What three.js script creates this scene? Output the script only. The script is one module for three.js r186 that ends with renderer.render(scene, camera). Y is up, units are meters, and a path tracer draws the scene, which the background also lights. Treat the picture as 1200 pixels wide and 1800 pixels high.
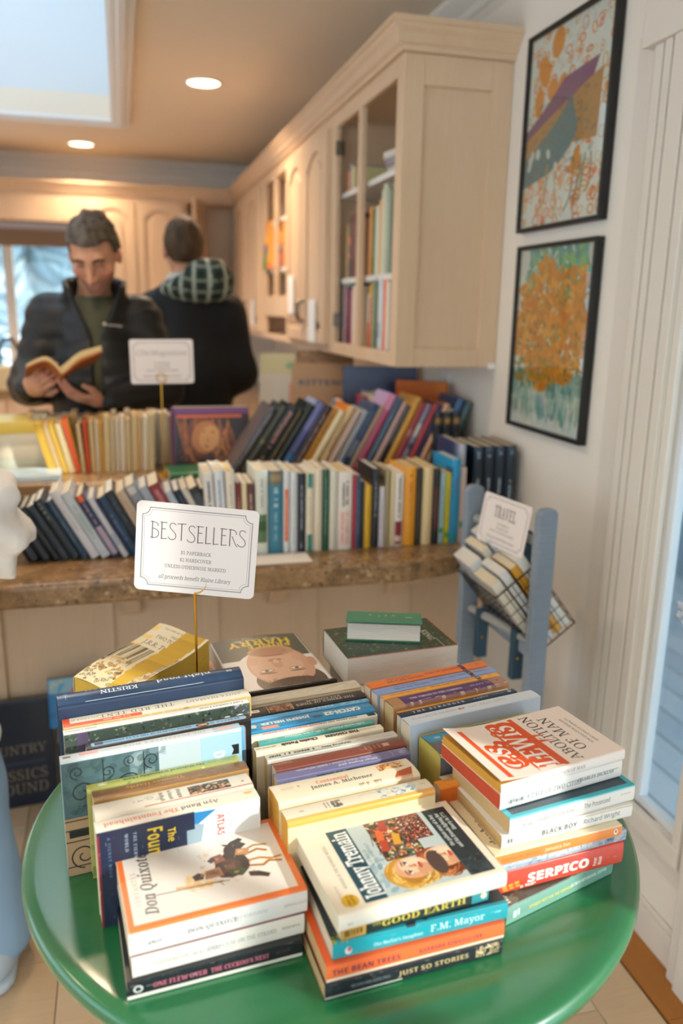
import * as THREE from 'three';
import { mergeGeometries } from 'three/addons/utils/BufferGeometryUtils.js';
import { RoundedBoxGeometry } from 'three/addons/geometries/RoundedBoxGeometry.js';
import { ImprovedNoise } from 'three/addons/math/ImprovedNoise.js';

// ---------------------------------------------------------------- camera, sky, sun, exposure
const scene = new THREE.Scene();
const camera = new THREE.PerspectiveCamera(64.66, 1200 / 1800, 0.05, 200);
camera.position.set(0, 1.49, 0);
camera.up.set(0.046, 0.969, -0.241);
camera.lookAt(0.253, 1.49 - 0.244, -0.936);
camera.focus = 1.17;
camera.userData.fStop = 2.5;
const renderer = new THREE.WebGLRenderer();
renderer.shadowMap.enabled = true;
renderer.toneMapping = THREE.LinearToneMapping;
renderer.toneMappingExposure = 0.82;

{ // a bright, even winter sky: pale at the horizon, a little bluer overhead
  const W = 64, H = 32, d = new Float32Array(W * H * 4);
  for (let y = 0; y < H; y++) for (let x = 0; x < W; x++) {
    const up = Math.max(0, (y + 0.5) / H * 2 - 1), o = (y * W + x) * 4;
    d[o] = 0.86 - 0.20 * up; d[o + 1] = 0.95 - 0.12 * up; d[o + 2] = 1.06 - 0.01 * up; d[o + 3] = 1;
  }
  const t = new THREE.DataTexture(d, W, H, THREE.RGBAFormat, THREE.FloatType);
  t.mapping = THREE.EquirectangularReflectionMapping; t.magFilter = THREE.LinearFilter; t.needsUpdate = true;
  scene.background = t;
  scene.backgroundIntensity = 4.0;
}
const sun = new THREE.DirectionalLight(0xfff8f0, 6.5);      // low sun, from the right and a little behind the camera, through the glazed doors
sun.position.set(0.67 * 20, 0.425 * 20, 0.606 * 20);
sun.castShadow = true; sun.shadow.radius = 2.2; sun.shadow.mapSize.set(4096, 4096);
Object.assign(sun.shadow.camera, { left: -9, right: 9, top: 9, bottom: -9, near: 1, far: 60 });
scene.add(sun, sun.target);

// ---------------------------------------------------------------- helpers
const TT = 0.79;                                             // height of the table top
let seed = 7;
const rnd = () => { seed = (seed + 0x6d2b79f5) | 0; let t = Math.imul(seed ^ (seed >>> 15), 1 | seed); t = (t + Math.imul(t ^ (t >>> 7), 61 | t)) ^ t; return ((t ^ (t >>> 14)) >>> 0) / 4294967296; };
const R = (a, b) => a + (b - a) * rnd();
const pick = (a) => a[Math.floor(rnd() * a.length)];
const rad = (d) => d * Math.PI / 180;
const noise = new ImprovedNoise();
const taken = new Map();
function numbered(n) { const k = taken.get(n) || 0; taken.set(n, k + 1); return k ? n + '_' + String(k).padStart(3, '0') : n; }
function tag(o, label, category, group) {
  o.userData.label = label; o.userData.category = category;
  if (group) o.userData.group = group;
  return o;
}
function thing(name, label, category, [x, y, z] = [0, 0, 0], turn = 0, group) {
  const o = new THREE.Group(); o.name = numbered(name); o.position.set(x, y, z); o.rotation.y = turn;
  scene.add(o); return tag(o, label, category, group);
}
function mesh(name, geo, mat, parent) {
  const m = new THREE.Mesh(geo, mat); m.name = parent ? name : numbered(name);
  m.castShadow = m.receiveShadow = true; (parent || scene).add(m); return m;
}
function struct(name, geo, mat) { const m = mesh(name, geo, mat); m.userData.kind = 'structure'; return m; }
function structGroup(name) { const g = new THREE.Group(); g.name = numbered(name); g.userData.kind = 'structure'; scene.add(g); return g; }
const flat = (g) => (g.index ? g.toNonIndexed() : g);
const merge = (list) => mergeGeometries(list.map((g) => { const f = flat(g); for (const k of Object.keys(f.attributes)) if (!['position', 'normal', 'uv'].includes(k)) f.deleteAttribute(k); return f; }));
function boxAt(x0, x1, y0, y1, z0, z1, bevel = 0) {      // a box by its limits, uv in metres
  const w = x1 - x0, h = y1 - y0, d = z1 - z0;
  const g = bevel ? flat(new RoundedBoxGeometry(w, h, d, 1, Math.min(bevel, w / 2.1, h / 2.1, d / 2.1))) : flat(new THREE.BoxGeometry(w, h, d));
  g.translate((x0 + x1) / 2, (y0 + y1) / 2, (z0 + z1) / 2);
  return metreUV(g);
}
function metreUV(g) {                                      // box-projected uv in metres; v follows the longer side of a board
  const p = g.attributes.position, n = g.attributes.normal, uv = new Float32Array(p.count * 2);
  for (let i = 0; i < p.count; i++) {
    const ax = Math.abs(n.getX(i)), ay = Math.abs(n.getY(i)), az = Math.abs(n.getZ(i));
    if (ax >= ay && ax >= az) { uv[2 * i] = p.getZ(i); uv[2 * i + 1] = p.getY(i); }
    else if (ay >= az) { uv[2 * i] = p.getX(i); uv[2 * i + 1] = p.getZ(i); }
    else { uv[2 * i] = p.getX(i); uv[2 * i + 1] = p.getY(i); }
  }
  g.setAttribute('uv', new THREE.BufferAttribute(uv, 2)); return g;
}
const swapUV = (g) => { const u = g.attributes.uv; for (let i = 0; i < u.count; i++) { const a = u.getX(i); u.setXY(i, u.getY(i), a); } return g; };
function tube(points, r, seg = 8, closed = false, smooth = true) {
  const v = points.map((p) => new THREE.Vector3(...p));
  const c = smooth ? new THREE.CatmullRomCurve3(v, closed) : (() => { const q = new THREE.CurvePath(); for (let i = 0; i + 1 < v.length; i++) q.add(new THREE.LineCurve3(v[i], v[i + 1])); return q; })();
  return flat(new THREE.TubeGeometry(c, smooth ? points.length * 6 : points.length * 2 - 2, r, seg, closed));
}
function rod(a, b, r, seg = 8) {
  const A = new THREE.Vector3(...a), B = new THREE.Vector3(...b), g = flat(new THREE.CylinderGeometry(r, r, A.distanceTo(B), seg));
  g.applyQuaternion(new THREE.Quaternion().setFromUnitVectors(new THREE.Vector3(0, 1, 0), B.clone().sub(A).normalize()));
  g.translate((A.x + B.x) / 2, (A.y + B.y) / 2, (A.z + B.z) / 2); return g;
}
// a moulding: profile points [out, up] carried through stations, each giving where [out, up] lands
function moulding(profile, stations) {
  const pos = [], idx = [], n = profile.length;
  for (const f of stations) for (const [o, u] of profile) pos.push(...f(o, u));
  const g0 = [];
  for (let s = 0; s + 1 < stations.length; s++) for (let i = 0; i < n; i++) {
    const a = s * n + i, b = s * n + (i + 1) % n, c = a + n, d = b + n;
    for (const k of [a, b, c, b, d, c]) g0.push(pos[3 * k], pos[3 * k + 1], pos[3 * k + 2]);
  }
  const cap = (s) => { const sh = THREE.ShapeUtils.triangulateShape(profile.map((p) => new THREE.Vector2(...p)), []); for (const t of sh) for (const i of t) { const k = s * n + i; g0.push(pos[3 * k], pos[3 * k + 1], pos[3 * k + 2]); } };
  cap(0); cap(stations.length - 1);
  const g = new THREE.BufferGeometry(); g.setAttribute('position', new THREE.Float32BufferAttribute(g0, 3)); g.computeVertexNormals();
  return metreUV(g);
}

// ---------------------------------------------------------------- textures and materials
function canvasTex(w, h, draw, srgb = true) {
  const c = document.createElement('canvas'); c.width = w; c.height = h; draw(c.getContext('2d'), w, h);
  const t = new THREE.CanvasTexture(c); if (srgb) t.colorSpace = THREE.SRGBColorSpace; t.magFilter = THREE.LinearFilter; t.wrapS = t.wrapT = THREE.RepeatWrapping; return t;
}
function pixTex(w, h, f, srgb = true) {                    // f(u, v) -> [r, g, b] 0..255, tiling is the caller's business
  const d = new Uint8Array(w * h * 4);
  for (let y = 0; y < h; y++) for (let x = 0; x < w; x++) { const c = f(x / w, y / h), o = (y * w + x) * 4; d[o] = c[0]; d[o + 1] = c[1]; d[o + 2] = c[2]; d[o + 3] = 255; }
  const t = new THREE.DataTexture(d, w, h); if (srgb) t.colorSpace = THREE.SRGBColorSpace; t.magFilter = THREE.LinearFilter; t.wrapS = t.wrapT = THREE.RepeatWrapping; t.needsUpdate = true; return t;
}
const cl = (v) => Math.max(0, Math.min(255, v));
// periodic noise on the unit square
const pn = (u, v, f, z = 0) => { const a = u * f, b = v * f, s = (x) => x * x * (3 - 2 * x); const w = s(Math.min(1, Math.max(0, u))), q = s(Math.min(1, Math.max(0, v))); const n = (x, y) => noise.noise(x, y, z); return (n(a, b) * (1 - w) + n(a - f, b) * w) * (1 - q) + (n(a, b - f) * (1 - w) + n(a - f, b - f) * w) * q; };
const woodTex = (base, dark, ringF = 6) => pixTex(256, 512, (u, v) => {
  const g = pn(u, v * 0.999, ringF * 4, 3.1) * 0.5, s = pn(u, v, 3, 8.2), fine = noise.noise(u * 180, v * 6, 4.4);
  const k = Math.max(0, Math.min(1, 0.45 + 0.5 * g * 0.4 + 0.35 * s + 0.22 * fine));
  return [0, 1, 2].map((i) => cl(base[i] + (dark[i] - base[i]) * k));
});
const tMaple = woodTex([230, 202, 170], [212, 180, 145]), tOak = woodTex([232, 212, 186], [208, 182, 150]);
const rep = (t, x, y) => { const c = t.clone(); c.repeat.set(x, y); c.needsUpdate = true; return c; };
const std = (color, roughness = 0.7, more = {}) => new THREE.MeshStandardMaterial({ color, roughness, ...more });
const tGrain = pixTex(128, 128, (u, v) => { const k = 128 + 60 * pn(u, v, 30, 1.5) + 60 * pn(u, v, 60, 7.5); return [cl(k), cl(k), cl(k)]; }, false);
const M = {
  wall: std('#efe7dc', 0.85, { bumpMap: rep(tGrain, 4, 4), bumpScale: 0.0006 }),
  ceiling: std('#efe2cd', 0.92, { bumpMap: rep(tGrain, 5, 5), bumpScale: 0.0006 }),
  trim: std('#e6ded3', 0.45),
  white: std('#eeeeea', 0.5),
  shelfWhite: std('#eceae4', 0.5),
  maple: std('#ffffff', 0.5, { map: rep(tMaple, 2.2, 0.9) }),
  mapleH: std('#ffffff', 0.5, { map: rep(tMaple, 2.2, 0.9) }),
  panelWood: std('#ffffff', 0.55, { map: rep(tMaple, 2.0, 0.9) }),
  dark: std('#2b2927', 0.6),
  black: std('#141416', 0.45),
  brass: std('#d9a23c', 0.22, { metalness: 1 }),
  steel: std('#8f8a80', 0.35, { metalness: 1 }),
  green: new THREE.MeshPhysicalMaterial({ color: '#0b6a3c', roughness: 0.42, clearcoat: 1, clearcoatRoughness: 0.16, bumpMap: rep(tGrain, 9, 9), bumpScale: 0.00012 }),
  glass: new THREE.MeshPhysicalMaterial({ color: '#f6fbfb', roughness: 0.02, transmission: 1, thickness: 0, ior: 1.5 }),
};
const tStone = pixTex(512, 512, (u, v) => {
  const n = pn(u, v, 9, 2) * 0.8 + pn(u, v, 26, 5) * 0.7 + pn(u, v, 70, 9) * 0.6, s = pn(u, v, 48, 3.3);
  let c = [150 + 52 * n, 118 + 42 * n, 82 + 34 * n];
  if (s > 0.34) c = [96, 78, 60]; else if (s < -0.4) c = [196, 168, 132];
  return c.map(cl);
});
M.stone = std('#ffffff', 0.24, { map: rep(tStone, 1.6, 1.6) });
const tPages = pixTex(64, 512, (u, v) => { const k = 222 + 20 * noise.noise(u * 2, v * 190, 0.3) + 9 * noise.noise(u * 5, v * 60, 3.3); return [cl(k + 8), cl(k + 6), cl(k + 2)]; });
tPages.repeat.set(1 / 0.08, 1 / 0.05);
const pageMats = {};
const PAGE = { white: '#eeebe4', cream: '#ecdfc4', old: '#e4cc9a', tan: '#e0bd86', yellow: '#e6bb45', lime: '#d8c766', red: '#d9552f', amber: '#e3a63c' };
const pageMat = (k) => pageMats[k] || (pageMats[k] = std(PAGE[k], 0.85, { map: tPages, bumpMap: tPages, bumpScale: 0.0004 }));

// ---------------------------------------------------------------- books: a printed jacket [back | spine | front] in a shared atlas, three cover parts and a page block
const atlases = [];
function newAtlas() {
  const c = document.createElement('canvas'); c.width = c.height = 2048;
  const t = new THREE.CanvasTexture(c); t.colorSpace = THREE.SRGBColorSpace; t.magFilter = THREE.LinearFilter;
  const a = { ctx: c.getContext('2d'), t, x: 0, y: 0, row: 0, mats: {} }; atlases.push(a); return a;
}
let openAtlas = null;
function alloc(w, h) {
  w = Math.ceil(w) + 6; h = Math.ceil(h) + 6;
  let a = openAtlas || (openAtlas = newAtlas());
  if (a.x + w > 2048) { a.x = 0; a.y += a.row; a.row = 0; }
  if (a.y + h > 2048) a = openAtlas = newAtlas();
  const r = { a, x: a.x + 3, y: a.y + 3 }; a.x += w; a.row = Math.max(a.row, h); return r;
}
const FONT = { serif: 'serif', sans: 'sans-serif', bold: 'bold sans-serif', sbold: 'bold serif', ital: 'italic serif', bital: 'italic bold serif', mono: 'monospace' };
function text(c, s, x, y, size, color, font = 'serif', o = {}) {   // size and places in millimetres
  c.save(); c.translate(x, y); if (o.rot) c.rotate(rad(o.rot)); c.scale(o.wide || 1, 1); if (o.slant) c.transform(1, 0, -o.slant, 1, 0, 0);
  const f = FONT[font] || 'serif', k = 20;                            // fonts drawn large and scaled, so small sizes keep their shape
  c.scale(size / k, size / k); c.font = (/bold/.test(f) ? 'bold ' : '') + k + 'px ' + f.replace(/bold |italic /g, ''); if (/italic/.test(f)) c.transform(1, 0, -0.22, 1, 0, 0);
  c.fillStyle = color; c.textAlign = o.align || 'left'; c.textBaseline = 'middle';
  if (o.space) { let px = 0; for (const ch of s) { c.fillText(ch, px, 0); px += c.measureText(ch).width + o.space * k; } } else c.fillText(s, 0, 0);
  if (o.stroke) { c.strokeStyle = o.stroke; c.lineWidth = k * (o.heavy || 0.06); c.strokeText(s, 0, 0); }
  c.restore();
}
function fitText(c, s, x0, x1, y, h, color, font, o = {}) {          // lettering that spans x0..x1
  c.save(); const f = FONT[font] || 'serif', k = 20; c.font = (/bold/.test(f) ? 'bold ' : '') + k + 'px ' + f.replace(/bold |italic /g, '');
  const w = c.measureText(s).width * h / k; c.restore();
  text(c, s, x0, y, h, color, font, { ...o, wide: (x1 - x0) / w });
}
function marks(c, x0, x1, y, h, color, r = rnd) {                    // lettering too small or too blurred to read: a run of strokes
  c.fillStyle = color; let x = x0;
  while (x < x1) { const w = h * (0.18 + r() * 0.5); if (r() > 0.14) c.fillRect(x, y - h / 2 * (0.6 + 0.4 * r()), w, h * (0.7 + 0.3 * r())); x += w + h * 0.14; }
}
function scuffs(c, w, h, n, color = 'rgba(240,236,226,0.75)') {       // worn white creases and rubbed edges of the print
  c.strokeStyle = color; c.fillStyle = color;
  for (let i = 0; i < n; i++) { c.lineWidth = R(0.12, 0.5); const x = R(0, w), y = rnd() < 0.6 ? (rnd() < 0.5 ? R(0, h * 0.08) : R(h * 0.92, h)) : R(0, h); c.beginPath(); c.moveTo(x, y); c.lineTo(x + R(-6, 6), y + R(-0.6, 0.6)); c.stroke(); }
}
const coverMats = (a, gloss) => a.mats[gloss] || (a.mats[gloss] = new THREE.MeshPhysicalMaterial({ map: a.t, roughness: gloss ? 0.32 : 0.6, clearcoat: gloss ? 0.25 : 0, clearcoatRoughness: 0.3 }));

function coverSection(b, uv, from, to, pts, xs, lift) {
  // pts: outer profile points {y, z, ny, nz, s}; a closed shell of thickness c between pts[from..to]
  const { L, c } = b, pos = [], tex = [], idx = [], n = to - from + 1, m = xs.length;
  const P = (i, x, inner) => { const p = pts[i]; return [x, p.y - (inner ? p.ny * c : 0) + (lift ? lift(x, p.z, p) : 0), p.z - (inner ? p.nz * c : 0)]; };
  for (const inner of [0, 1]) for (let i = from; i <= to; i++) for (const x of xs) { pos.push(...P(i, x, inner)); tex.push(...uv(pts[i].s, x)); }
  const at = (inner, i, j) => inner * n * m + i * m + j;
  for (let i = 0; i < n - 1; i++) for (let j = 0; j < m - 1; j++) {
    idx.push(at(0, i, j), at(0, i, j + 1), at(0, i + 1, j), at(0, i, j + 1), at(0, i + 1, j + 1), at(0, i + 1, j));
    idx.push(at(1, i, j), at(1, i + 1, j), at(1, i, j + 1), at(1, i, j + 1), at(1, i + 1, j), at(1, i + 1, j + 1));
  }
  const rim = (q) => { const o = pos.length / 3; for (const [i, x, inner] of q) { pos.push(...P(i, x, inner)); tex.push(...uv(pts[i].s, x)); } idx.push(o, o + 1, o + 2, o, o + 2, o + 3); };
  for (let i = from; i < to; i++) for (const x of [xs[0], xs[m - 1]]) rim([[i, x, 0], [i + 1, x, 0], [i + 1, x, 1], [i, x, 1]]);
  for (const i of [from, to]) for (let j = 0; j < m - 1; j++) rim([[i, xs[j], 0], [i, xs[j + 1], 0], [i, xs[j + 1], 1], [i, xs[j], 1]]);
  const g = new THREE.BufferGeometry(); g.setAttribute('position', new THREE.Float32BufferAttribute(pos, 3)); g.setAttribute('uv', new THREE.Float32BufferAttribute(tex, 2)); g.setIndex(idx); g.computeVertexNormals(); return g;
}
function pageGeometry(x0, x1, y0, y1, z0, z1, hollow, bend) {        // z0 is the fore-edge
  const prof = []; const k = hollow ? 6 : 1;
  for (let i = 0; i <= k; i++) { const t = i / k; prof.push([y0 + (y1 - y0) * t, z0 + (hollow ? hollow * Math.sin(Math.PI * t) : 0)]); }
  prof.push([y1, z1], [y0, z1]);
  const pos = [], uvs = [], nx = bend ? 8 : 1, xs = Array.from({ length: nx + 1 }, (_, i) => x0 + (x1 - x0) * i / nx);
  const Y = (y, x, z) => y + (bend ? bend(x, z) * (y - y0) / (y1 - y0) : 0);
  const put = (x, y, z, u, v) => { pos.push(x, Y(y, x, z), z); uvs.push(u, v); };
  for (let j = 0; j < nx; j++) for (let i = 0; i < prof.length; i++) {
    const [ya, za] = prof[i], [yb, zb] = prof[(i + 1) % prof.length], a = xs[j], b = xs[j + 1];
    for (const [x, y, z] of [[a, ya, za], [a, yb, zb], [b, ya, za], [a, yb, zb], [b, yb, zb], [b, ya, za]]) put(x, y, z, x, y);
  }
  for (const [x, flip] of [[x0, 0], [x1, 1]]) { const t = THREE.ShapeUtils.triangulateShape(prof.map((p) => new THREE.Vector2(p[1], p[0])), []); for (const f of t) for (const i of flip ? f : [f[0], f[2], f[1]]) put(x, prof[i][0], prof[i][1], prof[i][1], prof[i][0]); }
  const g = new THREE.BufferGeometry(); g.setAttribute('position', new THREE.Float32BufferAttribute(pos, 3)); g.setAttribute('uv', new THREE.Float32BufferAttribute(uvs, 2)); g.computeVertexNormals(); return g;
}
// Own axes: lying flat with the front cover up, head towards -x, spine towards +z, base at y = 0
function makeBook(o) {
  const { L, W, T } = o, hb = o.kind === 'hardback', c = hb ? 0.0024 : 0.0006, res = o.res || 1.0, gloss = o.gloss === undefined ? 1 : o.gloss;
  const mm = { L: L * 1000, W: W * 1000, T: T * 1000 }, bw = o.backArt ? mm.W : 4, w = bw + mm.W + mm.T, reg = alloc(w * res, mm.L * res), ctx = reg.a.ctx;
  const area = (x, y, ww, hh, f, rot) => { ctx.save(); ctx.beginPath(); ctx.rect(reg.x - 3, reg.y - 3, w * res + 6, mm.L * res + 6); ctx.clip(); ctx.translate(reg.x, reg.y); ctx.scale(res, res); ctx.beginPath(); ctx.rect(x === 0 ? -3 : x, -3, ww + (x === 0 || x + ww > w - 1 ? 3 : 0), hh + 6); ctx.clip(); ctx.translate(x, y); if (rot) { ctx.translate(ww, 0); ctx.rotate(Math.PI / 2); } f(ctx); ctx.restore(); };
  const fill = (col) => (cx) => { cx.fillStyle = col; cx.fillRect(-5, -5, 600, 600); };
  const cb = o.back || o.color, cs = o.spine || o.color, cf = o.front || o.color;
  area(0, 0, bw, mm.L, (cx) => { fill(cb)(cx); o.backArt && o.backArt(cx, mm.W, mm.L); });
  area(bw + mm.T, 0, mm.W, mm.L, (cx) => { fill(cf)(cx); o.frontArt && o.frontArt(cx, mm.W, mm.L); });
  area(bw, 0, mm.T, mm.L, (cx) => { fill(cs)(cx); o.spineArt && o.spineArt(cx, mm.L, mm.T); }, true);
  // profile
  const r = Math.min(hb ? 0.004 : (o.round || 0.0012), T * 0.45), bulge = o.bulge === undefined ? (hb ? Math.min(0.005, T * 0.16) : T * 0.03) : o.bulge, pts = [], zs = W / 2;
  const add = (y, z, ny, nz, s) => pts.push({ y, z, ny, nz, s });
  const nf = o.warp ? 8 : 1;
  for (let i = 0; i <= nf; i++) { const t = i / nf; add(0, -W / 2 + (W - r) * t, -1, 0, (W - r) * t); }
  const back1 = pts.length - 1, K = 3, S = 4;
  for (let i = 1; i <= K; i++) { const a = i / K * Math.PI / 2; add(r - r * Math.cos(a), zs - r + r * Math.sin(a), -Math.cos(a), Math.sin(a), W - r + r * i / K); }
  for (let i = 1; i < S; i++) { const t = i / S; add(r + (T - 2 * r) * t, zs + bulge * Math.sin(Math.PI * t), 0, 1, W + T * t); }
  for (let i = 0; i <= K; i++) { const a = i / K * Math.PI / 2; add(T - r + r * Math.sin(a), zs - r + r * Math.cos(a), Math.sin(a), Math.cos(a), W + T + r * i / K); }
  const front0 = pts.length - 1;
  for (let i = 1; i <= nf; i++) { const t = i / nf; add(T, zs - r - (W - r) * t, 1, 0, W + T + r + (W - r) * t); }
  const uv = (s, x) => [(reg.x + (s < W ? s / W * bw : bw + (s - W) * 1000) * res) / 2048, 1 - (reg.y + (x + L / 2) * 1000 * res) / 2048];
  const b = { L, c }, mat = coverMats(reg.a, gloss), g = new THREE.Group();
  const nx = o.warp || o.bend ? 9 : 1, xs = Array.from({ length: nx + 1 }, (_, i) => -L / 2 + L * i / nx);
  const bendAll = o.bend && ((x, z, p) => o.bend(x, z) * p.y / T);
  const lifted = o.warp ? (x, z, p) => (bendAll ? bendAll(x, z, p) : 0) + o.warp(x, z) : bendAll;
  mesh('back_cover', coverSection(b, uv, 0, back1, pts, xs, bendAll), mat, g);
  mesh('spine', coverSection(b, uv, back1, front0, pts, xs, bendAll), mat, g);
  mesh('front_cover', coverSection(b, uv, front0, pts.length - 1, pts, xs, lifted), mat, g);
  const ins = hb ? 0.003 : 0.0005;
  const pg = pageGeometry(-L / 2 + ins, L / 2 - ins, c + 0.0001, T - c - 0.0001, -W / 2 + ins, W / 2 - c - 0.0012, hb ? Math.min(0.004, T * 0.12) : 0, o.bend);
  mesh('page_block', pg, pageMat(o.pages || 'cream'), g);
  g.userData.dims = [L, W, T];
  return g;
}
const QX = (a) => new THREE.Quaternion().setFromAxisAngle(new THREE.Vector3(1, 0, 0), rad(a));
const QY = (a) => new THREE.Quaternion().setFromAxisAngle(new THREE.Vector3(0, 1, 0), rad(a));
const QZ = (a) => new THREE.Quaternion().setFromAxisAngle(new THREE.Vector3(0, 0, 1), rad(a));
const qm = (...q) => q.reduce((a, b) => a.clone().multiply(b));
const POSE = {
  flat: { q: new THREE.Quaternion(), rest: (L, W, T) => [0, 0, 0] },
  flatDown: { q: QX(180), rest: (L, W, T) => [0, T, 0] },
  spineUp: { q: QX(-90), rest: (L, W, T) => [0, T / 2, -W / 2] },           // head left, front cover away
  spineUpTurned: { q: qm(QY(180), QX(-90)), rest: (L, W, T) => [0, T / 2, -W / 2] }, // head right, front cover towards +z
  stand: { q: QZ(-90), rest: (L, W, T) => [L / 2, T / 2, 0] },                  // head up, spine towards +z, front cover towards +x
  faceOut: { q: qm(QY(-90), QZ(-90)), rest: (L, W, T) => [L / 2, T / 2, 0] },   // head up, front cover towards +z
};
// puts a book with the middle of the side it rests on at x, z and its lowest corner at height y
function placeBook(g, pose, x, y, z, { turn = 0, lean = 0, tip = 0 } = {}) {
  const [L, W, T] = g.userData.dims, p = POSE[pose];
  const q = qm(QY(turn), QZ(-lean), QX(-tip), p.q);                              // lean: top to the right; tip: top away
  const rest = new THREE.Vector3(...p.rest(L, W, T)).applyQuaternion(q);
  let low = Infinity;
  for (const a of [-L / 2, L / 2]) for (const b of [0, T]) for (const c of [-W / 2, W / 2]) low = Math.min(low, new THREE.Vector3(a, b, c).applyQuaternion(q).y);
  g.quaternion.copy(q); g.position.set(x - rest.x, y - low, z - rest.z);
}
function addBook(spec, label, group, pose, x, y, z, how) {
  const g = makeBook(spec); g.name = numbered(spec.name || (spec.kind === 'hardback' ? 'hardcover_book' : 'paperback_book'));
  placeBook(g, pose, x, y, z, how); delete g.userData.dims;
  tag(g, label, 'book', group); scene.add(g); return g;
}

// ---------------------------------------------------------------- the room
const XR = 1.18, XL = -3.2, ZB = -6.5, ZF = 3.0, CEIL = 2.5;   // right wall, left wall, far kitchen wall, wall behind the camera
{ // floor of pale oak boards running into the room, with an orange-brown border board along the right wall
  const f = structGroup('floor');
  mesh('subfloor', boxAt(XL - 0.2, XR + 0.2, -0.12, -0.006, ZB - 0.2, ZF + 0.2), std('#5a4632', 0.9), f);
  const variants = ['#ffffff', '#f4e8d8', '#f8efe2', '#ece0d0', '#fbf4ea'].map((c) => std(c, 0.42, { map: rep(tOak, 1.4, 0.7), bumpMap: rep(tGrain, 3, 1), bumpScale: 0.0003 }));
  const wide = 0.128, geos = [1.35, 1.1, 0.8].map((l) => swapUV(boxAt(-wide / 2 + 0.0009, wide / 2 - 0.0009, -0.006, 0, -l / 2 + 0.0008, l / 2 - 0.0008, 0.0012)).translate(0, 0, 0));
  const lens = [1.35, 1.1, 0.8];
  for (let i = 0, x = XR - 0.105 - wide / 2; x > -1.9; i++, x -= wide) {
    let z = -2.45 + R(-0.6, 0);
    while (z < 0.6) { const k = Math.floor(R(0, 3)); const p = mesh('plank', geos[k], pick(variants), f); p.position.set(x, 0, z + lens[k] / 2); z += lens[k]; }
  }
  mesh('planks_beyond', merge([boxAt(XL, -1.9, -0.006, 0, ZB, ZF), boxAt(-1.9, XR, -0.006, 0, 1.95, ZF), boxAt(-1.9, XR, -0.006, 0, ZB, -3.05)]), variants[1], f).userData.kind = 'stuff';
  const bord = std('#c98f3e', 0.4, { map: rep(tOak, 1.4, 0.7) });
  for (const [a, b] of [[-2.4, -1.2], [-1.199, 0.1], [0.101, 1.4]]) mesh('border_board', boxAt(XR - 0.1, XR - 0.001, -0.006, 0.0006, a, b, 0.001), bord, f);
}
{ // ceiling with a skylight well
  const x0 = -1.7, x1 = 0.0, z0 = -5.12, z1 = -2.7;          // clear opening
  const c = structGroup('ceiling');
  mesh('ceiling_board', merge([boxAt(XL - 0.2, x0, CEIL, CEIL + 0.12, ZB - 0.2, ZF + 0.2), boxAt(x1, XR + 0.2, CEIL, CEIL + 0.12, ZB - 0.2, ZF + 0.2), boxAt(x0, x1, CEIL, CEIL + 0.12, ZB - 0.2, z0), boxAt(x0, x1, CEIL, CEIL + 0.12, z1, ZF + 0.2)]), M.ceiling, c);
  const well = std('#dfe3e4', 0.8);
  mesh('skylight_well', merge([boxAt(x0 - 0.04, x0, CEIL + 0.12, 3.75, z0, z1), boxAt(x1, x1 + 0.04, CEIL + 0.12, 3.75, z0, z1), boxAt(x0 - 0.04, x1 + 0.04, CEIL + 0.12, 3.75, z0 - 0.04, z0), boxAt(x0 - 0.04, x1 + 0.04, CEIL + 0.12, 3.75, z1, z1 + 0.04)]), well, c);
  mesh('skylight_frame', merge([boxAt(x0, x1, 3.7, 3.75, z0, z0 + 0.05), boxAt(x0, x1, 3.7, 3.75, z1 - 0.05, z1), boxAt(x0, x0 + 0.05, 3.7, 3.75, z0, z1), boxAt(x1 - 0.05, x1, 3.7, 3.75, z0, z1), boxAt((x0 + x1) / 2 - 0.03, (x0 + x1) / 2 + 0.03, 3.7, 3.75, z0, z1)]), M.white, c);
  mesh('skylight_pane', boxAt(x0, x1, 3.75, 3.758, z0, z1), new THREE.MeshPhysicalMaterial({ color: '#eef6fb', roughness: 0.5, transmission: 1, thickness: 0 }), c);
  // stepped casing round the opening
  const prof = [[-0.002, 0.0], [-0.002, -0.016], [0.014, -0.024], [0.034, -0.024], [0.04, -0.034], [0.066, -0.034], [0.074, -0.022], [0.098, -0.022], [0.1, 0.0]];
  mesh('skylight_casing', moulding(prof, [[x0, z0, -1, -1], [x1, z0, 1, -1], [x1, z1, 1, 1], [x0, z1, -1, 1], [x0, z0, -1, -1]].map(([x, z, sx, sz]) => (o, u) => [x + sx * o, CEIL + u, z + sz * o])), std('#eceff0', 0.6), c);
}
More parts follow.
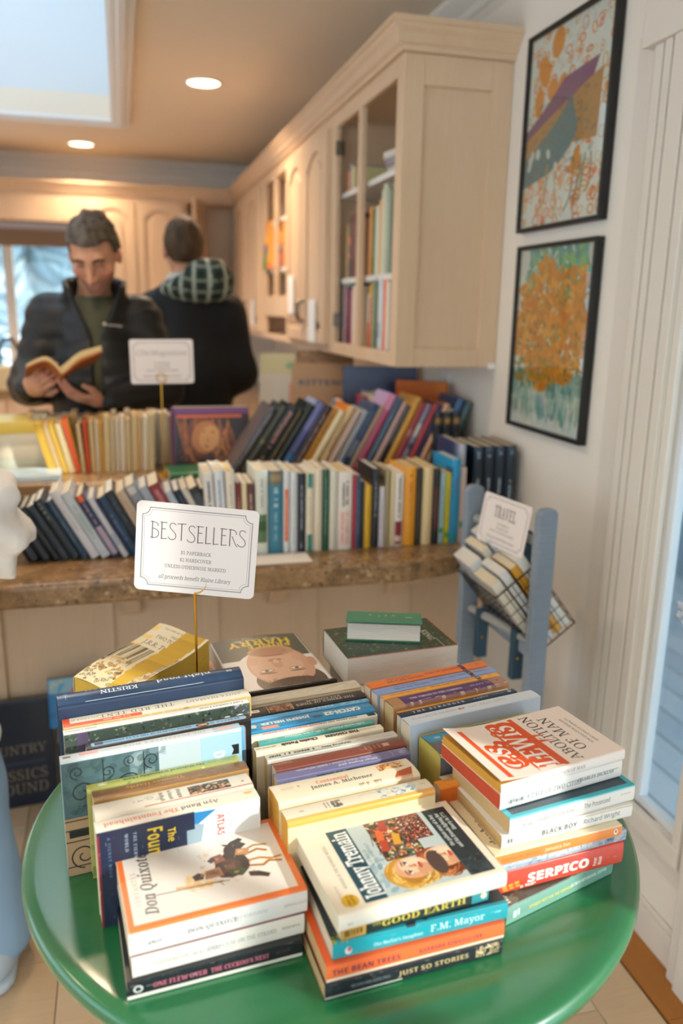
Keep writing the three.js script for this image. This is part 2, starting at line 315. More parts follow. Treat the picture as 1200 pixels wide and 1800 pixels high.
{ // walls, with thickness, and the openings in them
  const w = M.wall, H0 = 0, H1 = CEIL;
  // right wall: sidelight beside a panelled door, then a glazed garden door
  const sl = [-1.535, -1.355], gd = [-0.2, 0.72];
  struct('wall_right', merge([boxAt(XR, XR + 0.14, H0, H1, ZB - 0.2, -1.82), boxAt(XR, XR + 0.14, H0, 0.2, -1.82, -1.23), boxAt(XR, XR + 0.14, 2.1, H1, -1.82, -1.23), boxAt(XR, XR + 0.14, 2.06, H1, -1.23, gd[1]), boxAt(XR, XR + 0.14, H0, 2.06, -1.23, gd[0]), boxAt(XR, XR + 0.14, H0, 0.14, gd[0], gd[1]), boxAt(XR, XR + 0.14, H0, H1, gd[1], ZF + 0.2)]), w);
  struct('wall_left', merge([boxAt(XL - 0.14, XL, H0, H1, ZB - 0.2, -3.2), boxAt(XL - 0.14, XL, H0, H1, 1.6, ZF + 0.2), boxAt(XL - 0.14, XL, H0, 0.4, -3.2, 1.6), boxAt(XL - 0.14, XL, 2.25, H1, -3.2, 1.6)]), w);
  struct('wall_front', merge([boxAt(XL, -2.9, H0, H1, ZF, ZF + 0.14), boxAt(0.9, XR, H0, H1, ZF, ZF + 0.14), boxAt(-2.9, 0.9, H0, 0.25, ZF, ZF + 0.14), boxAt(-2.9, 0.9, 2.25, H1, ZF, ZF + 0.14)]), w);
  struct('wall_back', merge([boxAt(XL, -2.3, H0, H1, ZB - 0.14, ZB), boxAt(-0.22, XR, H0, H1, ZB - 0.14, ZB), boxAt(-2.3, -0.22, H0, 0.98, ZB - 0.14, ZB), boxAt(-2.3, -0.22, 2.03, H1, ZB - 0.14, ZB)]), w);
  // window frames and panes
  const win = (name, parts, panes) => { const g = structGroup(name); for (const [n, geo, m] of parts) mesh(n, geo, m, g); for (const p of panes) mesh('pane', p, M.glass, g); return g; };
  const fr = (x0, x1, y0, y1, z0, z1, t, d, axis) => axis === 'z' ? [['frame_rail', boxAt(x0, x1, y0, y0 + t, z0, z0 + d), M.trim], ['frame_rail', boxAt(x0, x1, y1 - t, y1, z0, z0 + d), M.trim], ['frame_stile', boxAt(x0, x0 + t, y0 + t, y1 - t, z0, z0 + d), M.trim], ['frame_stile', boxAt(x1 - t, x1, y0 + t, y1 - t, z0, z0 + d), M.trim]]
    : [['frame_rail', boxAt(x0, x0 + d, y0, y0 + t, z0, z1), M.trim], ['frame_rail', boxAt(x0, x0 + d, y1 - t, y1, z0, z1), M.trim], ['frame_stile', boxAt(x0, x0 + d, y0 + t, y1 - t, z0, z0 + t), M.trim], ['frame_stile', boxAt(x0, x0 + d, y0 + t, y1 - t, z1 - t, z1), M.trim]];
  win('window_1', [...fr(-2.3, -0.22, 0.98, 2.03, ZB - 0.1, 0, 0.05, 0.06, 'z'), ['mullion', boxAt(-0.80, -0.735, 1.03, 1.98, ZB - 0.1, ZB - 0.04), M.trim], ['mullion', boxAt(-1.53, -1.465, 1.03, 1.98, ZB - 0.1, ZB - 0.04), M.trim], ['window_sill', boxAt(-2.34, -0.18, 0.95, 0.98, ZB - 0.12, ZB + 0.06, 0.006), M.trim]], [boxAt(-2.25, -0.27, 1.03, 1.98, ZB - 0.075, ZB - 0.069)]);
  win('added_window_2', [...fr(-2.9, 0.9, 0.25, 2.25, ZF + 0.04, 0, 0.06, 0.06, 'z'), ['mullion', boxAt(-1.03, -0.97, 0.31, 2.19, ZF + 0.04, ZF + 0.1), M.trim]], [boxAt(-2.84, 0.84, 0.31, 2.19, ZF + 0.067, ZF + 0.073)]);  // unseen window behind the camera, added wide for cool fill light
  win('added_window_3', [...fr(XL - 0.1, 0, 0.4, 2.25, -3.2, 1.6, 0.06, 0.06, 'x'), ['mullion', boxAt(XL - 0.1, XL - 0.04, 0.46, 2.19, -1.63, -1.57), M.trim], ['mullion', boxAt(XL - 0.1, XL - 0.04, 0.46, 2.19, -0.03, 0.03), M.trim]], [boxAt(XL - 0.073, XL - 0.067, 0.46, 2.19, -3.14, 1.54)]);  // unseen left window, added and enlarged to light the right wall
  const pale = std('#e3e7ea', 0.4);
  win('window_4', [['frame_panel', boxAt(XR, XR + 0.03, 0.2, 2.1, -1.82, sl[0]), M.trim], ['frame_panel', boxAt(XR, XR + 0.03, 0.2, 2.1, sl[1], -1.23), M.trim], ['frame_panel', boxAt(XR, XR + 0.03, 0.2, 0.315, sl[0], sl[1]), M.trim], ['frame_panel', boxAt(XR, XR + 0.03, 2.05, 2.1, sl[0], sl[1]), M.trim],
    ['frame_rail', boxAt(XR + 0.004, XR + 0.03, 0.315, 0.333, sl[0], sl[1], 0.003), pale], ['frame_rail', boxAt(XR + 0.004, XR + 0.03, 2.03, 2.05, sl[0], sl[1], 0.003), pale], ['frame_stile', boxAt(XR + 0.004, XR + 0.03, 0.333, 2.03, sl[0], sl[0] + 0.02, 0.003), pale], ['frame_stile', boxAt(XR + 0.004, XR + 0.03, 0.333, 2.03, sl[1] - 0.01, sl[1], 0.003), pale]], [boxAt(XR + 0.014, XR + 0.019, 0.325, 2.04, sl[0] + 0.012, sl[1] - 0.006)]);
  const gdoor = win('door_2', [...fr(XR + 0.03, 0, 0.14, 2.06, gd[0], gd[1], 0.07, 0.045, 'x'), ['mullion', boxAt(XR + 0.035, XR + 0.065, 0.21, 1.99, 0.245, 0.275), M.trim], ['mullion', boxAt(XR + 0.035, XR + 0.065, 1.05, 1.08, gd[0] + 0.07, gd[1] - 0.07), M.trim]], [boxAt(XR + 0.048, XR + 0.054, 0.21, 1.99, gd[0] + 0.07, gd[1] - 0.07)]);
  const door = structGroup('door_1');
  mesh('door_leaf', boxAt(XR - 0.02, XR - 0.0005, 0.01, 2.04, -1.2, -0.32, 0.003), M.trim, door);
  for (const [y0, y1] of [[0.25, 0.95], [1.1, 1.9]]) for (const [z0, z1] of [[-1.1, -0.8], [-0.72, -0.42]]) mesh('door_panel', boxAt(XR - 0.032, XR - 0.018, y0, y1, z0, z1, 0.006), M.trim, door);
  mesh('door_handle', merge([rod([XR - 0.02, 1.0, -1.13], [XR - 0.075, 1.0, -1.13], 0.01), rod([XR - 0.07, 1.0, -1.135], [XR - 0.07, 1.0, -1.02], 0.009)]), M.steel, door);
  // fluted casing round the sidelight: mouldings standing proud of the wall, one after another
  const cas = structGroup('trim_1'), steps = [[-1.745, -1.728, 0.012], [-1.728, -1.70, 0.02], [-1.70, -1.688, 0.012], [-1.688, -1.664, 0.024], [-1.664, -1.652, 0.016], [-1.652, -1.60, 0.028], [-1.60, -1.59, 0.02], [-1.59, -1.56, 0.03], [-1.56, -1.535, 0.018]];
  for (const [a, b, d] of steps) mesh('casing_strip', boxAt(XR - d, XR, 0.0, 2.09, a, b, 0.003), M.trim, cas);
  mesh('casing_sill', boxAt(XR - 0.022, XR + 0.01, 0.262, 0.315, -1.56, -1.33, 0.006), M.trim, cas);
  mesh('casing_sill', boxAt(XR - 0.012, XR, 0.245, 0.262, -1.57, -1.325, 0.003), M.trim, cas);
  for (const [a, b, d] of [[-1.355, -1.33, 0.02], [-1.33, -1.315, 0.012], [-1.305, -1.27, 0.03], [-1.27, -1.21, 0.04]]) mesh('casing_strip', boxAt(XR - d, XR, a < -1.31 ? 0.262 : 0, 2.09, a, b, 0.003), M.trim, cas);
  mesh('casing_head', boxAt(XR - 0.035, XR, 2.06, 2.18, -1.76, -0.2, 0.004), M.trim, cas);
  for (const [z0, z1] of [[-0.3, -0.2], [0.72, 0.82]]) mesh('casing_strip', boxAt(XR - 0.02, XR, 0, 2.14, z0, z1, 0.003), M.trim, cas);
  const bb = structGroup('baseboard_right');
  mesh('board', boxAt(XR - 0.014, XR, 0, 0.085, -1.535, -1.305, 0.003), M.trim, bb); mesh('cap', boxAt(XR - 0.01, XR, 0.085, 0.1, -1.535, -1.305, 0.003), M.trim, bb);
  mesh('board', boxAt(XR - 0.014, XR, 0, 0.085, -2.39, -1.745, 0.003), M.trim, bb);
  // crown mouldings under the ceiling
  const cr = [[0, 0], [0.075, 0], [0.075, -0.016], [0.058, -0.03], [0.03, -0.05], [0.022, -0.068], [0.012, -0.074], [0, -0.095]];
  struct('trim_2', moulding(cr, [(o, u) => [XR - o, CEIL + u, ZF], (o, u) => [XR - o, CEIL + u, ZB]]), std('#e6e0d4', 0.6));
  struct('trim_3', moulding(cr, [(o, u) => [XL, CEIL + u, ZB + o], (o, u) => [XR, CEIL + u, ZB + o]]), std('#e6e0d4', 0.6));
}
{ // snowflake decals on the sidelight, flat white film
  const flake = (s) => { const l = []; for (let k = 0; k < 6; k++) { const a = k * Math.PI / 3, arm = new THREE.BoxGeometry(0.0008, s, s * 0.22); arm.translate(0, s / 2, 0); const side = [1, -1].map((q) => { const b = new THREE.BoxGeometry(0.0008, s * 0.34, s * 0.14); b.translate(0, s * 0.17, 0); b.rotateX(q * 0.9); b.translate(0, s * 0.55, 0); return b; }); for (const g of [arm, ...side]) { g.rotateX(a); l.push(flat(g)); } } return merge(l); };
  const m = std('#f3f6f9', 0.6, { transparent: true, opacity: 0.72 });
  for (const [y, z, s, w] of [[1.213, -1.415, 0.034, 'uppermost'], [1.072, -1.43, 0.03, 'second from the top'], [0.842, -1.445, 0.032, 'lowest']])
    { const f = mesh('snowflake_decal', flake(s), m); f.position.set(XR + 0.0133, y, z); tag(f, `white snowflake sticker on the narrow window, ${w} of the three`, 'sticker'); }
}
{ // two framed abstract paintings on the right wall
  const paint1 = canvasTex(640, 800, (c, w, h) => {
    c.fillStyle = '#efe8e0'; c.fillRect(0, 0, w, h); const ring = (x, y, a, b, lw, col) => { c.strokeStyle = col; c.lineWidth = lw; c.beginPath(); c.ellipse(x, y, a, b, R(-0.4, 0.4), 0, 7); c.stroke(); }, dot = (x, y, a, b, col) => { c.fillStyle = col; c.beginPath(); c.ellipse(x, y, a, b, R(-0.5, 0.5), 0, 7); c.fill(); };
    const or = ['#f08a2e', '#f59a3c', '#ef7a3a', '#f4ac52', '#ee6f45'];
    for (let i = 0; i < 160; i++) { const x = R(0, w), y = R(0, h); ring(x, y, R(8, 26), R(8, 26), R(3, 9), pick(or)); if (rnd() < 0.3) dot(x, y, R(4, 12), R(4, 12), pick(or)); }
    for (const [x, y, a, b] of [[120, 150, 46, 70], [220, 60, 50, 60], [90, 270, 40, 60], [200, 240, 44, 44], [280, 230, 36, 36], [330, 430, 30, 40], [420, 560, 26, 60]]) dot(x, y, a, b, '#f39325');
    for (let i = 0; i < 70; i++) ring(R(w * 0.35, w), R(0, h * 0.5), R(4, 12), R(4, 12), 2, pick(['#b99ab4', '#e58a5e', '#f2a45c']));
    c.fillStyle = '#8a4a78'; c.beginPath(); c.moveTo(0, h * 0.47); c.quadraticCurveTo(w * 0.3, h * 0.36, w * 0.45, h * 0.27); c.lineTo(w * 0.85, h * 0.24); c.lineTo(w * 0.8, h * 0.32); c.quadraticCurveTo(w * 0.5, h * 0.42, 0, h * 0.53); c.fill();
    c.fillStyle = '#c98a4a'; c.beginPath(); c.moveTo(0, h * 0.52); c.quadraticCurveTo(w * 0.5, h * 0.38, w * 0.9, h * 0.3); c.lineTo(w * 0.88, h * 0.62); c.lineTo(w * 0.4, h * 0.6); c.lineTo(0, h * 0.64); c.fill();
    c.fillStyle = '#5d7f86'; c.beginPath(); c.moveTo(0, h * 0.62); c.quadraticCurveTo(w * 0.4, h * 0.5, w * 0.56, h * 0.36); c.lineTo(w * 0.66, h * 0.55); c.quadraticCurveTo(w * 0.5, h * 0.72, w * 0.2, h * 0.75); c.lineTo(0, h * 0.78); c.fill();
    for (let i = 0; i < 260; i++) dot(R(0, w * 0.85), h * R(0.36, 0.76), R(3, 22), R(2, 10), pick(['rgba(70,105,115,0.35)', 'rgba(95,130,120,0.3)', 'rgba(190,130,80,0.3)', 'rgba(120,80,100,0.3)', 'rgba(150,120,80,0.3)']));
    for (let i = 0; i < 9; i++) { c.strokeStyle = pick(['#7d8a6a', '#8f9a74', '#6b8a86', '#b98a54']); c.lineWidth = R(5, 12); const x = R(w * 0.05, w * 0.85); c.beginPath(); c.moveTo(x, h * 0.68); c.bezierCurveTo(x + R(-30, 30), h * 0.78, x + R(-30, 30), h * 0.88, x + R(-60, 10), h * R(0.86, 0.98)); c.stroke(); }
    for (let i = 0; i < 30; i++) ring(R(0, w), R(h * 0.74, h), R(10, 24), R(12, 30), R(4, 9), pick(or)); for (let i = 0; i < 8; i++) dot(R(0, w * 0.5), h * R(0.6, 0.8), 14, 22, '#eadfd6');
  });
  const paint2 = canvasTex(640, 800, (c, w, h) => {
    c.fillStyle = '#ebe2d8'; c.fillRect(0, 0, w, h); const dot = (x, y, a, b, col, r = R(-1, 1)) => { c.fillStyle = col; c.beginPath(); c.ellipse(x, y, a, b, r, 0, 7); c.fill(); };
    for (let i = 0; i < 260; i++) dot(w * R(0.12, 1), h * R(0.0, 0.22), R(6, 34), R(6, 26), pick(['#6fa86a', '#7fb592', '#6fa5a0', '#8fc07a', '#5d9a82', '#a9c4b4']));
    for (let i = 0; i < 300; i++) dot(w * R(0, 0.98), h * R(0.7, 0.9), R(5, 20), R(14, 60), pick(['#6f9c94', '#8fb3a8', '#5d8a86', '#b7c9bc', '#7da58f', '#d6d3c6']), R(-0.2, 0.2));
    for (let i = 0; i < 900; i++) { const a = R(0, 7), q = Math.sqrt(rnd()); dot(w * (0.48 + 0.54 * q * Math.cos(a) * (1 + 0.18 * Math.sin(a * 5))), h * (0.42 + 0.33 * q * Math.sin(a) * (1 + 0.15 * Math.cos(a * 7))), R(10, 46), R(5, 20), pick(['#ea8c1a', '#f2982a', '#e07f14', '#f4a63c', '#d98a24', '#ee8f22', '#c98428'])); }
    for (let i = 0; i < 80; i++) dot(w * R(0.05, 0.95), h * R(0.14, 0.74), R(3, 20), R(3, 12), pick(['#8f8a3a', '#6fa06a', '#a97a2a', '#7d7a4a', '#9a6a24', '#6f9a7a'])); for (let i = 0; i < 50; i++) dot(w * R(0, 0.6), h * R(0.6, 0.76), R(8, 30), R(5, 14), pick(['#b8862a', '#9c8a34', '#c9902a']));
    for (let i = 0; i < 70; i++) { c.strokeStyle = pick(['rgba(190,205,190,0.7)', 'rgba(110,160,140,0.6)', 'rgba(230,220,205,0.8)']); c.lineWidth = R(4, 14); const x = R(0, w); c.beginPath(); c.moveTo(x, h * 0.78); c.lineTo(x + R(-40, 40), h * R(0.86, 0.99)); c.stroke(); }
    dot(w * 0.04, h * 0.06, 60, 70, '#e4dad0'); dot(w * 0.97, h * 0.05, 40, 60, '#e4dad0');
  });
  for (const [n, y0, y1, z0, z1, t, label, tip] of [[1, 1.716, 2.24, -2.335, -1.886, paint1, 'black-framed abstract painting of orange rings with a purple and teal sweep, the upper one', 0.02], [2, 1.148, 1.677, -2.318, -1.886, paint2, 'black-framed painting of an orange mass with green edges, the lower one on the wall', 0.016]]) {
    const g = thing('framed_painting', label, 'painting', [XR, (y0 + y1) / 2, (z0 + z1) / 2], -Math.PI / 2);
    const w = z1 - z0, h = y1 - y0, fw = 0.012, d = 0.026; g.rotation.x = 0;
    mesh('frame', merge([boxAt(-w / 2, w / 2, h / 2 - fw, h / 2, 0.002, d, 0.002), boxAt(-w / 2, w / 2, -h / 2, -h / 2 + fw, 0.002, d, 0.002), boxAt(-w / 2, -w / 2 + fw, -h / 2 + fw, h / 2 - fw, 0.002, d, 0.002), boxAt(w / 2 - fw, w / 2, -h / 2 + fw, h / 2 - fw, 0.002, d, 0.002)]), M.black, g);
    const pic = new THREE.BoxGeometry(w - 2 * fw, h - 2 * fw, 0.004); pic.translate(0, 0, 0.012); mesh('canvas', pic, std('#ffffff', 0.6, { map: t }), g);
    const gl = new THREE.BoxGeometry(w - 2 * fw, h - 2 * fw, 0.002); gl.translate(0, 0, 0.021); mesh('glass', gl, M.glass, g);
  }
}
// recessed ceiling lamps: white trim, glowing lens, and a soft spot just below
const lampSpots = [[0.425, -4.18, 'right of the skylight'], [-0.195, -5.95, 'beyond the skylight, near the far cabinets'], [-1.9, -4.3, 'added unseen, left of the skylight'], [-2.0, -5.9, 'added unseen, far left of the kitchen window'], [-1.6, -1.6, 'left of the table, out over the room'], [-0.26, -2.35, 'above the raised ledge'], [-0.5, 0.6, 'behind the camera']];  // two unseen lamps on the kitchen left are added to brighten the ceiling
for (const [x, z, where] of lampSpots) {
  const g = thing('recessed_ceiling_lamp', `round white recessed lamp in the ceiling, ${where}`, 'ceiling lamp', [x, CEIL, z]);
  const ring = flat(new THREE.LatheGeometry([[0.072, 0.001], [0.09, 0.001], [0.092, -0.003], [0.088, -0.006], [0.075, -0.005], [0.072, 0.001]].map((p) => new THREE.Vector2(...p)), 32)); mesh('trim_ring', ring, M.white, g);
  const lens = flat(new THREE.CylinderGeometry(0.073, 0.073, 0.002, 32)); lens.translate(0, -0.002, 0); mesh('glowing_lens', lens, new THREE.MeshStandardMaterial({ color: '#ffffff', emissive: '#ffe6c4', emissiveIntensity: 9 }), g);
  const s = new THREE.SpotLight(0xffdfba, z < -5 ? 6 : z < -4 ? 11 : 5, 0, rad(74), 0.85, 2); s.position.set(x, CEIL - 0.012, z); s.target.position.set(x, 0, z); s.castShadow = true; s.shadow.radius = 3.5; scene.add(s, s.target);
}
{ // pale boarded wall outside the narrow window, its near stretch added to keep sun out
  const g = thing('boarded_outer_wall', 'pale blue upright-boarded wall in the shade outside the narrow window, lengthened to block sun', 'wall', [3.2, -0.13, 0]);
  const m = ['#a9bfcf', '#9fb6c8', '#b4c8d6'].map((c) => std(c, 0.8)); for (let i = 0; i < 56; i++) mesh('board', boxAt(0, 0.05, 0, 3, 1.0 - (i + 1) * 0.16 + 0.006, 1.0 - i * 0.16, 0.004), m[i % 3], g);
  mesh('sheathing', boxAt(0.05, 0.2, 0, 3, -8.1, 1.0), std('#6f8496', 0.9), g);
}
{ // shaded deck between the two
  const g = structGroup('outdoor_deck'), m = ['#cdd6dd', '#c3ced6', '#d4dce2'].map((c) => std(c, 0.85));
  for (let i = 0; i < 14; i++) mesh('board', boxAt(XR + 0.16 + i * 0.14, XR + 0.294 + i * 0.14, -0.09, -0.05, -8.1, -0.95, 0.003), m[i % 3], g);
  const roof = structGroup('added_shade_roof'); mesh('roof_board', boxAt(XR + 0.14, 3.4, 2.62, 2.7, -8.1, -0.95), std('#c9d2d8', 0.8), roof); mesh('roof_beam', boxAt(XR + 0.14, 3.4, 2.5, 2.62, -1.05, -0.95), std('#c9d2d8', 0.8), roof);  // roof added out of view to shade the deck and boarded wall
  mesh('joist', boxAt(XR + 0.16, 3.19, -0.128, -0.091, -8.1, -0.95), std('#4a4f54', 0.9), g);
}
// outdoors: snowy ground and frosted conifers
struct('snowy_ground', boxAt(-40, 40, -0.3, -0.13, -40, 40), std('#e6ecf2', 0.9));
{
  const mats = ['#7f97a0', '#93a8ae', '#6b858e', '#b9c9d2', '#a3b3b4'].map((c) => std(c, 0.9));
  const tree = (x, z, h, label) => {
    const g = thing('snowy_conifer', label, 'tree', [x, -0.13, z]); mesh('trunk', flat(new THREE.CylinderGeometry(0.06, 0.16, h * 0.9, 7)).translate(0, h * 0.45, 0), std('#5a4a40', 0.9), g);
    const boughs = {}; for (let i = 0; i < 150; i++) { const t = i / 150, y = h * (0.1 + 0.88 * t), r = (1 - t) * h * 0.27 + 0.1, a = i * 2.4 + R(-0.3, 0.3), s = flat(new THREE.ConeGeometry(0.16 + 0.16 * (1 - t), r, 5)); s.scale(1, 1, 0.45); s.rotateZ(Math.PI / 2 + 0.35); s.translate(-r / 2, 0, 0); s.rotateY(a); s.translate(0, y, 0); (boughs[i % 5] = boughs[i % 5] || []).push(s); }
    for (const k in boughs) mesh('boughs', merge(boughs[k]), mats[k], g).userData.kind = 'stuff';
  };
  tree(-2.6, -12, 6, 'frosted conifer outside the kitchen window, behind the mullion'); tree(0.4, -15, 7, 'frosted conifer outside the kitchen window, beside the reading man'); tree(-6.2, -14, 5.5, 'frosted conifer far left outside the kitchen window'); tree(-1.9, -20, 9, 'tall frosted conifer farthest outside the kitchen window'); tree(-7.2, -21, 9, 'tall frosted conifer at the back left outside the kitchen window');
  tree(7.5, -8.5, 5, 'frosted conifer outside the narrow window by the door'); tree(12, -14, 7, 'tall frosted conifer farther off outside the narrow window');
}

// ---------------------------------------------------------------- kitchen cabinets on the right wall and at the back
const CX = 0.832, CB = 1.312, CT = 2.216;                     // cabinet front plane, bottom, top of the boxes
function sheet(shape, depth, bevel) { return flat(new THREE.ExtrudeGeometry(shape, { depth: depth - bevel, bevelEnabled: bevel > 0, bevelThickness: bevel, bevelSize: bevel, bevelOffset: -bevel, bevelSegments: 1, curveSegments: 10 })); }
function archShape(w, h, rise, inset = 0) { // opening with a cathedral top
  const s = new THREE.Shape(), a = w / 2 - inset; s.moveTo(-a, inset); s.lineTo(a, inset); s.lineTo(a, h - rise - inset); s.lineTo(a * 0.82, h - rise - inset); s.quadraticCurveTo(a * 0.62, h - inset, 0, h - inset); s.quadraticCurveTo(-a * 0.62, h - inset, -a * 0.82, h - rise - inset); s.lineTo(-a, h - rise - inset); s.closePath(); return s;
}
function cabinetDoor(w, h, parent, pos, turn, handleSide) {
  const d = new THREE.Group(); d.name = 'door'; d.position.set(...pos); d.rotation.y = turn; parent.add(d);
  const st = 0.055, o = new THREE.Shape(); o.moveTo(-w / 2, 0); o.lineTo(w / 2, 0); o.lineTo(w / 2, h); o.lineTo(-w / 2, h); o.closePath();
  const hole = archShape(w - 2 * st, h - 2 * st, 0.045); hole.translate = 0; o.holes.push(new THREE.Path(hole.getPoints(10).map((p) => new THREE.Vector2(p.x, p.y + st))));
  mesh('door_frame', metreUV(sheet(o, 0.02, 0.003)), M.maple, d);
  mesh('raised_panel', metreUV(sheet(archShape(w - 2 * st, h - 2 * st, 0.045, 0.001), 0.008, 0).translate(0, st, 0)), M.maple, d);
  mesh('raised_panel', metreUV(sheet(archShape(w - 2 * st, h - 2 * st, 0.045, 0.028), 0.016, 0.006).translate(0, st, 0.001)), M.maple, d);
  if (handleSide) { const x = handleSide * (w / 2 - 0.03); mesh('handle', merge([tube([[x, 0.09, 0.018], [x, 0.1, 0.042], [x + 0.006, 0.135, 0.05], [x, 0.17, 0.042], [x, 0.18, 0.018]], 0.0055), flat(new THREE.SphereGeometry(0.009, 8, 6)).translate(x, 0.09, 0.022), flat(new THREE.SphereGeometry(0.009, 8, 6)).translate(x, 0.18, 0.022)]), M.steel, d); }
  return d;
}
function carcass(g, z0, z1, y0 = CB, y1 = CT, side = true) { // open box behind the face
  mesh('cabinet_side', boxAt(CX + 0.02, XR - 0.001, y0, y1, z0, z0 + 0.016), M.maple, g); mesh('cabinet_side', boxAt(CX + 0.02, XR - 0.001, y0, y1, z1 - 0.016, z1), M.maple, g);
  mesh('cabinet_back', boxAt(XR - 0.01, XR - 0.001, y0, y1, z0, z1), M.maple, g); mesh('cabinet_bottom', boxAt(CX + 0.02, XR - 0.01, y0 + 0.01, y0 + 0.028, z0, z1), M.maple, g); mesh('cabinet_top', boxAt(CX + 0.02, XR - 0.01, y1 - 0.02, y1, z0, z1), M.maple, g);
}
const shelfBook = [];                                         // filled below, once the cabinets stand
{ // near unit: doors taken off, two bays with white shelves, panelled end
  const z0 = -3.32, z1 = -2.485, g = thing('wall_cabinet', 'pale maple wall cabinet without doors, nearest the camera, its end panel facing the table', 'cabinet');
  carcass(g, z0, z1);
  mesh('face_rail', boxAt(CX, CX + 0.02, CB, CB + 0.045, z0, z1, 0.002), M.maple, g); mesh('face_rail', boxAt(CX, CX + 0.02, CT - 0.055, CT, z0, z1, 0.002), M.maple, g);
  for (const [a, b] of [[z0, z0 + 0.07], [-2.945, -2.905], [z1 - 0.045, z1]]) mesh('face_stile', boxAt(CX, CX + 0.02, CB + 0.045, CT - 0.055, a, b, 0.002), M.maple, g);
  for (const y of [1.605, 1.925]) mesh('shelf', boxAt(CX + 0.03, XR - 0.012, y - 0.02, y, z0 + 0.017, z1 - 0.017, 0.002), M.shelfWhite, g);
  for (const y of [1.42, 2.06]) mesh('hinge', merge([boxAt(CX - 0.004, CX + 0.03, y, y + 0.05, z0 + 0.07, z0 + 0.085), boxAt(CX + 0.004, CX + 0.02, y + 0.012, y + 0.04, z0 + 0.085, z0 + 0.1)]), M.steel, g);
  // end panel: stiles, rails and a recessed field
  const e = z1, P = [[CX, CX + 0.065, CB, CT], [XR - 0.066, XR - 0.001, CB, CT]], Q = [[CX + 0.065, XR - 0.066, CB, CB + 0.06], [CX + 0.065, XR - 0.066, CT - 0.085, CT]];
  for (const p of P) mesh('end_stile', boxAt(...p, e, e + 0.018, 0.002), M.panelWood, g); for (const p of Q) mesh('end_rail', boxAt(...p, e, e + 0.018, 0.002), M.panelWood, g);
  mesh('end_panel', boxAt(CX + 0.06, XR - 0.06, CB + 0.05, CT - 0.08, e, e + 0.006), M.panelWood, g);
  mesh('bracket_clip', boxAt(XR - 0.03, XR - 0.002, CB - 0.006, CB + 0.012, e + 0.018, e + 0.024), M.white, g);
}
{ // closed pair of doors
  const z0 = -4.17, z1 = -3.322, g = thing('wall_cabinet', 'pale maple wall cabinet with two arched doors and white papers taped to them', 'cabinet');
  carcass(g, z0, z1); mesh('face_frame', merge([boxAt(CX, CX + 0.02, CB, CB + 0.04, z0, z1), boxAt(CX, CX + 0.02, CT - 0.05, CT, z0, z1), boxAt(CX, CX + 0.02, CB + 0.04, CT - 0.05, z0, z0 + 0.03), boxAt(CX, CX + 0.02, CB + 0.04, CT - 0.05, z1 - 0.03, z1)]), M.maple, g);
  const w = 0.405, h = CT - CB - 0.075; cabinetDoor(w, h, g, [CX - 0.001, CB + 0.03, z1 - 0.02 - w / 2], -Math.PI / 2, -1); cabinetDoor(w, h, g, [CX - 0.001, CB + 0.03, z0 + 0.02 + w / 2], -Math.PI / 2, 1);
  for (const [y0, y1, a, b] of [[1.345, 1.525, -3.62, -3.48], [1.46, 1.64, -4.08, -3.94]]) tag(mesh('paper_notice', boxAt(CX - 0.0245, CX - 0.0235, y0, y1, a, b), std('#f2f3f4', 0.8)), `white paper taped low on the ${a > -3.8 ? 'nearer' : 'farther'} arched cabinet door`, 'paper');
}
{ // second open unit, shorter, with a drawer front and a niche below
  const z0 = -4.96, z1 = -4.172, g = thing('wall_cabinet', 'pale maple wall cabinet without doors, a plain drawer front above its open niche', 'cabinet');
  carcass(g, z0, z1);
  mesh('face_rail', boxAt(CX, CX + 0.02, 1.44, 1.55, z0, z1, 0.002), M.maple, g); mesh('face_rail', boxAt(CX, CX + 0.02, CT - 0.055, CT, z0, z1, 0.002), M.maple, g); mesh('face_rail', boxAt(CX, CX + 0.02, CB, CB + 0.03, z0, z1, 0.002), M.maple, g);
  for (const [a, b] of [[z0, z0 + 0.07], [-4.6, -4.55], [z1 - 0.045, z1]]) mesh('face_stile', boxAt(CX, CX + 0.02, 1.55, CT - 0.055, a, b, 0.002), M.maple, g);
  for (const [a, b] of [[z0, z0 + 0.07], [z1 - 0.045, z1]]) mesh('face_stile', boxAt(CX, CX + 0.02, CB + 0.03, 1.44, a, b, 0.002), M.maple, g);
  mesh('niche_floor', boxAt(CX + 0.021, XR - 0.012, 1.44, 1.46, z0 + 0.017, z1 - 0.017), M.maple, g);
  for (const y of [1.7, 1.96]) mesh('shelf', boxAt(CX + 0.03, XR - 0.012, y - 0.02, y, z0 + 0.017, z1 - 0.017, 0.002), M.shelfWhite, g);
}
{ // far doors by the corner
  const z0 = -6.12, z1 = -4.962, g = thing('wall_cabinet', 'pale maple wall cabinet with arched doors in the far corner by the plaid hood', 'cabinet');
  carcass(g, z0, z1); mesh('face_frame', merge([boxAt(CX, CX + 0.02, CB, CB + 0.04, z0, z1), boxAt(CX, CX + 0.02, CT - 0.05, CT, z0, z1), boxAt(CX, CX + 0.02, CB + 0.04, CT - 0.05, z0, z0 + 0.03), boxAt(CX, CX + 0.02, CB + 0.04, CT - 0.05, z1 - 0.03, z1)]), M.maple, g);
  const w = 0.545, h = CT - CB - 0.075; cabinetDoor(w, h, g, [CX - 0.001, CB + 0.03, z1 - 0.03 - w / 2], -Math.PI / 2, -1); cabinetDoor(w, h, g, [CX - 0.001, CB + 0.03, z0 + 0.03 + w / 2], -Math.PI / 2, 1);
  tag(mesh('paper_notice', boxAt(CX - 0.0245, CX - 0.0235, 1.38, 1.53, -5.3, -5.18), std('#f2f3f4', 0.8)), 'white paper taped to the far corner cabinet door', 'paper');
}
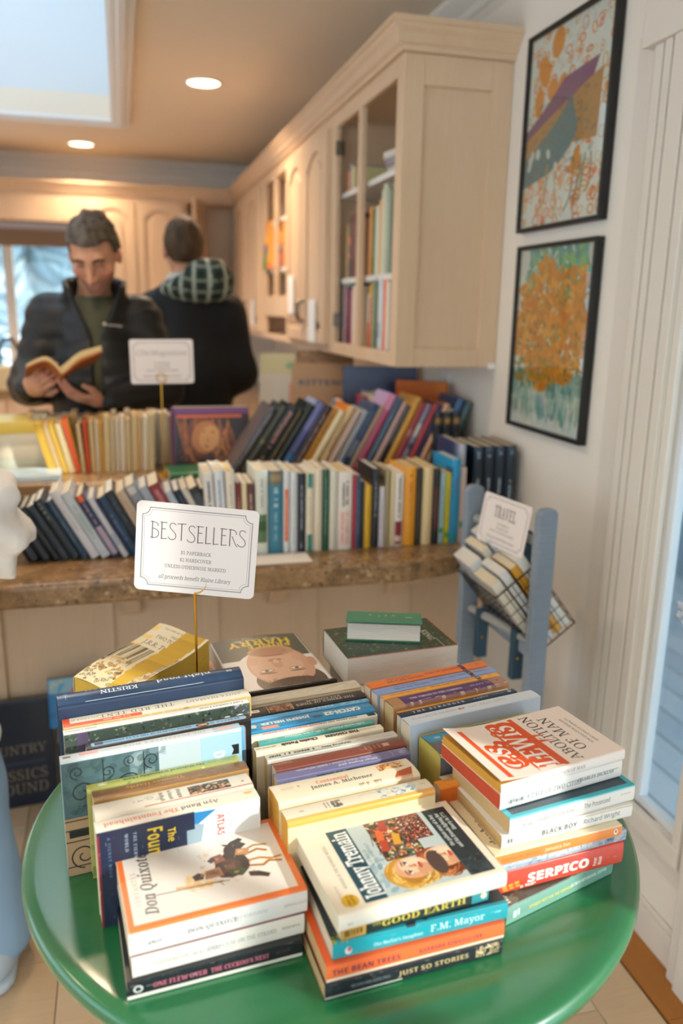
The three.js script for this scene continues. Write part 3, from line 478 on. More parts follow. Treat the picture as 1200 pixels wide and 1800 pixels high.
{ // back wall units right of the window
  const zf = -6.17, b0 = CB, g = thing('wall_cabinet', 'pale maple cabinet with two arched doors on the far wall, right of the window', 'cabinet');
  mesh('cabinet_box', boxAt(-0.2, 0.47, b0, CT, ZB + 0.001, zf - 0.001), M.maple, g); cabinetDoor(0.32, CT - b0 - 0.06, g, [-0.03, b0 + 0.03, zf - 0.0005], 0, 1); cabinetDoor(0.32, CT - b0 - 0.06, g, [0.3, b0 + 0.03, zf - 0.0005], 0, -1);
  const c = thing('corner_cabinet', 'corner cabinet on the far wall with its door standing open', 'cabinet');
  mesh('cabinet_back', boxAt(0.472, 0.85, b0, CT, ZB + 0.001, ZB + 0.015), M.maple, c); mesh('cabinet_side', boxAt(0.472, 0.488, b0, CT, ZB + 0.015, zf), M.maple, c); mesh('cabinet_bottom', boxAt(0.488, 0.85, b0, b0 + 0.02, ZB + 0.015, zf), M.maple, c); mesh('cabinet_top', boxAt(0.488, 0.85, CT - 0.02, CT, ZB + 0.015, zf), M.maple, c); mesh('shelf', boxAt(0.488, 0.85, 1.75, 1.77, ZB + 0.015, zf - 0.02), M.maple, c);
  const d = cabinetDoor(0.33, CT - b0 - 0.03, c, [0.66, b0 + 0.01, zf + 0.155], 0, 0); d.rotation.y = 1.25; d.position.set(0.555, b0 + 0.01, zf + 0.17);
  const v = thing('window_valance', 'grey-brown pleated blind gathered at the top of the kitchen window', 'blind'); mesh('headrail', boxAt(-2.28, -0.23, 1.985, 2.03, -6.34, -6.28, 0.004), std('#b9b6bd', 0.6), v);
  for (let i = 0; i < 6; i++) mesh('pleat', boxAt(-2.27, -0.24, 1.872 + i * 0.019, 1.889 + i * 0.019, -6.345 + (i % 2) * 0.008, -6.285 - (i % 2) * 0.006, 0.004), std('#9a8068', 0.9), v);
  const f = thing('maple_fascia', 'maple fascia board bridging the top of the kitchen window', 'trim board'); mesh('board', boxAt(-2.5, -0.202, 2.045, CT, zf - 0.02, zf, 0.002), M.mapleH, f); mesh('return', boxAt(-2.5, -0.202, 2.035, 2.045, ZB + 0.001, zf), M.mapleH, f);
}
{ // crown moulding running along all the wall cabinets
  const p = [[0, 0], [0.012, 0], [0.014, 0.012], [0.024, 0.02], [0.034, 0.04], [0.046, 0.052], [0.05, 0.062], [0.056, 0.064], [0.056, 0.078], [0, 0.078]];
  const g = thing('cabinet_crown_moulding', 'maple crown moulding along the top of the wall cabinets', 'moulding');
  mesh('moulding', moulding(p, [(o, u) => [-2.5, CT + u, -6.169 + o], (o, u) => [CX - o, CT + u, -6.169 + o], (o, u) => [CX - o, CT + u, -2.466 + o], (o, u) => [XR - 0.001, CT + u, -2.466 + o]]), M.mapleH, g);
  mesh('cover_board', merge([boxAt(CX - 0.001, XR - 0.001, CT + 0.06, CT + 0.076, -6.15, -2.468), boxAt(-2.5, CX - 0.002, CT + 0.06, CT + 0.076, ZB + 0.001, -6.17)]), M.mapleH, g);
}
{ // base cabinets and worktops along the right and far walls
  const g = thing('base_cabinet_run', 'maple base cabinets under the worktop along the right wall', 'cabinet'); mesh('cabinet_box', boxAt(0.58, XR - 0.001, 0.001, 0.87, -6.49, -3.2), M.maple, g); for (let i = 0; i < 4; i++) cabinetDoor(0.62, 0.72, g, [0.579, 0.12, -3.6 - i * 0.68], -Math.PI / 2, i % 2 ? 1 : -1);
  const b = thing('base_cabinet_run', 'maple base cabinets under the far kitchen window', 'cabinet'); mesh('cabinet_box', boxAt(-2.6, 0.55, 0.001, 0.87, -6.49, -5.92), M.maple, b); for (let i = 0; i < 5; i++) cabinetDoor(0.56, 0.72, b, [-2.3 + i * 0.62, 0.12, -5.919], 0, i % 2 ? 1 : -1);
  tag(mesh('worktop', merge([boxAt(0.54, XR - 0.001, 0.871, 0.91, -6.49, -2.96, 0.004), boxAt(-2.6, 0.539, 0.871, 0.91, -6.49, -5.88, 0.004)]), M.stone), 'brown stone worktop running along the right and far kitchen walls', 'worktop');
  const f = thing('kitchen_faucet', 'dark arched kitchen faucet under the far window', 'faucet', [-0.83, 0.911, -6.2]); mesh('spout', tube([[0, 0, 0], [0, 0.22, 0], [0.02, 0.31, 0.01], [0.09, 0.33, 0.05], [0.13, 0.26, 0.07]], 0.013), M.dark, f); mesh('lever', rod([0, 0.06, 0], [0.08, 0.1, 0], 0.008), M.dark, f);
}
{ // peninsula: panelled front, corbels, lower stone counter, riser and raised stone ledge
  const g = thing('counter_base', 'wood-panelled base of the stone counter', 'counter'), zf = -2.42;
  const mat = M.panelWood;
  mesh('core', boxAt(-2.3, XR - 0.001, 0.001, 0.755, -2.95, zf - 0.012), M.maple, g);
  for (let i = 0, x = -2.3; x < XR - 0.05; i++, x += 0.32) { mesh('front_panel', boxAt(x + 0.001, Math.min(x + 0.262, XR - 0.002), 0.09, 0.755, zf - 0.012, zf - 0.002), mat, g); if (x + 0.32 < XR) mesh('stile', boxAt(x + 0.262, x + 0.32, 0.09, 0.755, zf - 0.012, zf + 0.006, 0.003), mat, g); }
  mesh('plinth', boxAt(-2.3, XR - 0.001, 0.001, 0.09, zf - 0.012, zf + 0.008, 0.003), mat, g); mesh('riser', boxAt(-2.3, XR - 0.001, 0.82, 0.915, -2.64, -2.615), M.maple, g); mesh('core', boxAt(-2.3, XR - 0.001, 0.755, 0.914, -2.95, -2.641), M.maple, g);
  const cs = new THREE.Shape(); cs.moveTo(0, 0); cs.lineTo(0.27, 0); cs.lineTo(0.27, -0.05); cs.bezierCurveTo(0.2, -0.07, 0.16, -0.1, 0.1, -0.11); cs.bezierCurveTo(0.06, -0.13, 0.05, -0.17, 0, -0.19); cs.closePath();
  for (const x of [-1.6, -1.0, -0.46, -0.008, 0.436, 0.828]) { const k = sheet(cs, 0.05, 0.003); k.rotateY(-Math.PI / 2); k.translate(0.025, 0.757, zf + 0.0065); const m = mesh('corbel', metreUV(k), mat, g); m.position.x = x; }
  const top = new THREE.Shape(); top.moveTo(-2.4, 2.0); top.lineTo(0.7, 2.0); top.bezierCurveTo(0.85, 2.0, 0.95, 2.06, 1.02, 2.12); top.lineTo(XR - 0.001, 2.2); top.lineTo(XR - 0.001, 2.612); top.lineTo(-2.4, 2.612); top.closePath();
  const ct = flat(new THREE.ExtrudeGeometry(top, { depth: 0.038, bevelEnabled: true, bevelThickness: 0.012, bevelSize: 0.012, bevelOffset: -0.012, bevelSegments: 3, curveSegments: 12 })); ct.rotateX(-Math.PI / 2); ct.translate(0, 0.77, 0); ct.computeVertexNormals();
  tag(mesh('stone_counter', metreUV(ct), M.stone), 'brown speckled stone counter with a rounded front edge, carrying the row of upright hardcovers', 'counter');
  const t2 = boxAt(-2.4, XR - 0.001, 0.915, 0.95, -3.0, -2.585, 0.01); tag(mesh('stone_ledge', t2, M.stone), 'raised brown stone ledge behind the counter, carrying leaning books and paperbacks', 'counter');
}
{ // wall sockets between counter and cabinets
  const sock = (z, w) => { const g = thing('wall_socket', `white electrical outlet plate under the near wall cabinet, the ${w} one`, 'outlet', [XR, 1.2, z]); mesh('plate', boxAt(-0.006, -0.0005, -0.06, 0.06, -0.038, 0.038, 0.002), M.white, g); for (const y of [-0.025, 0.025]) mesh('receptacle', boxAt(-0.008, -0.005, y - 0.014, y + 0.014, -0.014, 0.014, 0.002), std('#d9d7d2', 0.5), g); };
  sock(-2.88, 'nearer'); sock(-3.3, 'farther');
}
{ // round green metal table
  const cx = 0.264, cz = -0.996, r = 0.421, g = thing('round_table', 'round green painted metal bistro table with a rolled rim, covered with paperbacks', 'table', [cx, 0, cz]);
  mesh('tabletop', flat(new THREE.LatheGeometry([[0, 0.776], [r - 0.022, 0.776], [r - 0.02, 0.768], [r - 0.012, 0.762], [r - 0.003, 0.765], [r, 0.774], [r - 0.001, 0.783], [r - 0.007, 0.789], [r - 0.02, 0.79], [r - 0.03, 0.7898], [0, 0.7898]].map((p) => new THREE.Vector2(...p)), 128)), M.green, g);
  for (let k = 0; k < 3; k++) { const a = k * 2.094 + 0.4, c = Math.cos(a), s = Math.sin(a); mesh('leg', tube([[c * 0.06, 0.765, s * 0.06], [c * 0.05, 0.45, s * 0.05], [c * 0.12, 0.2, s * 0.12], [c * 0.3, 0.012, s * 0.3]], 0.011), M.green, g); }
  mesh('leg_ring', flat(new THREE.TorusGeometry(0.06, 0.008, 8, 24)).rotateX(Math.PI / 2).translate(0, 0.42, 0), M.green, g); mesh('under_frame', flat(new THREE.TorusGeometry(0.2, 0.008, 8, 32)).rotateX(Math.PI / 2).translate(0, 0.768, 0), M.green, g);
}

// ---------------------------------------------------------------- sign cards on gilt ring stands
function cardTexture(title, titleFont, narrow, vis) {
  return canvasTex(900, 690, (c, w, h) => {
    c.fillStyle = '#e9dfda'; c.fillRect(0, 0, w, h); const frame = (m, q, lw) => { c.lineWidth = lw; c.strokeStyle = '#8f8a89'; c.beginPath(); const x0 = m, x1 = w - m, y0 = m, y1 = h - m; c.moveTo(x0 + q, y0); c.lineTo(x1 - q, y0); c.arc(x1, y0, q, Math.PI, Math.PI / 2, true); c.lineTo(x1, y1 - q); c.arc(x1, y1, q, -Math.PI / 2, Math.PI, true); c.lineTo(x0 + q, y1); c.arc(x0, y1, q, 0, -Math.PI / 2, true); c.lineTo(x0, y0 + q); c.arc(x0, y0, q, Math.PI / 2, 0, true); c.closePath(); c.stroke(); };
    frame(46, 54, 7); frame(62, 52, 2.5);
    const line = (s, y, size, font, col = '#5d5856', wide = 1, italic) => { c.save(); c.translate(w / 2, y); c.scale(wide, 1); if (italic) c.transform(1, 0, -0.25, 1, 0, 0); c.font = size + 'px ' + font; c.fillStyle = col; c.textAlign = 'center'; c.textBaseline = 'middle'; c.fillText(s, 0, 0); c.restore(); };
    title(c, w, h, line); line('$1 PAPERBACK', 372, 38, 'serif', '#55504e', 0.82); line('$2 HARDCOVER', 428, 38, 'serif', '#55504e', 0.82); line('UNLESS OTHERWISE MARKED', 484, 38, 'serif', '#55504e', 0.82); line('all proceeds benefit Blaine Library', 570, 42, 'serif', '#4f4a48', 0.78, true);
  });
}
// tall thin display capitals with high waists, drawn as strokes
function displayCaps(c, str, x, y, h, col) {
  const S = { B: [0.46, [[[0.1, 0], [0.1, 1]], [[0, 0.02], [0.26, 0, 0.46, 0.1, 0.42, 0.24, 0.36, 0.4, 0.1, 0.42]], [[0.1, 0.42], [0.34, 0.42, 0.5, 0.56, 0.46, 0.76, 0.4, 0.98, 0.18, 1.02, 0, 0.94]]]], E: [0.38, [[[0.08, 0], [0.08, 1]], [[0, 0.01], [0.36, 0.01]], [[0.08, 0.4], [0.3, 0.4]], [[0.08, 0.99], [0.38, 0.97]]]], S: [0.42, [[[0.4, 0.1], [0.3, -0.04, 0.06, -0.02, 0.06, 0.2, 0.06, 0.42, 0.42, 0.5, 0.42, 0.78, 0.42, 1.06, 0.06, 1.06, -0.02, 0.86]]]], T: [0.4, [[[0.22, 0], [0.22, 1]], [[-0.02, 0.03], [0.46, 0]]]], L: [0.34, [[[0.06, 0], [0.06, 1]], [[0.06, 0.99], [0.34, 0.96]]]], R: [0.46, [[[0.08, 0], [0.08, 1]], [[0, 0.02], [0.3, -0.02, 0.48, 0.1, 0.42, 0.28, 0.36, 0.42, 0.08, 0.42]], [[0.2, 0.42], [0.3, 0.6, 0.38, 0.9, 0.52, 1.02]]]], A: [0.5, [[[0.25, 0], [0.02, 1]], [[0.25, 0], [0.48, 1]], [[0.1, 0.68], [0.4, 0.68]]]], V: [0.5, [[[0.02, 0], [0.25, 1]], [[0.48, 0], [0.25, 1]]]], ' ': [0.22, []] };
  let px = x; c.strokeStyle = col; c.lineCap = 'round';
  for (const ch of str) { const [w, st] = S[ch]; st.forEach((q, i) => { c.lineWidth = h * (i === 0 && q[1].length === 2 ? 0.056 : 0.042); c.beginPath(); c.moveTo(px + q[0][0] * h, y + q[0][1] * h); const p = q[1]; if (p.length === 2) c.lineTo(px + p[0] * h, y + p[1] * h); else for (let k = 0; k + 5 < p.length + 0; k += 6) c.bezierCurveTo(px + p[k] * h, y + p[k + 1] * h, px + p[k + 2] * h, y + p[k + 3] * h, px + p[k + 4] * h, y + p[k + 5] * h); c.stroke(); }); px += (w + 0.1) * h; }
  return px - x;
}
function cardGeometry(w, h, t, r) {
  const s = new THREE.Shape(); s.moveTo(-w / 2 + r, -h / 2); s.lineTo(w / 2 - r, -h / 2); s.absarc(w / 2 - r, -h / 2 + r, r, -Math.PI / 2, 0); s.lineTo(w / 2, h / 2 - r); s.absarc(w / 2 - r, h / 2 - r, r, 0, Math.PI / 2); s.lineTo(-w / 2 + r, h / 2); s.absarc(-w / 2 + r, h / 2 - r, r, Math.PI / 2, Math.PI); s.lineTo(-w / 2, -h / 2 + r); s.absarc(-w / 2 + r, -h / 2 + r, r, Math.PI, Math.PI * 1.5);
  const g = flat(new THREE.ExtrudeGeometry(s, { depth: t, bevelEnabled: false, curveSegments: 8 })), p = g.attributes.position, uv = new Float32Array(p.count * 2); for (let i = 0; i < p.count; i++) { uv[2 * i] = p.getX(i) / w + 0.5; uv[2 * i + 1] = p.getY(i) / h + 0.5; } g.setAttribute('uv', new THREE.BufferAttribute(uv, 2)); return g;
}
const tBest = cardTexture((c, w, h) => { displayCaps(c, 'BEST', 108, 150, 128, '#5a5553'); displayCaps(c, 'SELLERS', 382, 158, 128, '#5a5553'); });
const tMag = cardTexture((c, w, h, line) => { line('CDs/Magazines', 210, 104, 'serif', '#a09a98', 0.98, true); });
const tTravel = cardTexture((c, w, h) => { c.save(); c.translate(w / 2, 215); c.scale(0.78, 1.7); c.font = 'bold 130px serif'; c.fillStyle = '#77716f'; c.textAlign = 'center'; c.textBaseline = 'middle'; c.fillText('TRAVEL', 0, 0); c.restore(); });
function ringStand(g, rodTop, ringR) {
  mesh('base', flat(new THREE.LatheGeometry([[0, 0], [0.028, 0], [0.03, 0.003], [0.028, 0.006], [0.006, 0.008], [0.004, 0.012], [0, 0.012]].map((p) => new THREE.Vector2(...p)), 32)), M.brass, g);
  mesh('rod', rod([0, 0.008, 0], [0, rodTop, 0], 0.0021, 10), M.brass, g);
  const pts = []; for (let i = 0; i <= 44; i++) { const a = -Math.PI / 2 + i / 44 * Math.PI * 3.85; pts.push([ringR * Math.cos(a), rodTop + ringR + ringR * Math.sin(a), 0.0035 - 0.007 * (i / 44)]); }
  mesh('ring_clip', flat(new THREE.TubeGeometry(new THREE.CatmullRomCurve3(pts.map((p) => new THREE.Vector3(...p))), 120, 0.0017, 6)), M.brass, g);
}
function signCard(tex, w, h, label, pos, q) { const m = mesh('sign_card', cardGeometry(w, h, 0.0009, 0.0085), std('#ffffff', 0.7, { map: tex })); m.position.set(...pos); m.quaternion.copy(q); return tag(m, label, 'sign'); }
{
  const s = thing('gilt_ring_stand', 'gold wire stand with a ring clip rising behind the dark blue hardcover', 'sign stand', [0.089, TT + 0.0005, -1.165], rad(-15)); ringStand(s, 0.282, 0.0185);
  signCard(tBest, 0.179, 0.137, 'cream sign card reading BEST SELLERS, clipped in the gold ring above the table', [0.0925, 1.1395, -1.1606], qm(QY(-15), QZ(-4.5)));
  const t = thing('gilt_ring_stand', 'gold wire stand with a ring clip on the raised ledge before the men', 'sign stand', [0.117, 0.9505, -2.668], 0); ringStand(t, 0.3, 0.014);
  signCard(tMag, 0.197, 0.139, 'cream sign card with a grey script heading, clipped above the raised ledge', [0.1215, 1.316, -2.668], qm(QY(0), QZ(0.6)));
}

// ---------------------------------------------------------------- grey ladder rack with wire baskets by the right wall
{
  const g = thing('ladder_rack', 'weathered blue-grey wooden ladder rack standing between the counter and the right wall', 'rack', [0, 0, 0]);
  const grey = std('#c6d0da', 0.7, { map: rep(woodTex([190, 195, 200], [148, 156, 164]), 3, 1.2), bumpMap: rep(tGrain, 8, 2), bumpScale: 0.0006 }), rung = std('#9b9d9a', 0.7);
  const post = (x, z) => { const s = new THREE.Shape(), w = 0.052; s.moveTo(-w / 2, 0); s.lineTo(w / 2, 0); s.lineTo(w / 2, 1.02); s.quadraticCurveTo(w / 2, 1.038, w / 2 - 0.016, 1.042); s.lineTo(-w / 2 + 0.016, 1.042); s.quadraticCurveTo(-w / 2, 1.038, -w / 2, 1.02); s.closePath(); const k = sheet(s, 0.022, 0.003); k.translate(0, 0, -0.011); k.rotateY(rad(8)); k.translate(x, 0.001, z); mesh('post', swapUV(metreUV(k)), grey, g); };
  post(0.948, -1.655); post(0.888, -1.935);
  const A = [0.944, -1.668], Bk = [0.892, -1.922];
  for (const y of [0.2, 0.46, 0.7, 0.955]) mesh('rung', rod([A[0], y, A[1]], [Bk[0], y, Bk[1]], 0.012, 12), rung, g);
  for (const y of [0.955, 0.7, 0.46]) for (const t of [0.22, 0.8]) { const x = A[0] + (Bk[0] - A[0]) * t, z = A[1] + (Bk[1] - A[1]) * t; mesh('leather_strap', merge([boxAt(x - 0.016, x + 0.016, y - 0.12, y + 0.016, z - 0.012, z + 0.012, 0.004)]), std('#2f4a5c', 0.7), g); mesh('rivet', flat(new THREE.SphereGeometry(0.004, 8, 6)).translate(x - 0.003, y - 0.06, z + 0.0125), M.brass, g); }
  for (const y of [0.66, 0.05]) mesh('back_batten', boxAt(0.93, 0.965, y, y + 0.04, -1.94, -1.65, 0.003), grey, g);
}
function wireBasket(label, cx, cy, cz, tilt, w, h, len, turn) {   // box of wire: opening along +y before tilting, length along z
  const g = thing('wire_basket', label, 'basket', [cx, cy, cz]); g.quaternion.copy(qm(QY(turn), QZ(tilt)));
  const r = 0.0011, wire = std('#3a342e', 0.5, { metalness: 0.6 }), L2 = len / 2, w2 = w / 2;
  const rim = [[-w2, h, -L2], [w2, h, -L2], [w2, h, L2], [-w2, h, L2]]; mesh('rim_wire', merge(rim.map((p, i) => rod(p, rim[(i + 1) % 4], 0.0022, 6))), wire, g);
  const base = [[-w2, 0, -L2], [w2, 0, -L2], [w2, 0, L2], [-w2, 0, L2]]; mesh('base_wire', merge(base.map((p, i) => rod(p, base[(i + 1) % 4], 0.0018, 6))), wire, g);
  const l = []; for (let i = 0; i <= 9; i++) { const z = -L2 + len * i / 9; l.push(rod([-w2, h, z], [-w2, 0, z], r, 5), rod([w2, h, z], [w2, 0, z], r, 5), rod([-w2, 0, z], [w2, 0, z], r, 5)); }
  for (let i = 0; i <= 5; i++) { const x = -w2 + w * i / 5; l.push(rod([x, h, -L2], [x, 0, -L2], r, 5), rod([x, h, L2], [x, 0, L2], r, 5)); }
  for (let i = 1; i < 6; i++) { const y = h * i / 6; l.push(rod([-w2, y, -L2], [-w2, y, L2], r, 5), rod([w2, y, -L2], [w2, y, L2], r, 5), rod([-w2, y, -L2], [w2, y, -L2], r, 5), rod([-w2, y, L2], [w2, y, L2], r, 5)); }
  mesh('wire_mesh', merge(l), wire, g); return g;
}

// ---------------------------------------------------------------- books on the green table
const TR_ = 2.5;                                             // print resolution in pixels per millimetre
const B = (spec) => ({ res: TR_, ...spec });
const foliage = (c, w, h, n, cols, a = 1, b = 4) => { for (let i = 0; i < n; i++) { c.fillStyle = pick(cols); c.beginPath(); c.ellipse(R(0, w), R(0, h), R(a, b), R(a * 0.5, b * 0.6), R(0, 3), 0, 7); c.fill(); } };
const curl = (c, x, y, r, dir, lw, col) => { c.strokeStyle = col; c.lineWidth = lw; c.beginPath(); for (let i = 0; i <= 40; i++) { const t = i / 40, a = t * 9 * dir, q = r * (1 - 0.8 * t); const X = x + q * Math.cos(a), Y = y + q * Math.sin(a); i ? c.lineTo(X, Y) : c.moveTo(X, Y); } c.stroke(); };
const band = (c, x0, x1, y0, y1, col) => { c.fillStyle = col; c.fillRect(x0, y0, x1 - x0, y1 - y0); };

// left row: spines up, front covers towards the camera, heads to the right
const rowL = { turn: 8.3, tip: 2.5 };
addBook(B({ name: 'hardcover_book', kind: 'hardback', L: 0.26, W: 0.168, T: 0.0436, color: '#1d3350', spine: '#24466b', pages: 'cream', bulge: 0.007,
  spineArt(c, L, T) { for (let i = 0; i < 26; i++) band(c, R(0, L), R(0, L), 0, T, 'rgba(20,30,48,0.06)'); text(c, 'night road', L * 0.17, T * 0.5, 17, '#e9ebee', 'serif', { wide: 0.95 }); text(c, 'KRISTIN', L * 0.58, T * 0.35, 13, '#dfe4ea', 'serif'); text(c, 'HANNAH', L * 0.63, T * 0.72, 13, '#dfe4ea', 'serif'); text(c, '88', L * 0.05, T * 0.4, 8, '#cdd6e2', 'bold'); text(c, 'ST', L * 0.945, T * 0.5, 6, '#aab6c6', 'serif'); band(c, L * 0.955, L * 0.958, T * 0.2, T * 0.8, '#8d9bb0'); for (let i = 0; i < 6; i++) band(c, R(10, L), R(10, L) + 0.7, 0, 0.7, '#e6e6e6'); } }),
  'dark blue hardcover with white lettering, rearmost of the left spine-up row on the table', undefined, 'spineUpTurned', 0.021, TT, -1.092, rowL);
addBook(B({ L: 0.258, W: 0.152, T: 0.0286, color: '#c9ab6a', spine: '#ece2d0', pages: 'cream',
  spineArt(c, L, T) { band(c, L * 0.6, L, 0, T * 0.3, '#e2552f'); band(c, L * 0.965, L, 0, T, '#e2552f'); text(c, 'ANITA DIAMANT', L * 0.04, T * 0.52, 10.5, '#8d8678', 'serif', { wide: 0.95 }); text(c, 'THE RED TENT', L * 0.42, T * 0.55, 14, '#6d6659', 'serif', { space: 0.08, wide: 0.9 }); text(c, 'PICADOR', L * 0.82, T * 0.6, 5, '#4a4640', 'serif', { space: 0.2 }); for (let i = 0; i < 4; i++) band(c, L * (0.94 + i * 0.006), L * (0.942 + i * 0.006), T * 0.5, T * 0.7, '#8a7f6c'); marks(c, L * 0.66, L * 0.8, T * 0.15, 3.5, '#f3c3a8'); },
  frontArt(c, w, h) { foliage(c, w, h, 120, ['#b8975a', '#d8bd84', '#a98a4f'], 2, 8); } }),
  'cream-spined paperback with a red strip, leaning right in front of the dark blue hardcover', undefined, 'spineUpTurned', 0.029, TT, -1.056, rowL);
addBook(B({ L: 0.252, W: 0.152, T: 0.0176, color: '#39443a', spine: '#efece8', pages: 'cream',
  spineArt(c, L, T) { text(c, 'Cold Comfort Farm', L * 0.03, T * 0.45, 6.5, '#4b4a4a', 'sbold'); text(c, 'Stella Gibbons', L * 0.83, T * 0.45, 6, '#5a5856', 'serif'); },
  frontArt(c, w, h) { band(c, 0, w, 0, h, '#46524a'); foliage(c, w, h, 900, ['#2c3a30', '#1d2824', '#5e6f5c', '#7d8c74', '#39473c', '#6b6f60'], 0.8, 3.2); foliage(c, w * 0.5, h * 0.12, 30, ['#8a7b9a', '#a899b4'], 1, 3); c.fillStyle = '#5b4f68'; c.fillRect(0, h * 0.88, 30, 14); text(c, 'COLD', 13, 14, 17, '#eef0ee', 'serif', { rot: 0 }); text(c, 'COMFORT', 13, 33, 17, '#eef0ee', 'serif'); } }),
  'white-spined paperback with a dark photograph of foliage on its cover', undefined, 'spineUpTurned', 0.028, TT, -1.031, rowL);
addBook(B({ L: 0.216, W: 0.152, T: 0.0196, color: '#16161a', pages: 'old',
  spineArt(c, L, T) { c.fillStyle = '#7db9dc'; c.beginPath(); c.roundRect(L * 0.02, T * 0.2, L * 0.95, T * 0.62, 4); c.fill(); c.strokeStyle = '#c96a4a'; c.lineWidth = 0.6; c.stroke(); text(c, 'REBECCA WELLS', L * 0.06, T * 0.52, 7, '#26323e', 'sbold'); c.fillStyle = '#3b2a20'; c.beginPath(); c.ellipse(L * 0.3, T * 0.5, 9, 6, 0, 0, 7); c.fill(); foliage(c, 1, 1, 0, ['#000']); for (const [dx, col] of [[-4, '#d8b68a'], [0, '#e3c49a'], [4, '#c99a6a']]) { c.fillStyle = col; c.beginPath(); c.arc(L * 0.3 + dx, T * 0.5, 2.4, 0, 7); c.fill(); } text(c, 'DIVINE SECRETS OF THE YA YA SISTERHOOD', L * 0.37, T * 0.52, 6.6, '#26323e', 'sbold', { wide: 0.82 }); band(c, L * 0.9, L * 0.95, T * 0.3, T * 0.72, '#2a4a66'); },
  frontArt(c, w, h) { c.fillStyle = '#6fb2d8'; c.beginPath(); c.roundRect(6, 8, w - 16, h - 18, 6); c.fill(); c.strokeStyle = '#b8553a'; c.lineWidth = 0.9; c.stroke(); c.strokeStyle = '#1d3a56'; c.lineWidth = 0.6; c.strokeRect(w * 0.45, 14, 20, 22); text(c, 'WELLS', w * 0.46, 22, 6, '#1d3a56', 'serif'); } }),
  'black-edged paperback with a pale blue panel and a small round picture on its spine', undefined, 'spineUpTurned', 0.040, TT, -0.987, rowL);
addBook(B({ L: 0.228, W: 0.158, T: 0.0161, color: '#a9c4cf', spine: '#d3dade', pages: 'cream',
  spineArt(c, L, T) { band(c, 0, L * 0.16, 0, T, '#a8cbdc'); band(c, L * 0.04, L * 0.14, T * 0.25, T * 0.75, '#e8b3a6'); text(c, "THE ZOOKEEPER'S WIFE", L * 0.2, T * 0.5, 7.5, '#8f9aa2', 'serif', { space: 0.12 }); marks(c, L * 0.66, L * 0.78, T * 0.5, 3, '#b9bcc0'); c.fillStyle = '#eeb0a8'; c.fillRect(L * 0.8, T * 0.3, L * 0.1, T * 0.5); band(c, L * 0.945, L * 0.985, T * 0.3, T * 0.62, '#5f6a70'); },
  frontArt(c, w, h) {
    band(c, 0, w, 0, h, '#48646a'); band(c, 0, w, 0, h * 0.24, '#9fc2d0'); band(c, 0, w, h * 0.24, h * 0.48, '#b4c2c6'); band(c, 0, 4, 0, h, '#d4dbdf');
    const at = (x, y, ww, hh, f) => { c.save(); c.beginPath(); c.rect(w * x, h * y, w * ww, h * hh); c.clip(); c.translate(w * x, h * y); f(w * ww, h * hh); c.restore(); };
    at(0.03, 0.44, 1, 0.2, (a, b) => foliage(c, a, b, 90, ['rgba(130,152,156,0.5)', 'rgba(96,122,126,0.5)', 'rgba(160,176,178,0.4)'], 4, 12)); at(0.03, 0.55, 0.55, 0.45, (a, b) => foliage(c, a, b, 80, ['rgba(60,88,86,0.5)', 'rgba(44,70,70,0.5)', 'rgba(90,122,110,0.4)'], 3, 9)); at(0.3, 0.24, 0.7, 0.2, (a, b) => foliage(c, a, b, 40, ['rgba(190,204,208,0.5)', 'rgba(160,180,186,0.5)'], 5, 14));
    at(0.5, 0.66, 0.5, 0.34, (a, b) => { band(c, 0, a, 0, b, '#ab8d6c'); foliage(c, a, b * 0.3, 26, ['#4f7d4a', '#6a9656'], 2, 6); });
    const ink = '#14181a'; for (const [x, y, r, d, l] of [[0.3, 0.64, 20, 1, 1.5], [0.3, 0.9, 18, -1, 1.5], [0.13, 0.52, 11, 1, 1.2], [0.16, 0.76, 9, -1, 1.2], [0.84, 0.91, 17, 1, 1.7], [0.38, 0.43, 8, -1, 1.1], [0.12, 0.92, 9, 1, 1.2], [0.5, 0.56, 12, 1, 1.3], [0.1, 0.64, 8, 1, 1.1]]) curl(c, w * x, h * y, r, d, l, ink);
    for (const [y, x0] of [[0.56, 0.04], [0.78, 0.04], [0.7, 0.5], [0.84, 0.5]]) band(c, w * x0, w, h * y, h * y + 1.3, ink); for (const x of [0.52, 0.6, 0.7, 0.92]) band(c, w * x, w * x + 1.4, h * 0.62, h, ink); band(c, w * 0.61, w * 0.67, h * 0.62, h * 0.98, ink);
    text(c, 'DIANE', 26, 30, 21, '#f2f4f2', 'bold', { wide: 0.8 }); c.fillStyle = '#1d2224'; c.beginPath(); c.moveTo(22, 4); c.lineTo(36, 4); c.lineTo(36, 14); c.lineTo(29, 11); c.lineTo(22, 14); c.fill(); } }),
  'pale blue paperback with black wrought-iron scrolls on its cover, in the left row', undefined, 'spineUpTurned', 0.017, TT, -0.954, rowL);
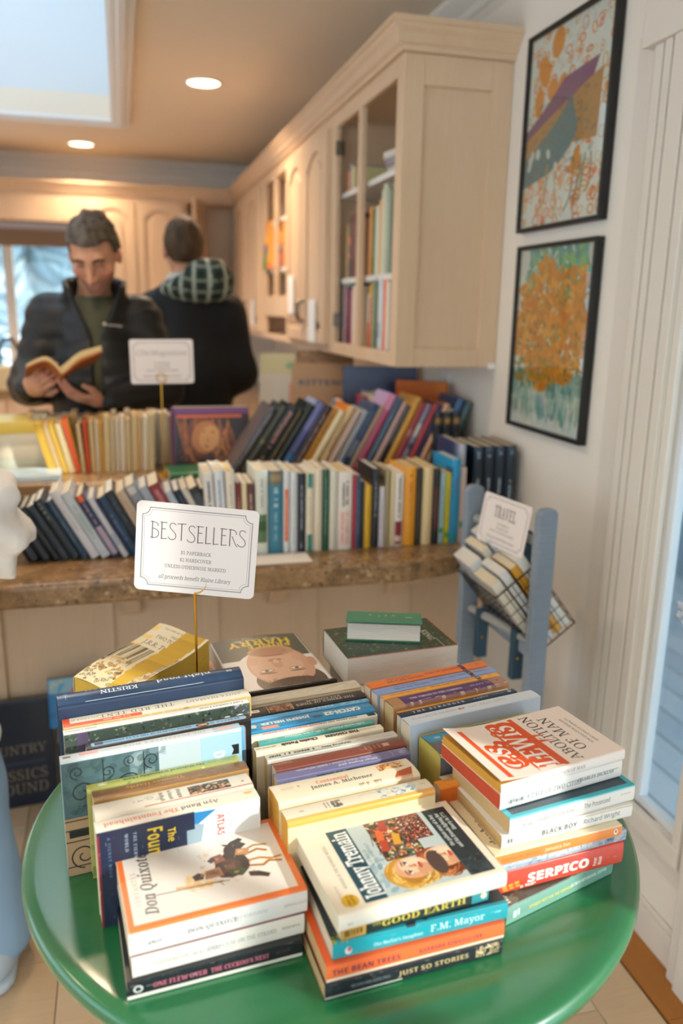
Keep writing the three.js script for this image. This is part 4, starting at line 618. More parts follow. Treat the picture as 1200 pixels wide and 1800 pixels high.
addBook(B({ L: 0.192, W: 0.122, T: 0.0136, color: '#a5a85c', spine: '#c6be62', pages: 'old',
  spineArt(c, L, T) { for (let i = 0; i < 40; i++) band(c, R(0, L), R(0, L) , 0, T, pick(['rgba(150,170,110,0.12)', 'rgba(225,205,90,0.16)', 'rgba(120,150,120,0.12)'])); text(c, 'Joan Aiken', L * 0.05, T * 0.5, 6, '#5c5a2a', 'serif'); text(c, 'The Wolves of Willoughby Chase', L * 0.23, T * 0.5, 7, '#26281c', 'sbold', { wide: 0.9 }); c.fillStyle = '#f0ecd8'; c.beginPath(); c.ellipse(L * 0.9, T * 0.5, 6, 3.5, 0, 0, 7); c.fill(); text(c, 'YEARLING', L * 0.79, T * 0.5, 4, '#5c5a2a', 'serif'); },
  frontArt(c, w, h) { foliage(c, w, h, 160, ['#8d9850', '#b3b56a', '#7c8a4a', '#c9c27c'], 2, 7); } }),
  'thin yellow-green paperback standing on its fore-edge before the wrought-iron cover', undefined, 'spineUpTurned', 0.029, TT, -0.940, rowL);
addBook(B({ L: 0.193, W: 0.121, T: 0.0236, color: '#a87f4e', spine: '#8a6238', pages: 'old', gloss: 1,
  spineArt(c, L, T) { text(c, 'GREAT SHORT WORKS OF', L * 0.28, T * 0.3, 5.4, '#b98b50', 'serif', { wide: 1.1 }); text(c, 'Thomas Hardy', L * 0.42, T * 0.6, 9, '#e0a04a', 'serif', { wide: 1.15 }); text(c, 'v', L * 0.15, T * 0.45, 6, '#4c3218', 'bold'); text(c, 'PL', L * 0.05, T * 0.4, 5, '#4c3218', 'bold'); scuffs(c, L, T, 60); band(c, 0, L, T - 0.8, T, '#d8c7a6'); } }),
  'worn brown paperback with gold lettering, third from the front of the left spine-up row', undefined, 'spineUpTurned', 0.037, TT, -0.921, rowL);
addBook(B({ L: 0.19, W: 0.121, T: 0.0346, color: '#ded3c0', spine: '#e6dccb', pages: 'cream', round: 0.004,
  spineArt(c, L, T) { band(c, 0, L * 0.7, 0, 1.8, '#b83c2a'); c.fillStyle = '#2b2620'; c.fillRect(L * 0.14, T * 0.12, L * 0.27, T * 0.7); foliageIn(c, L * 0.14, T * 0.12, L * 0.27, T * 0.7, ['#a8744a', '#d7a878', '#6b4a34', '#e0c09a', '#1f1b18', '#8a5a3a']); for (let i = 0; i < 3; i++) { c.save(); c.translate(L * (0.47 + i * 0.055), T * 0.12); c.rotate(Math.PI / 2); marks(c, 0, T * 0.74, -1, 5, '#8a7f74'); c.restore(); } curl(c, L * 0.66, T * 0.55, 6, 1, 0.8, '#8a7f74'); curl(c, L * 0.6, T * 0.4, 5, -1, 0.8, '#8a7f74'); marks(c, L * 0.7, L * 0.76, T * 0.5, 4, '#a59a8c'); c.fillStyle = '#c4402c'; c.beginPath(); c.arc(L * 0.055, T * 0.35, 1.6, 0, 7); c.fill(); text(c, 'G', L * 0.9, T * 0.5, 6, '#c9beae', 'serif'); scuffs(c, L, T, 20, 'rgba(180,165,140,0.6)'); } }),
  'thick cream paperback with a small brown painting on its spine, in the left row', undefined, 'spineUpTurned', 0.038, TT, -0.888, rowL);
function foliageIn(c, x, y, w, h, cols) { c.save(); c.beginPath(); c.rect(x, y, w, h); c.clip(); c.translate(x, y); foliage(c, w, h, 90, cols, 0.8, 4.5); c.restore(); }
addBook(B({ L: 0.192, W: 0.121, T: 0.0256, color: '#e6e2da', spine: '#ece3d2', pages: 'old',
  spineArt(c, L, T) { text(c, 'Ayn Rand', L * 0.25, T * 0.5, 11, '#3a3c40', 'sbold', { wide: 0.85 }); text(c, 'The Fountainhead', L * 0.5, T * 0.5, 12, '#e2673a', 'sbold', { wide: 0.78 }); c.strokeStyle = '#d9b04a'; c.lineWidth = 0.9; for (let i = 0; i < 5; i++) { c.beginPath(); c.arc(L * 0.055, T * 0.72, 1 + i * 1.1, Math.PI, 0); c.stroke(); } },
  frontArt(c, w, h) {
    band(c, 0, w, 0, h, '#e4e3df'); c.fillStyle = '#2a7db4'; c.beginPath(); c.moveTo(2, h * 0.28); c.lineTo(22, h * 0.44); c.lineTo(w, h * 0.62); c.lineTo(w, h * 0.9); c.lineTo(0, h * 0.5); c.fill(); c.fillStyle = '#8fa4ae'; c.beginPath(); c.moveTo(18, h * 0.36); c.lineTo(w * 0.5, h * 0.4); c.lineTo(w * 0.5, h * 0.6); c.lineTo(14, h * 0.46); c.fill();
    band(c, 0, w, h * 0.47, h, '#16233f'); band(c, 0, 22, h * 0.42, h * 0.5, '#16233f'); band(c, 3, w, h * 0.985, h, '#7a2030');
    text(c, 'AUTHOR OF', 10, h * 0.2, 5.5, '#6d7378', 'serif', { space: 0.25 }); text(c, 'ATLAS', 10, h * 0.255, 12, '#d8392c', 'bold', { wide: 0.8 }); text(c, 'SHRUGGED', 40, h * 0.255, 12, '#d8392c', 'bold', { wide: 0.8 });
    text(c, 'The', 13, h * 0.56, 13, '#e9c32e', 'bold', { wide: 0.8 }); text(c, 'Fountainhead', 7, h * 0.66, 24, '#e9c32e', 'bold', { wide: 0.62 }); text(c, 'THE FIERY NOVEL OF THE', 8, h * 0.78, 5.4, '#cdd3dc', 'serif', { space: 0.12 }); text(c, 'WORLD', 8, h * 0.83, 5.4, '#cdd3dc', 'serif', { space: 0.12 }); text(c, 'A SIGNET BOOK', 8, h * 0.93, 4.5, '#7d9ab8', 'serif', { space: 0.3 }); scuffs(c, w, h, 40); } }),
  'paperback with yellow letters on navy and a blue arrow, standing right behind the orange-bordered book', undefined, 'spineUpTurned', 0.041, TT, -0.856, rowL);

// middle row: spines up, most upside-down to the camera; the two nearest read upright
const rowM = { turn: 7.2, tip: 2.5 };
addBook(B({ L: 0.18, W: 0.121, T: 0.0066, color: '#1c1a18', pages: 'old',
  spineArt(c, L, T) { text(c, '37¢', L * 0.06, T * 0.5, 5.5, '#d8c9a4', 'bold'); text(c, 'The Scarlet Letter', L * 0.24, T * 0.5, 5.2, '#d8c9a4', 'sbold', { wide: 1.1 }); text(c, 'Nathaniel Hawthorne', L * 0.62, T * 0.5, 5.2, '#d8c9a4', 'serif', { wide: 1.1 }); } }),
  'thin black paperback at the back of the middle spine-up row', undefined, 'spineUpTurned', 0.222, TT, -1.144, rowM);
addBook(B({ L: 0.182, W: 0.121, T: 0.0316, color: '#d9cdb8', spine: '#ddd3c2', pages: 'tan', round: 0.006,
  spineArt(c, L, T) { for (let i = 0; i < 90; i++) { c.fillStyle = pick(['rgba(190,176,150,0.35)', 'rgba(240,234,222,0.5)', 'rgba(160,148,140,0.25)', 'rgba(205,190,160,0.3)']); c.beginPath(); c.ellipse(R(0, L), R(0, T), R(3, 18), R(0.6, 2.6), R(-0.1, 0.1), 0, 7); c.fill(); } marks(c, L * 0.1, L * 0.26, T * 0.55, 3, '#b39f86'); scuffs(c, L, T, 40, 'rgba(140,125,105,0.5)'); } }),
  'thick faded off-white paperback with a crumpled blank spine in the middle row', undefined, 'spineUpTurned', 0.249, TT, -1.120, rowM);
addBook(B({ L: 0.186, W: 0.121, T: 0.0246, color: '#17181c', pages: 'old',
  spineArt(c, L, T) { fitText(c, 'THE PRINCE OF TIDES', L * 0.09, L * 0.6, T * 0.36, 9.5, '#eeece6', 'serif'); fitText(c, 'PAT CONROY', L * 0.2, L * 0.5, T * 0.74, 9, '#eeece6', 'serif'); c.fillStyle = '#6b4a3c'; c.fillRect(L * 0.63, 0, L * 0.2, T); foliageIn(c, L * 0.63, 0, L * 0.2, T, ['#8a5a44', '#c08a6a', '#4a3228', '#a87258']); band(c, L * 0.625, L * 0.63, 0, T, '#c9c4bc'); band(c, L * 0.83, L * 0.835, 0, T, '#c9c4bc'); c.fillStyle = '#d8d2cc'; c.beginPath(); c.roundRect(L * 0.9, T * 0.3, L * 0.08, T * 0.4, 2); c.fill(); text(c, 'BB', L * 0.915, T * 0.5, 6, '#c23a34', 'bold'); scuffs(c, L, T, 25); } }),
  'black paperback with two lines of white capitals, third from the back of the middle row', undefined, 'spineUpTurned', 0.246, TT, -1.082, rowM);
addBook(B({ L: 0.188, W: 0.121, T: 0.0106, color: '#63aede', spine: '#5aa6d8', pages: 'old',
  spineArt(c, L, T) { foliageIn(c, 0, 0, L * 0.24, T, ['#8ec4e4', '#4b97cc', '#a6d2ea']); text(c, 'PAPER MOON', L * 0.3, T * 0.5, 7.6, '#dcecf4', 'sbold'); scuffs(c, L, T, 26); } }),
  'thin sky blue paperback in front of the black one with white capitals', undefined, 'spineUpTurned', 0.246, TT, -1.062, rowM);
addBook(B({ L: 0.191, W: 0.121, T: 0.0276, color: '#2b8fc2', spine: '#2a90c6', pages: 'cream',
  spineArt(c, L, T) { for (let i = 0; i < 80; i++) { c.fillStyle = pick(['rgba(20,90,150,0.35)', 'rgba(80,180,220,0.35)', 'rgba(150,215,235,0.3)', 'rgba(16,110,160,0.3)']); c.beginPath(); c.ellipse(R(0, L), R(0, T), R(4, 16), R(0.4, 1.6), 0, 0, 7); c.fill(); } fitText(c, 'CATCH-22', L * 0.1, L * 0.4, T * 0.5, 15, '#e8eef0', 'bold', { stroke: '#e8eef0', heavy: 0.1 }); fitText(c, 'JOSEPH HELLER', L * 0.52, L * 0.9, T * 0.58, 11, '#e4ebee', 'bold', { stroke: '#e4ebee', heavy: 0.08 }); c.fillStyle = '#1c5c88'; c.beginPath(); c.ellipse(L * 0.46, T * 0.4, 8, 4, 0, 0, 7); c.fill(); c.fillStyle = '#ea9c86'; c.fillRect(L * 0.78, 0, L * 0.13, T * 0.3); c.fillStyle = '#e6e2d6'; c.beginPath(); c.ellipse(L * 0.965, T * 0.5, 5, 6, 0, 0, 7); c.fill(); scuffs(c, L, T, 30); } }),
  'bright blue paperback with bold white capitals across its spine in the middle row', undefined, 'spineUpTurned', 0.244, TT, -1.039, rowM);
addBook(B({ L: 0.192, W: 0.12, T: 0.0096, color: '#ece4d4', spine: '#efe8d8', pages: 'old',
  spineArt(c, L, T) { band(c, L * 0.01, L * 0.075, 0, T, '#1b1b1d'); text(c, 'GIFT FROM THE SEA', L * 0.16, T * 0.5, 7.2, '#2a2826', 'bold', { wide: 0.86 }); text(c, 'ANNE MORROW LINDBERGH', L * 0.46, T * 0.5, 7.2, '#d2405a', 'bold', { wide: 0.88 }); } }),
  'thin white paperback with black and pink capitals in the middle row', undefined, 'spineUpTurned', 0.244, TT, -1.018, rowM);
addBook(B({ L: 0.174, W: 0.116, T: 0.0106, color: '#4fa9a6', spine: '#58b0ae', pages: 'tan',
  spineArt(c, L, T) { foliageIn(c, 0, 0, L, T, ['rgba(110,195,190,0.5)', 'rgba(60,150,150,0.4)', 'rgba(160,215,205,0.4)']); text(c, 'Life with Father', L * 0.08, T * 0.5, 7, '#eee9c8', 'bital'); text(c, 'Life with Mother', L * 0.44, T * 0.5, 7, '#eee9c8', 'bital'); scuffs(c, L, T, 26); } }),
  'short teal paperback with cream script on its spine in the middle row', undefined, 'spineUpTurned', 0.244, TT, -1.006, rowM);
addBook(B({ L: 0.188, W: 0.121, T: 0.0146, color: '#eee2c8', spine: '#efe4cb', pages: 'tan',
  spineArt(c, L, T) { text(c, 'A Crest Book', L * 0.05, T * 0.5, 4, '#4a4440', 'ital'); fitText(c, 'THE CHOSEN', L * 0.19, L * 0.46, T * 0.5, 11, '#1c1d2c', 'bold', { stroke: '#1c1d2c', heavy: 0.1 }); fitText(c, 'Chaim Potok', L * 0.52, L * 0.8, T * 0.5, 11, '#211f1f', 'bold', { stroke: '#211f1f', heavy: 0.1 }); text(c, '449-00166-095', L * 0.84, T * 0.5, 4.2, '#4a4440', 'bold'); scuffs(c, L, T, 12, 'rgba(190,170,130,0.5)'); } }),
  'cream paperback with heavy black lettering in the middle row', undefined, 'spineUpTurned', 0.242, TT, -0.979, rowM);
addBook(B({ L: 0.19, W: 0.121, T: 0.0156, color: '#cfcabf', spine: '#cbc9c2', pages: 'tan',
  spineArt(c, L, T) { for (let i = 0; i < 60; i++) { c.fillStyle = pick(['rgba(235,230,220,0.5)', 'rgba(150,150,145,0.3)', 'rgba(210,190,160,0.4)', 'rgba(225,190,160,0.35)']); c.fillRect(R(0, L), R(0, T), R(4, 20), R(0.5, 3)); } marks(c, L * 0.36, L * 0.58, T * 0.45, 5, '#4a4d4a'); marks(c, L * 0.64, L * 0.97, T * 0.5, 6, '#3f433f'); band(c, L * 0.45, L * 0.9, T * 0.05, T * 0.16, '#83867f'); scuffs(c, L, T, 50); } }),
  'tattered grey paperback with a peeling spine behind the maroon one', undefined, 'spineUpTurned', 0.254, TT, -0.956, rowM);
addBook(B({ L: 0.187, W: 0.121, T: 0.0216, color: '#7c3e30', spine: '#83463a', pages: 'cream', round: 0.003,
  spineArt(c, L, T) { text(c, '●', L * 0.06, T * 0.4, 7, '#e3cdbf', 'sans'); band(c, L * 0.12, L * 0.17, T * 0.2, T * 0.75, '#c9a294'); for (let i = 0; i < 4; i++) { c.save(); c.translate(L * (0.2 + i * 0.035), T * 0.2); c.rotate(Math.PI / 2); marks(c, 0, T * 0.6, 0, 2.2, '#c9a294'); c.restore(); } text(c, '451-W9279-175', L * 0.86, T * 0.7, 3.6, '#d8bfb2', 'bold'); scuffs(c, L, T, 30); } }),
  'maroon brown paperback with a nearly plain spine in the middle row', undefined, 'spineUpTurned', 0.259, TT, -0.933, rowM);
addBook(B({ L: 0.187, W: 0.121, T: 0.0186, color: '#5a5878', spine: '#77749c', pages: 'cream',
  spineArt(c, L, T) { text(c, 'Ethan Frome and', L * 0.25, T * 0.28, 7.2, '#e4e2e8', 'sans'); text(c, 'Other Short Fiction • Edith Wharton', L * 0.28, T * 0.72, 7.2, '#e4e2e8', 'sans', { wide: 0.92 }); band(c, L * 0.125, L * 0.13, 0, T, '#a9a7c2'); c.strokeStyle = '#dddbe4'; c.lineWidth = 0.6; c.beginPath(); c.arc(L * 0.05, T * 0.4, 4, 0, 7); c.stroke(); text(c, 'b', L * 0.045, T * 0.4, 5, '#dddbe4', 'sbold'); band(c, L * 0.02, L * 0.1, T * 0.8, T * 0.86, '#c9c7d6'); },
  frontArt(c, w, h) { band(c, 0, w, 0, h, '#6f6d92'); band(c, 4, 40, h * 0.26, h * 0.72, '#39424e'); foliageIn(c, 4, h * 0.26, 36, h * 0.46, ['#566470', '#242a32', '#6f7f8a', '#1b2026']); } }),
  'violet paperback with two lines of thin white lettering in the middle row', undefined, 'spineUpTurned', 0.257, TT, -0.909, rowM);
addBook(B({ L: 0.19, W: 0.121, T: 0.0446, color: '#e8d9ba', spine: '#ebdfc6', pages: 'amber', round: 0.004,
  spineArt(c, L, T) { fitText(c, 'Centennial', L * 0.3, L * 0.53, T * 0.36, 12, '#df5a34', 'sbold'); fitText(c, 'James A. Michener', L * 0.25, L * 0.69, T * 0.6, 11, '#2a2622', 'sbold'); c.fillStyle = '#c98a4a'; c.beginPath(); c.ellipse(L * 0.84, T * 0.25, 15, 9, 0.2, 0, 7); c.fill(); foliageIn(c, L * 0.75, 2, L * 0.19, T * 0.45, ['#d9944a', '#b8682e', '#e6b27a', '#8a4a24', '#f0d0a0']); c.fillStyle = '#b85a34'; c.beginPath(); c.moveTo(L * 0.82, T); c.lineTo(L * 0.86, T * 0.72); c.lineTo(L * 0.98, T * 0.6); c.lineTo(L * 0.95, T); c.fill(); marks(c, L * 0.06, L * 0.14, T * 0.32, 2.6, '#c9b896'); marks(c, L * 0.06, L * 0.14, T * 0.42, 2.6, '#c9b896'); marks(c, L * 0.17, L * 0.18, T * 0.36, 6, '#b8a888'); marks(c, L * 0.56, L * 0.72, T * 0.97, 4, '#8a6a4a'); } }),
  'fattest cream paperback, with an orange bird painted near the end of its spine', undefined, 'spineUp', 0.249, TT, -0.871, rowM);
addBook(B({ L: 0.193, W: 0.121, T: 0.0296, color: '#ecdfc6', spine: '#ede2cc', pages: 'amber', back: '#e6d0a4', round: 0.004,
  spineArt(c, L, T) { for (let i = 0; i < 5; i++) { c.save(); c.translate(L * (0.27 + i * 0.022 + (i > 1 ? 0.01 : 0)), T * 0.15); c.rotate(Math.PI / 2); marks(c, 0, T * 0.62, 0, i < 2 ? 2.2 : 4.6, i < 2 ? '#8a8172' : '#3a352e'); c.restore(); } text(c, '●', L * 0.08, T * 0.5, 6, '#2e2a26', 'sans'); marks(c, L * 0.1, L * 0.12, T * 0.5, 3, '#9a9080'); foliageIn(c, L * 0.62, 0, L * 0.3, T, ['#c3d4d8', '#8fb4c4', '#dfe4e0', '#6f9ab0', '#b4c8cc', '#eae6da']); band(c, 0, L, T * 0.94, T, '#e0a552'); c.strokeStyle = '#6f9ab0'; c.lineWidth = 0.6; c.beginPath(); c.moveTo(L * 0.5, T * 0.3); c.quadraticCurveTo(L * 0.56, T * 0.1, L * 0.64, T * 0.3); c.stroke(); marks(c, L * 0.93, L * 0.97, T * 0.4, 3, '#bdb198'); },
  backArt(c, w, h) { band(c, w - 8, w, 0, h, '#e9a94e'); } }),
  'cream paperback with a pale blue waterfall painted on its spine, in the middle row', undefined, 'spineUp', 0.255, TT, -0.827, rowM);

// right row: spines up and upright to the camera
const rowR = { turn: 10, tip: 3 };
const mcs = (name, bg, title, blk, logo) => ({ L: 0.216, W: 0.137, color: bg, pages: 'cream', spineArt(c, L, T) { text(c, 'Alexander', L * 0.16, T * 0.28, T * 0.36, '#3a3560', 'serif', { wide: 1.2 }); text(c, 'McCall Smith', L * 0.15, T * 0.7, T * 0.4, '#3a3560', 'serif', { wide: 1.2 }); text(c, title, L * 0.47, T * 0.5, 6.2, '#3a3050', 'sbold', { wide: title.length > 24 ? 0.78 : 0.95 }); band(c, L * 0.775, L * 0.81, 0, T, blk); c.fillStyle = logo; c.beginPath(); c.arc(L * 0.79, T * 0.5, 2, 0, 7); c.fill(); c.strokeStyle = '#8a6a5a'; c.lineWidth = 0.5; c.beginPath(); c.arc(L * 0.875, T * 0.5, 3, 0, 7); c.stroke(); for (let i = 0; i < 3; i++) band(c, L * (0.91 + i * 0.014), L * (0.914 + i * 0.014), T * 0.25, T * 0.75, '#8a6a5a'); } });
addBook(B({ ...mcs('', '#f0813c', 'TEARS OF THE GIRAFFE', '#2f3a78', '#c8503a'), T: 0.0216 }), 'orange-spined paperback at the back of the right spine-up row', undefined, 'spineUp', 0.449, TT, -1.104, rowR);
addBook(B({ ...mcs('', '#8ea7da', "THE NO. 1 LADIES' DETECTIVE AGENCY", '#4a2c34', '#e0c090'), T: 0.0206 }), 'periwinkle blue paperback right in front of the orange-spined one', undefined, 'spineUp', 0.453, TT, -1.080, rowR);
addBook(B({ ...mcs('', '#f2ad52', 'THE KALAHARI TYPING SCHOOL FOR MEN', '#453a3c', '#d8c8a8'), L: 0.209, T: 0.0126, spineArt(c, L, T) { text(c, 'Alexander McCall Smith', L * 0.06, T * 0.55, 5.6, '#6a4a30', 'serif'); text(c, 'THE KALAHARI TYPING SCHOOL FOR MEN', L * 0.4, T * 0.55, 6, '#3a3050', 'sbold', { wide: 0.74 }); band(c, L * 0.8, L * 0.835, 0, T, '#453a3c'); c.fillStyle = '#d8d0c0'; c.beginPath(); c.arc(L * 0.817, T * 0.5, 2, 0, 7); c.fill(); for (let i = 0; i < 3; i++) band(c, L * (0.91 + i * 0.014), L * (0.914 + i * 0.014), T * 0.25, T * 0.75, '#8a6a5a'); } }), 'amber paperback with small dark capitals between the blue and the purple ones', undefined, 'spineUp', 0.456, TT, -1.062, rowR);
addBook(B({ L: 0.205, W: 0.137, T: 0.0296, color: '#b98a62', spine: '#55356f', pages: 'old', round: 0.003,
  spineArt(c, L, T) { band(c, 0, L * 0.1, 0, T, '#b98a62'); band(c, L * 0.88, L, 0, T, '#b08272'); fitText(c, 'THE VIRGIN IN THE GARDEN', L * 0.17, L * 0.62, T * 0.5, 9, '#ece6ea', 'sbold'); text(c, 'BYATT', L * 0.69, T * 0.5, 6.4, '#ddd4dd', 'sbold', { space: 0.12 }); c.fillStyle = '#6a4a7c'; c.beginPath(); c.arc(L * 0.94, T * 0.45, 2.6, 0, 7); c.fill(); marks(c, L * 0.84, L * 0.86, T * 0.5, 10, '#8a6a9c'); c.fillStyle = '#e6dcd0'; for (let i = 0; i < 26; i++) c.fillRect(R(L * 0.1, L), T - R(0, 3) - 1, R(1, 9), R(0.4, 2.2)); } }),
  'thick purple paperback with white capitals and tan spine ends', undefined, 'spineUp', 0.458, TT, -1.040, rowR);
addBook(B({ L: 0.195, W: 0.132, T: 0.0096, color: '#f0a944', pages: 'old',
  spineArt(c, L, T) { band(c, L * 0.72, L, 0, T * 0.5, '#e6dccb'); band(c, L * 0.86, L, 0, T, '#e3d8c6'); text(c, 'Kinfolks', L * 0.34, T * 0.6, 4.4, '#b5642c', 'ital'); scuffs(c, L, T, 16); } }),
  'thin yellow-orange paperback with a torn spine before the purple one', undefined, 'spineUp', 0.460, TT, -1.019, rowR);
addBook(B({ L: 0.203, W: 0.135, T: 0.0136, color: '#1b3652', spine: '#1d3a56', pages: 'cream',
  spineArt(c, L, T) { text(c, 'THE STRANGER', L * 0.11, T * 0.55, 8.4, '#e9edf0', 'sbold', { space: 0.34, wide: 0.9 }); text(c, 'CAMUS', L * 0.63, T * 0.5, 6, '#dfe5ea', 'sbold', { space: 0.15 }); text(c, 'VINTAGE', L * 0.8, T * 0.5, 4, '#b9c6d2', 'serif', { space: 0.1 }); c.fillStyle = '#c9d2d8'; c.beginPath(); c.arc(L * 0.95, T * 0.5, 3.4, 0, 7); c.fill(); } }),
  'navy paperback with spaced white capitals in the right spine-up row', undefined, 'spineUp', 0.461, TT, -1.007, rowR);
addBook(B({ L: 0.224, W: 0.142, T: 0.0256, color: '#c5d3e3', spine: '#d5dce6', pages: 'cream', gloss: 0,
  spineArt(c, L, T) { text(c, 'ELIZABETH GILBERT', L * 0.05, T * 0.45, 8, '#9aa2ae', 'serif', { wide: 0.86, space: 0.04 }); c.fillStyle = '#b0726c'; c.beginPath(); c.ellipse(L * 0.415, T * 0.45, 6, 3.2, -0.2, 0, 7); c.fill(); c.fillStyle = '#e5e3e6'; c.beginPath(); c.ellipse(L * 0.42, T * 0.42, 2.6, 1.4, 0, 0, 7); c.fill(); text(c, 'EAT, PRAY, LOVE', L * 0.47, T * 0.45, 8, '#a4abb6', 'serif', { space: 0.06, wide: 0.9 }); },
  backArt(c, w, h) { for (let i = 0; i < 26; i++) { const y = h * 0.1 + i * h * 0.026; c.fillStyle = '#5f7486'; c.fillRect(w - 34 - R(0, 3), y, R(5, 12), 0.7); } text(c, 'A NOVEL', w * 0.5, 10, 5, '#56687a', 'serif', { rot: 90 }); } }),
  'pale blue paperback with grey spine lettering, nearest and largest of the right spine-up row', undefined, 'spineUp', 0.470, TT, -0.976, rowR);
addBook(B({ L: 0.186, W: 0.13, T: 0.062, color: '#6d6a6c', spine: '#6f6b6e', pages: 'lime', round: 0.009,
  spineArt(c, L, T) { band(c, 0, L, 0, T * 0.52, '#2f93bd'); text(c, 'MARY', L * 0.2, T * 0.14, 15, '#b9a98c', 'serif', { wide: 1.05 }); text(c, 'STEWART', L * 0.2, T * 0.38, 15, '#b9a98c', 'serif', { wide: 1.05 }); c.fillStyle = '#9cc6d6'; c.fillRect(L * 0.07, T * 0.2, 9, 9); foliageIn(c, L * 0.4, T * 0.52, L * 0.5, T * 0.48, ['#8a5a5e', '#7c4a50', '#54505a', '#9a7a6a']); c.fillStyle = '#ead9cc'; c.beginPath(); c.roundRect(L * 0.13, T * 0.78, 22, 7, 2); c.fill(); band(c, L * 0.15, L * 0.2, T * 0.81, T * 0.87, '#c9553c'); band(c, L * 0.205, L * 0.23, T * 0.8, T * 0.88, '#54505a'); band(c, 0, L, T * 0.515, T * 0.525, '#3e3d42'); } }),
  'very fat paperback, teal above grey, with yellow-stained page ends, beside the tall right stack', undefined, 'spineUp', 0.470, TT, -0.924, { turn: 8, tip: 3 });
addBook(B({ L: 0.17, W: 0.105, T: 0.012, color: '#d7cab0', pages: 'old', spineArt(c, L, T) { text(c, 'GOOD', L * 0.2, T * 0.5, 10, '#d9643c', 'serif'); band(c, L * 0.08, L * 0.085, 0, T, '#b9a98c'); } }),
  'thin grey-beige paperback with orange letters, squeezed behind the plain orange one', undefined, 'spineUp', 0.463, TT, -0.88, { turn: 7, tip: 3 });
addBook(B({ L: 0.17, W: 0.108, T: 0.019, color: '#d4661c', spine: '#ef9a3a', pages: 'cream',
  spineArt(c, L, T) { text(c, 'Ernest Hemingway', L * 0.08, T * 0.5, 8, '#f5c88a', 'serif', { wide: 0.8 }); }, backArt(c, w, h) { foliage(c, w, h, 60, ['rgba(220,120,40,0.25)', 'rgba(190,84,20,0.25)'], 6, 20); band(c, w - 2, w, 0, h, '#e88a34'); } }),
  'plain orange paperback standing between the middle row and the tall right stack', undefined, 'spineUp', 0.45, TT, -0.862, { turn: 7, tip: 3 });

// stack at the front left
const S1 = { turn: 5.6 };
addBook(B({ L: 0.189, W: 0.138, T: 0.023, color: '#1d2026', pages: 'cream', spineArt(c, L, T) { fitText(c, 'ONE FLEW OVER', L * 0.14, L * 0.44, T * 0.45, 8.5, '#e2728c', 'sbold'); fitText(c, "THE CUCKOO'S NEST", L * 0.46, L * 0.8, T * 0.45, 8.5, '#e2728c', 'sbold'); text(c, 'KESEY', L * 0.84, T * 0.4, 5, '#7a4a58', 'sbold'); c.fillStyle = '#cfd2cc'; c.beginPath(); c.arc(L * 0.06, T * 0.45, 5, 0, 7); c.fill(); c.fillStyle = '#1d2026'; c.beginPath(); c.arc(L * 0.06, T * 0.45, 3, 0, 7); c.fill(); marks(c, L * 0.1, L * 0.13, T * 0.45, 8, '#bfc2bc'); band(c, 0, L, T * 0.78, T, '#e9e3d6'); scuffs(c, L, T * 0.4, 40); } }),
  'black-spined paperback with pink lettering at the bottom of the front left stack', undefined, 'flat', 0.063, TT, -0.796, { turn: 4.9 });
addBook(B({ L: 0.187, W: 0.128, T: 0.027, color: '#e4dccc', spine: '#e4dfd4', front: '#7c2f34', pages: 'cream', spineArt(c, L, T) { text(c, '●', L * 0.05, T * 0.5, 8, '#3a3e48', 'sans'); text(c, 'DAPHNE DU MAURIER', L * 0.12, T * 0.55, 8, '#7d7f84', 'serif', { wide: 0.8 }); text(c, 'THE HOUSE ON THE STRAND', L * 0.42, T * 0.5, 8, '#7d7f84', 'serif', { wide: 0.68 }); text(c, 'MINERVA', L * 0.86, T * 0.5, 4.5, '#6d6658', 'serif'); marks(c, L * 0.09, L * 0.1, T * 0.5, 8, '#8d8f94'); }, frontArt(c, w, h) { band(c, 0, w, 0, h, '#6f2c34'); foliage(c, w, h, 60, ['#8a3038', '#54222c', '#a8383c'], 3, 12); } }),
  'cream-spined paperback with a dark red cover, middle of the front left stack', undefined, 'flat', 0.067, TT + 0.0232, -0.797, { turn: 6.2 });
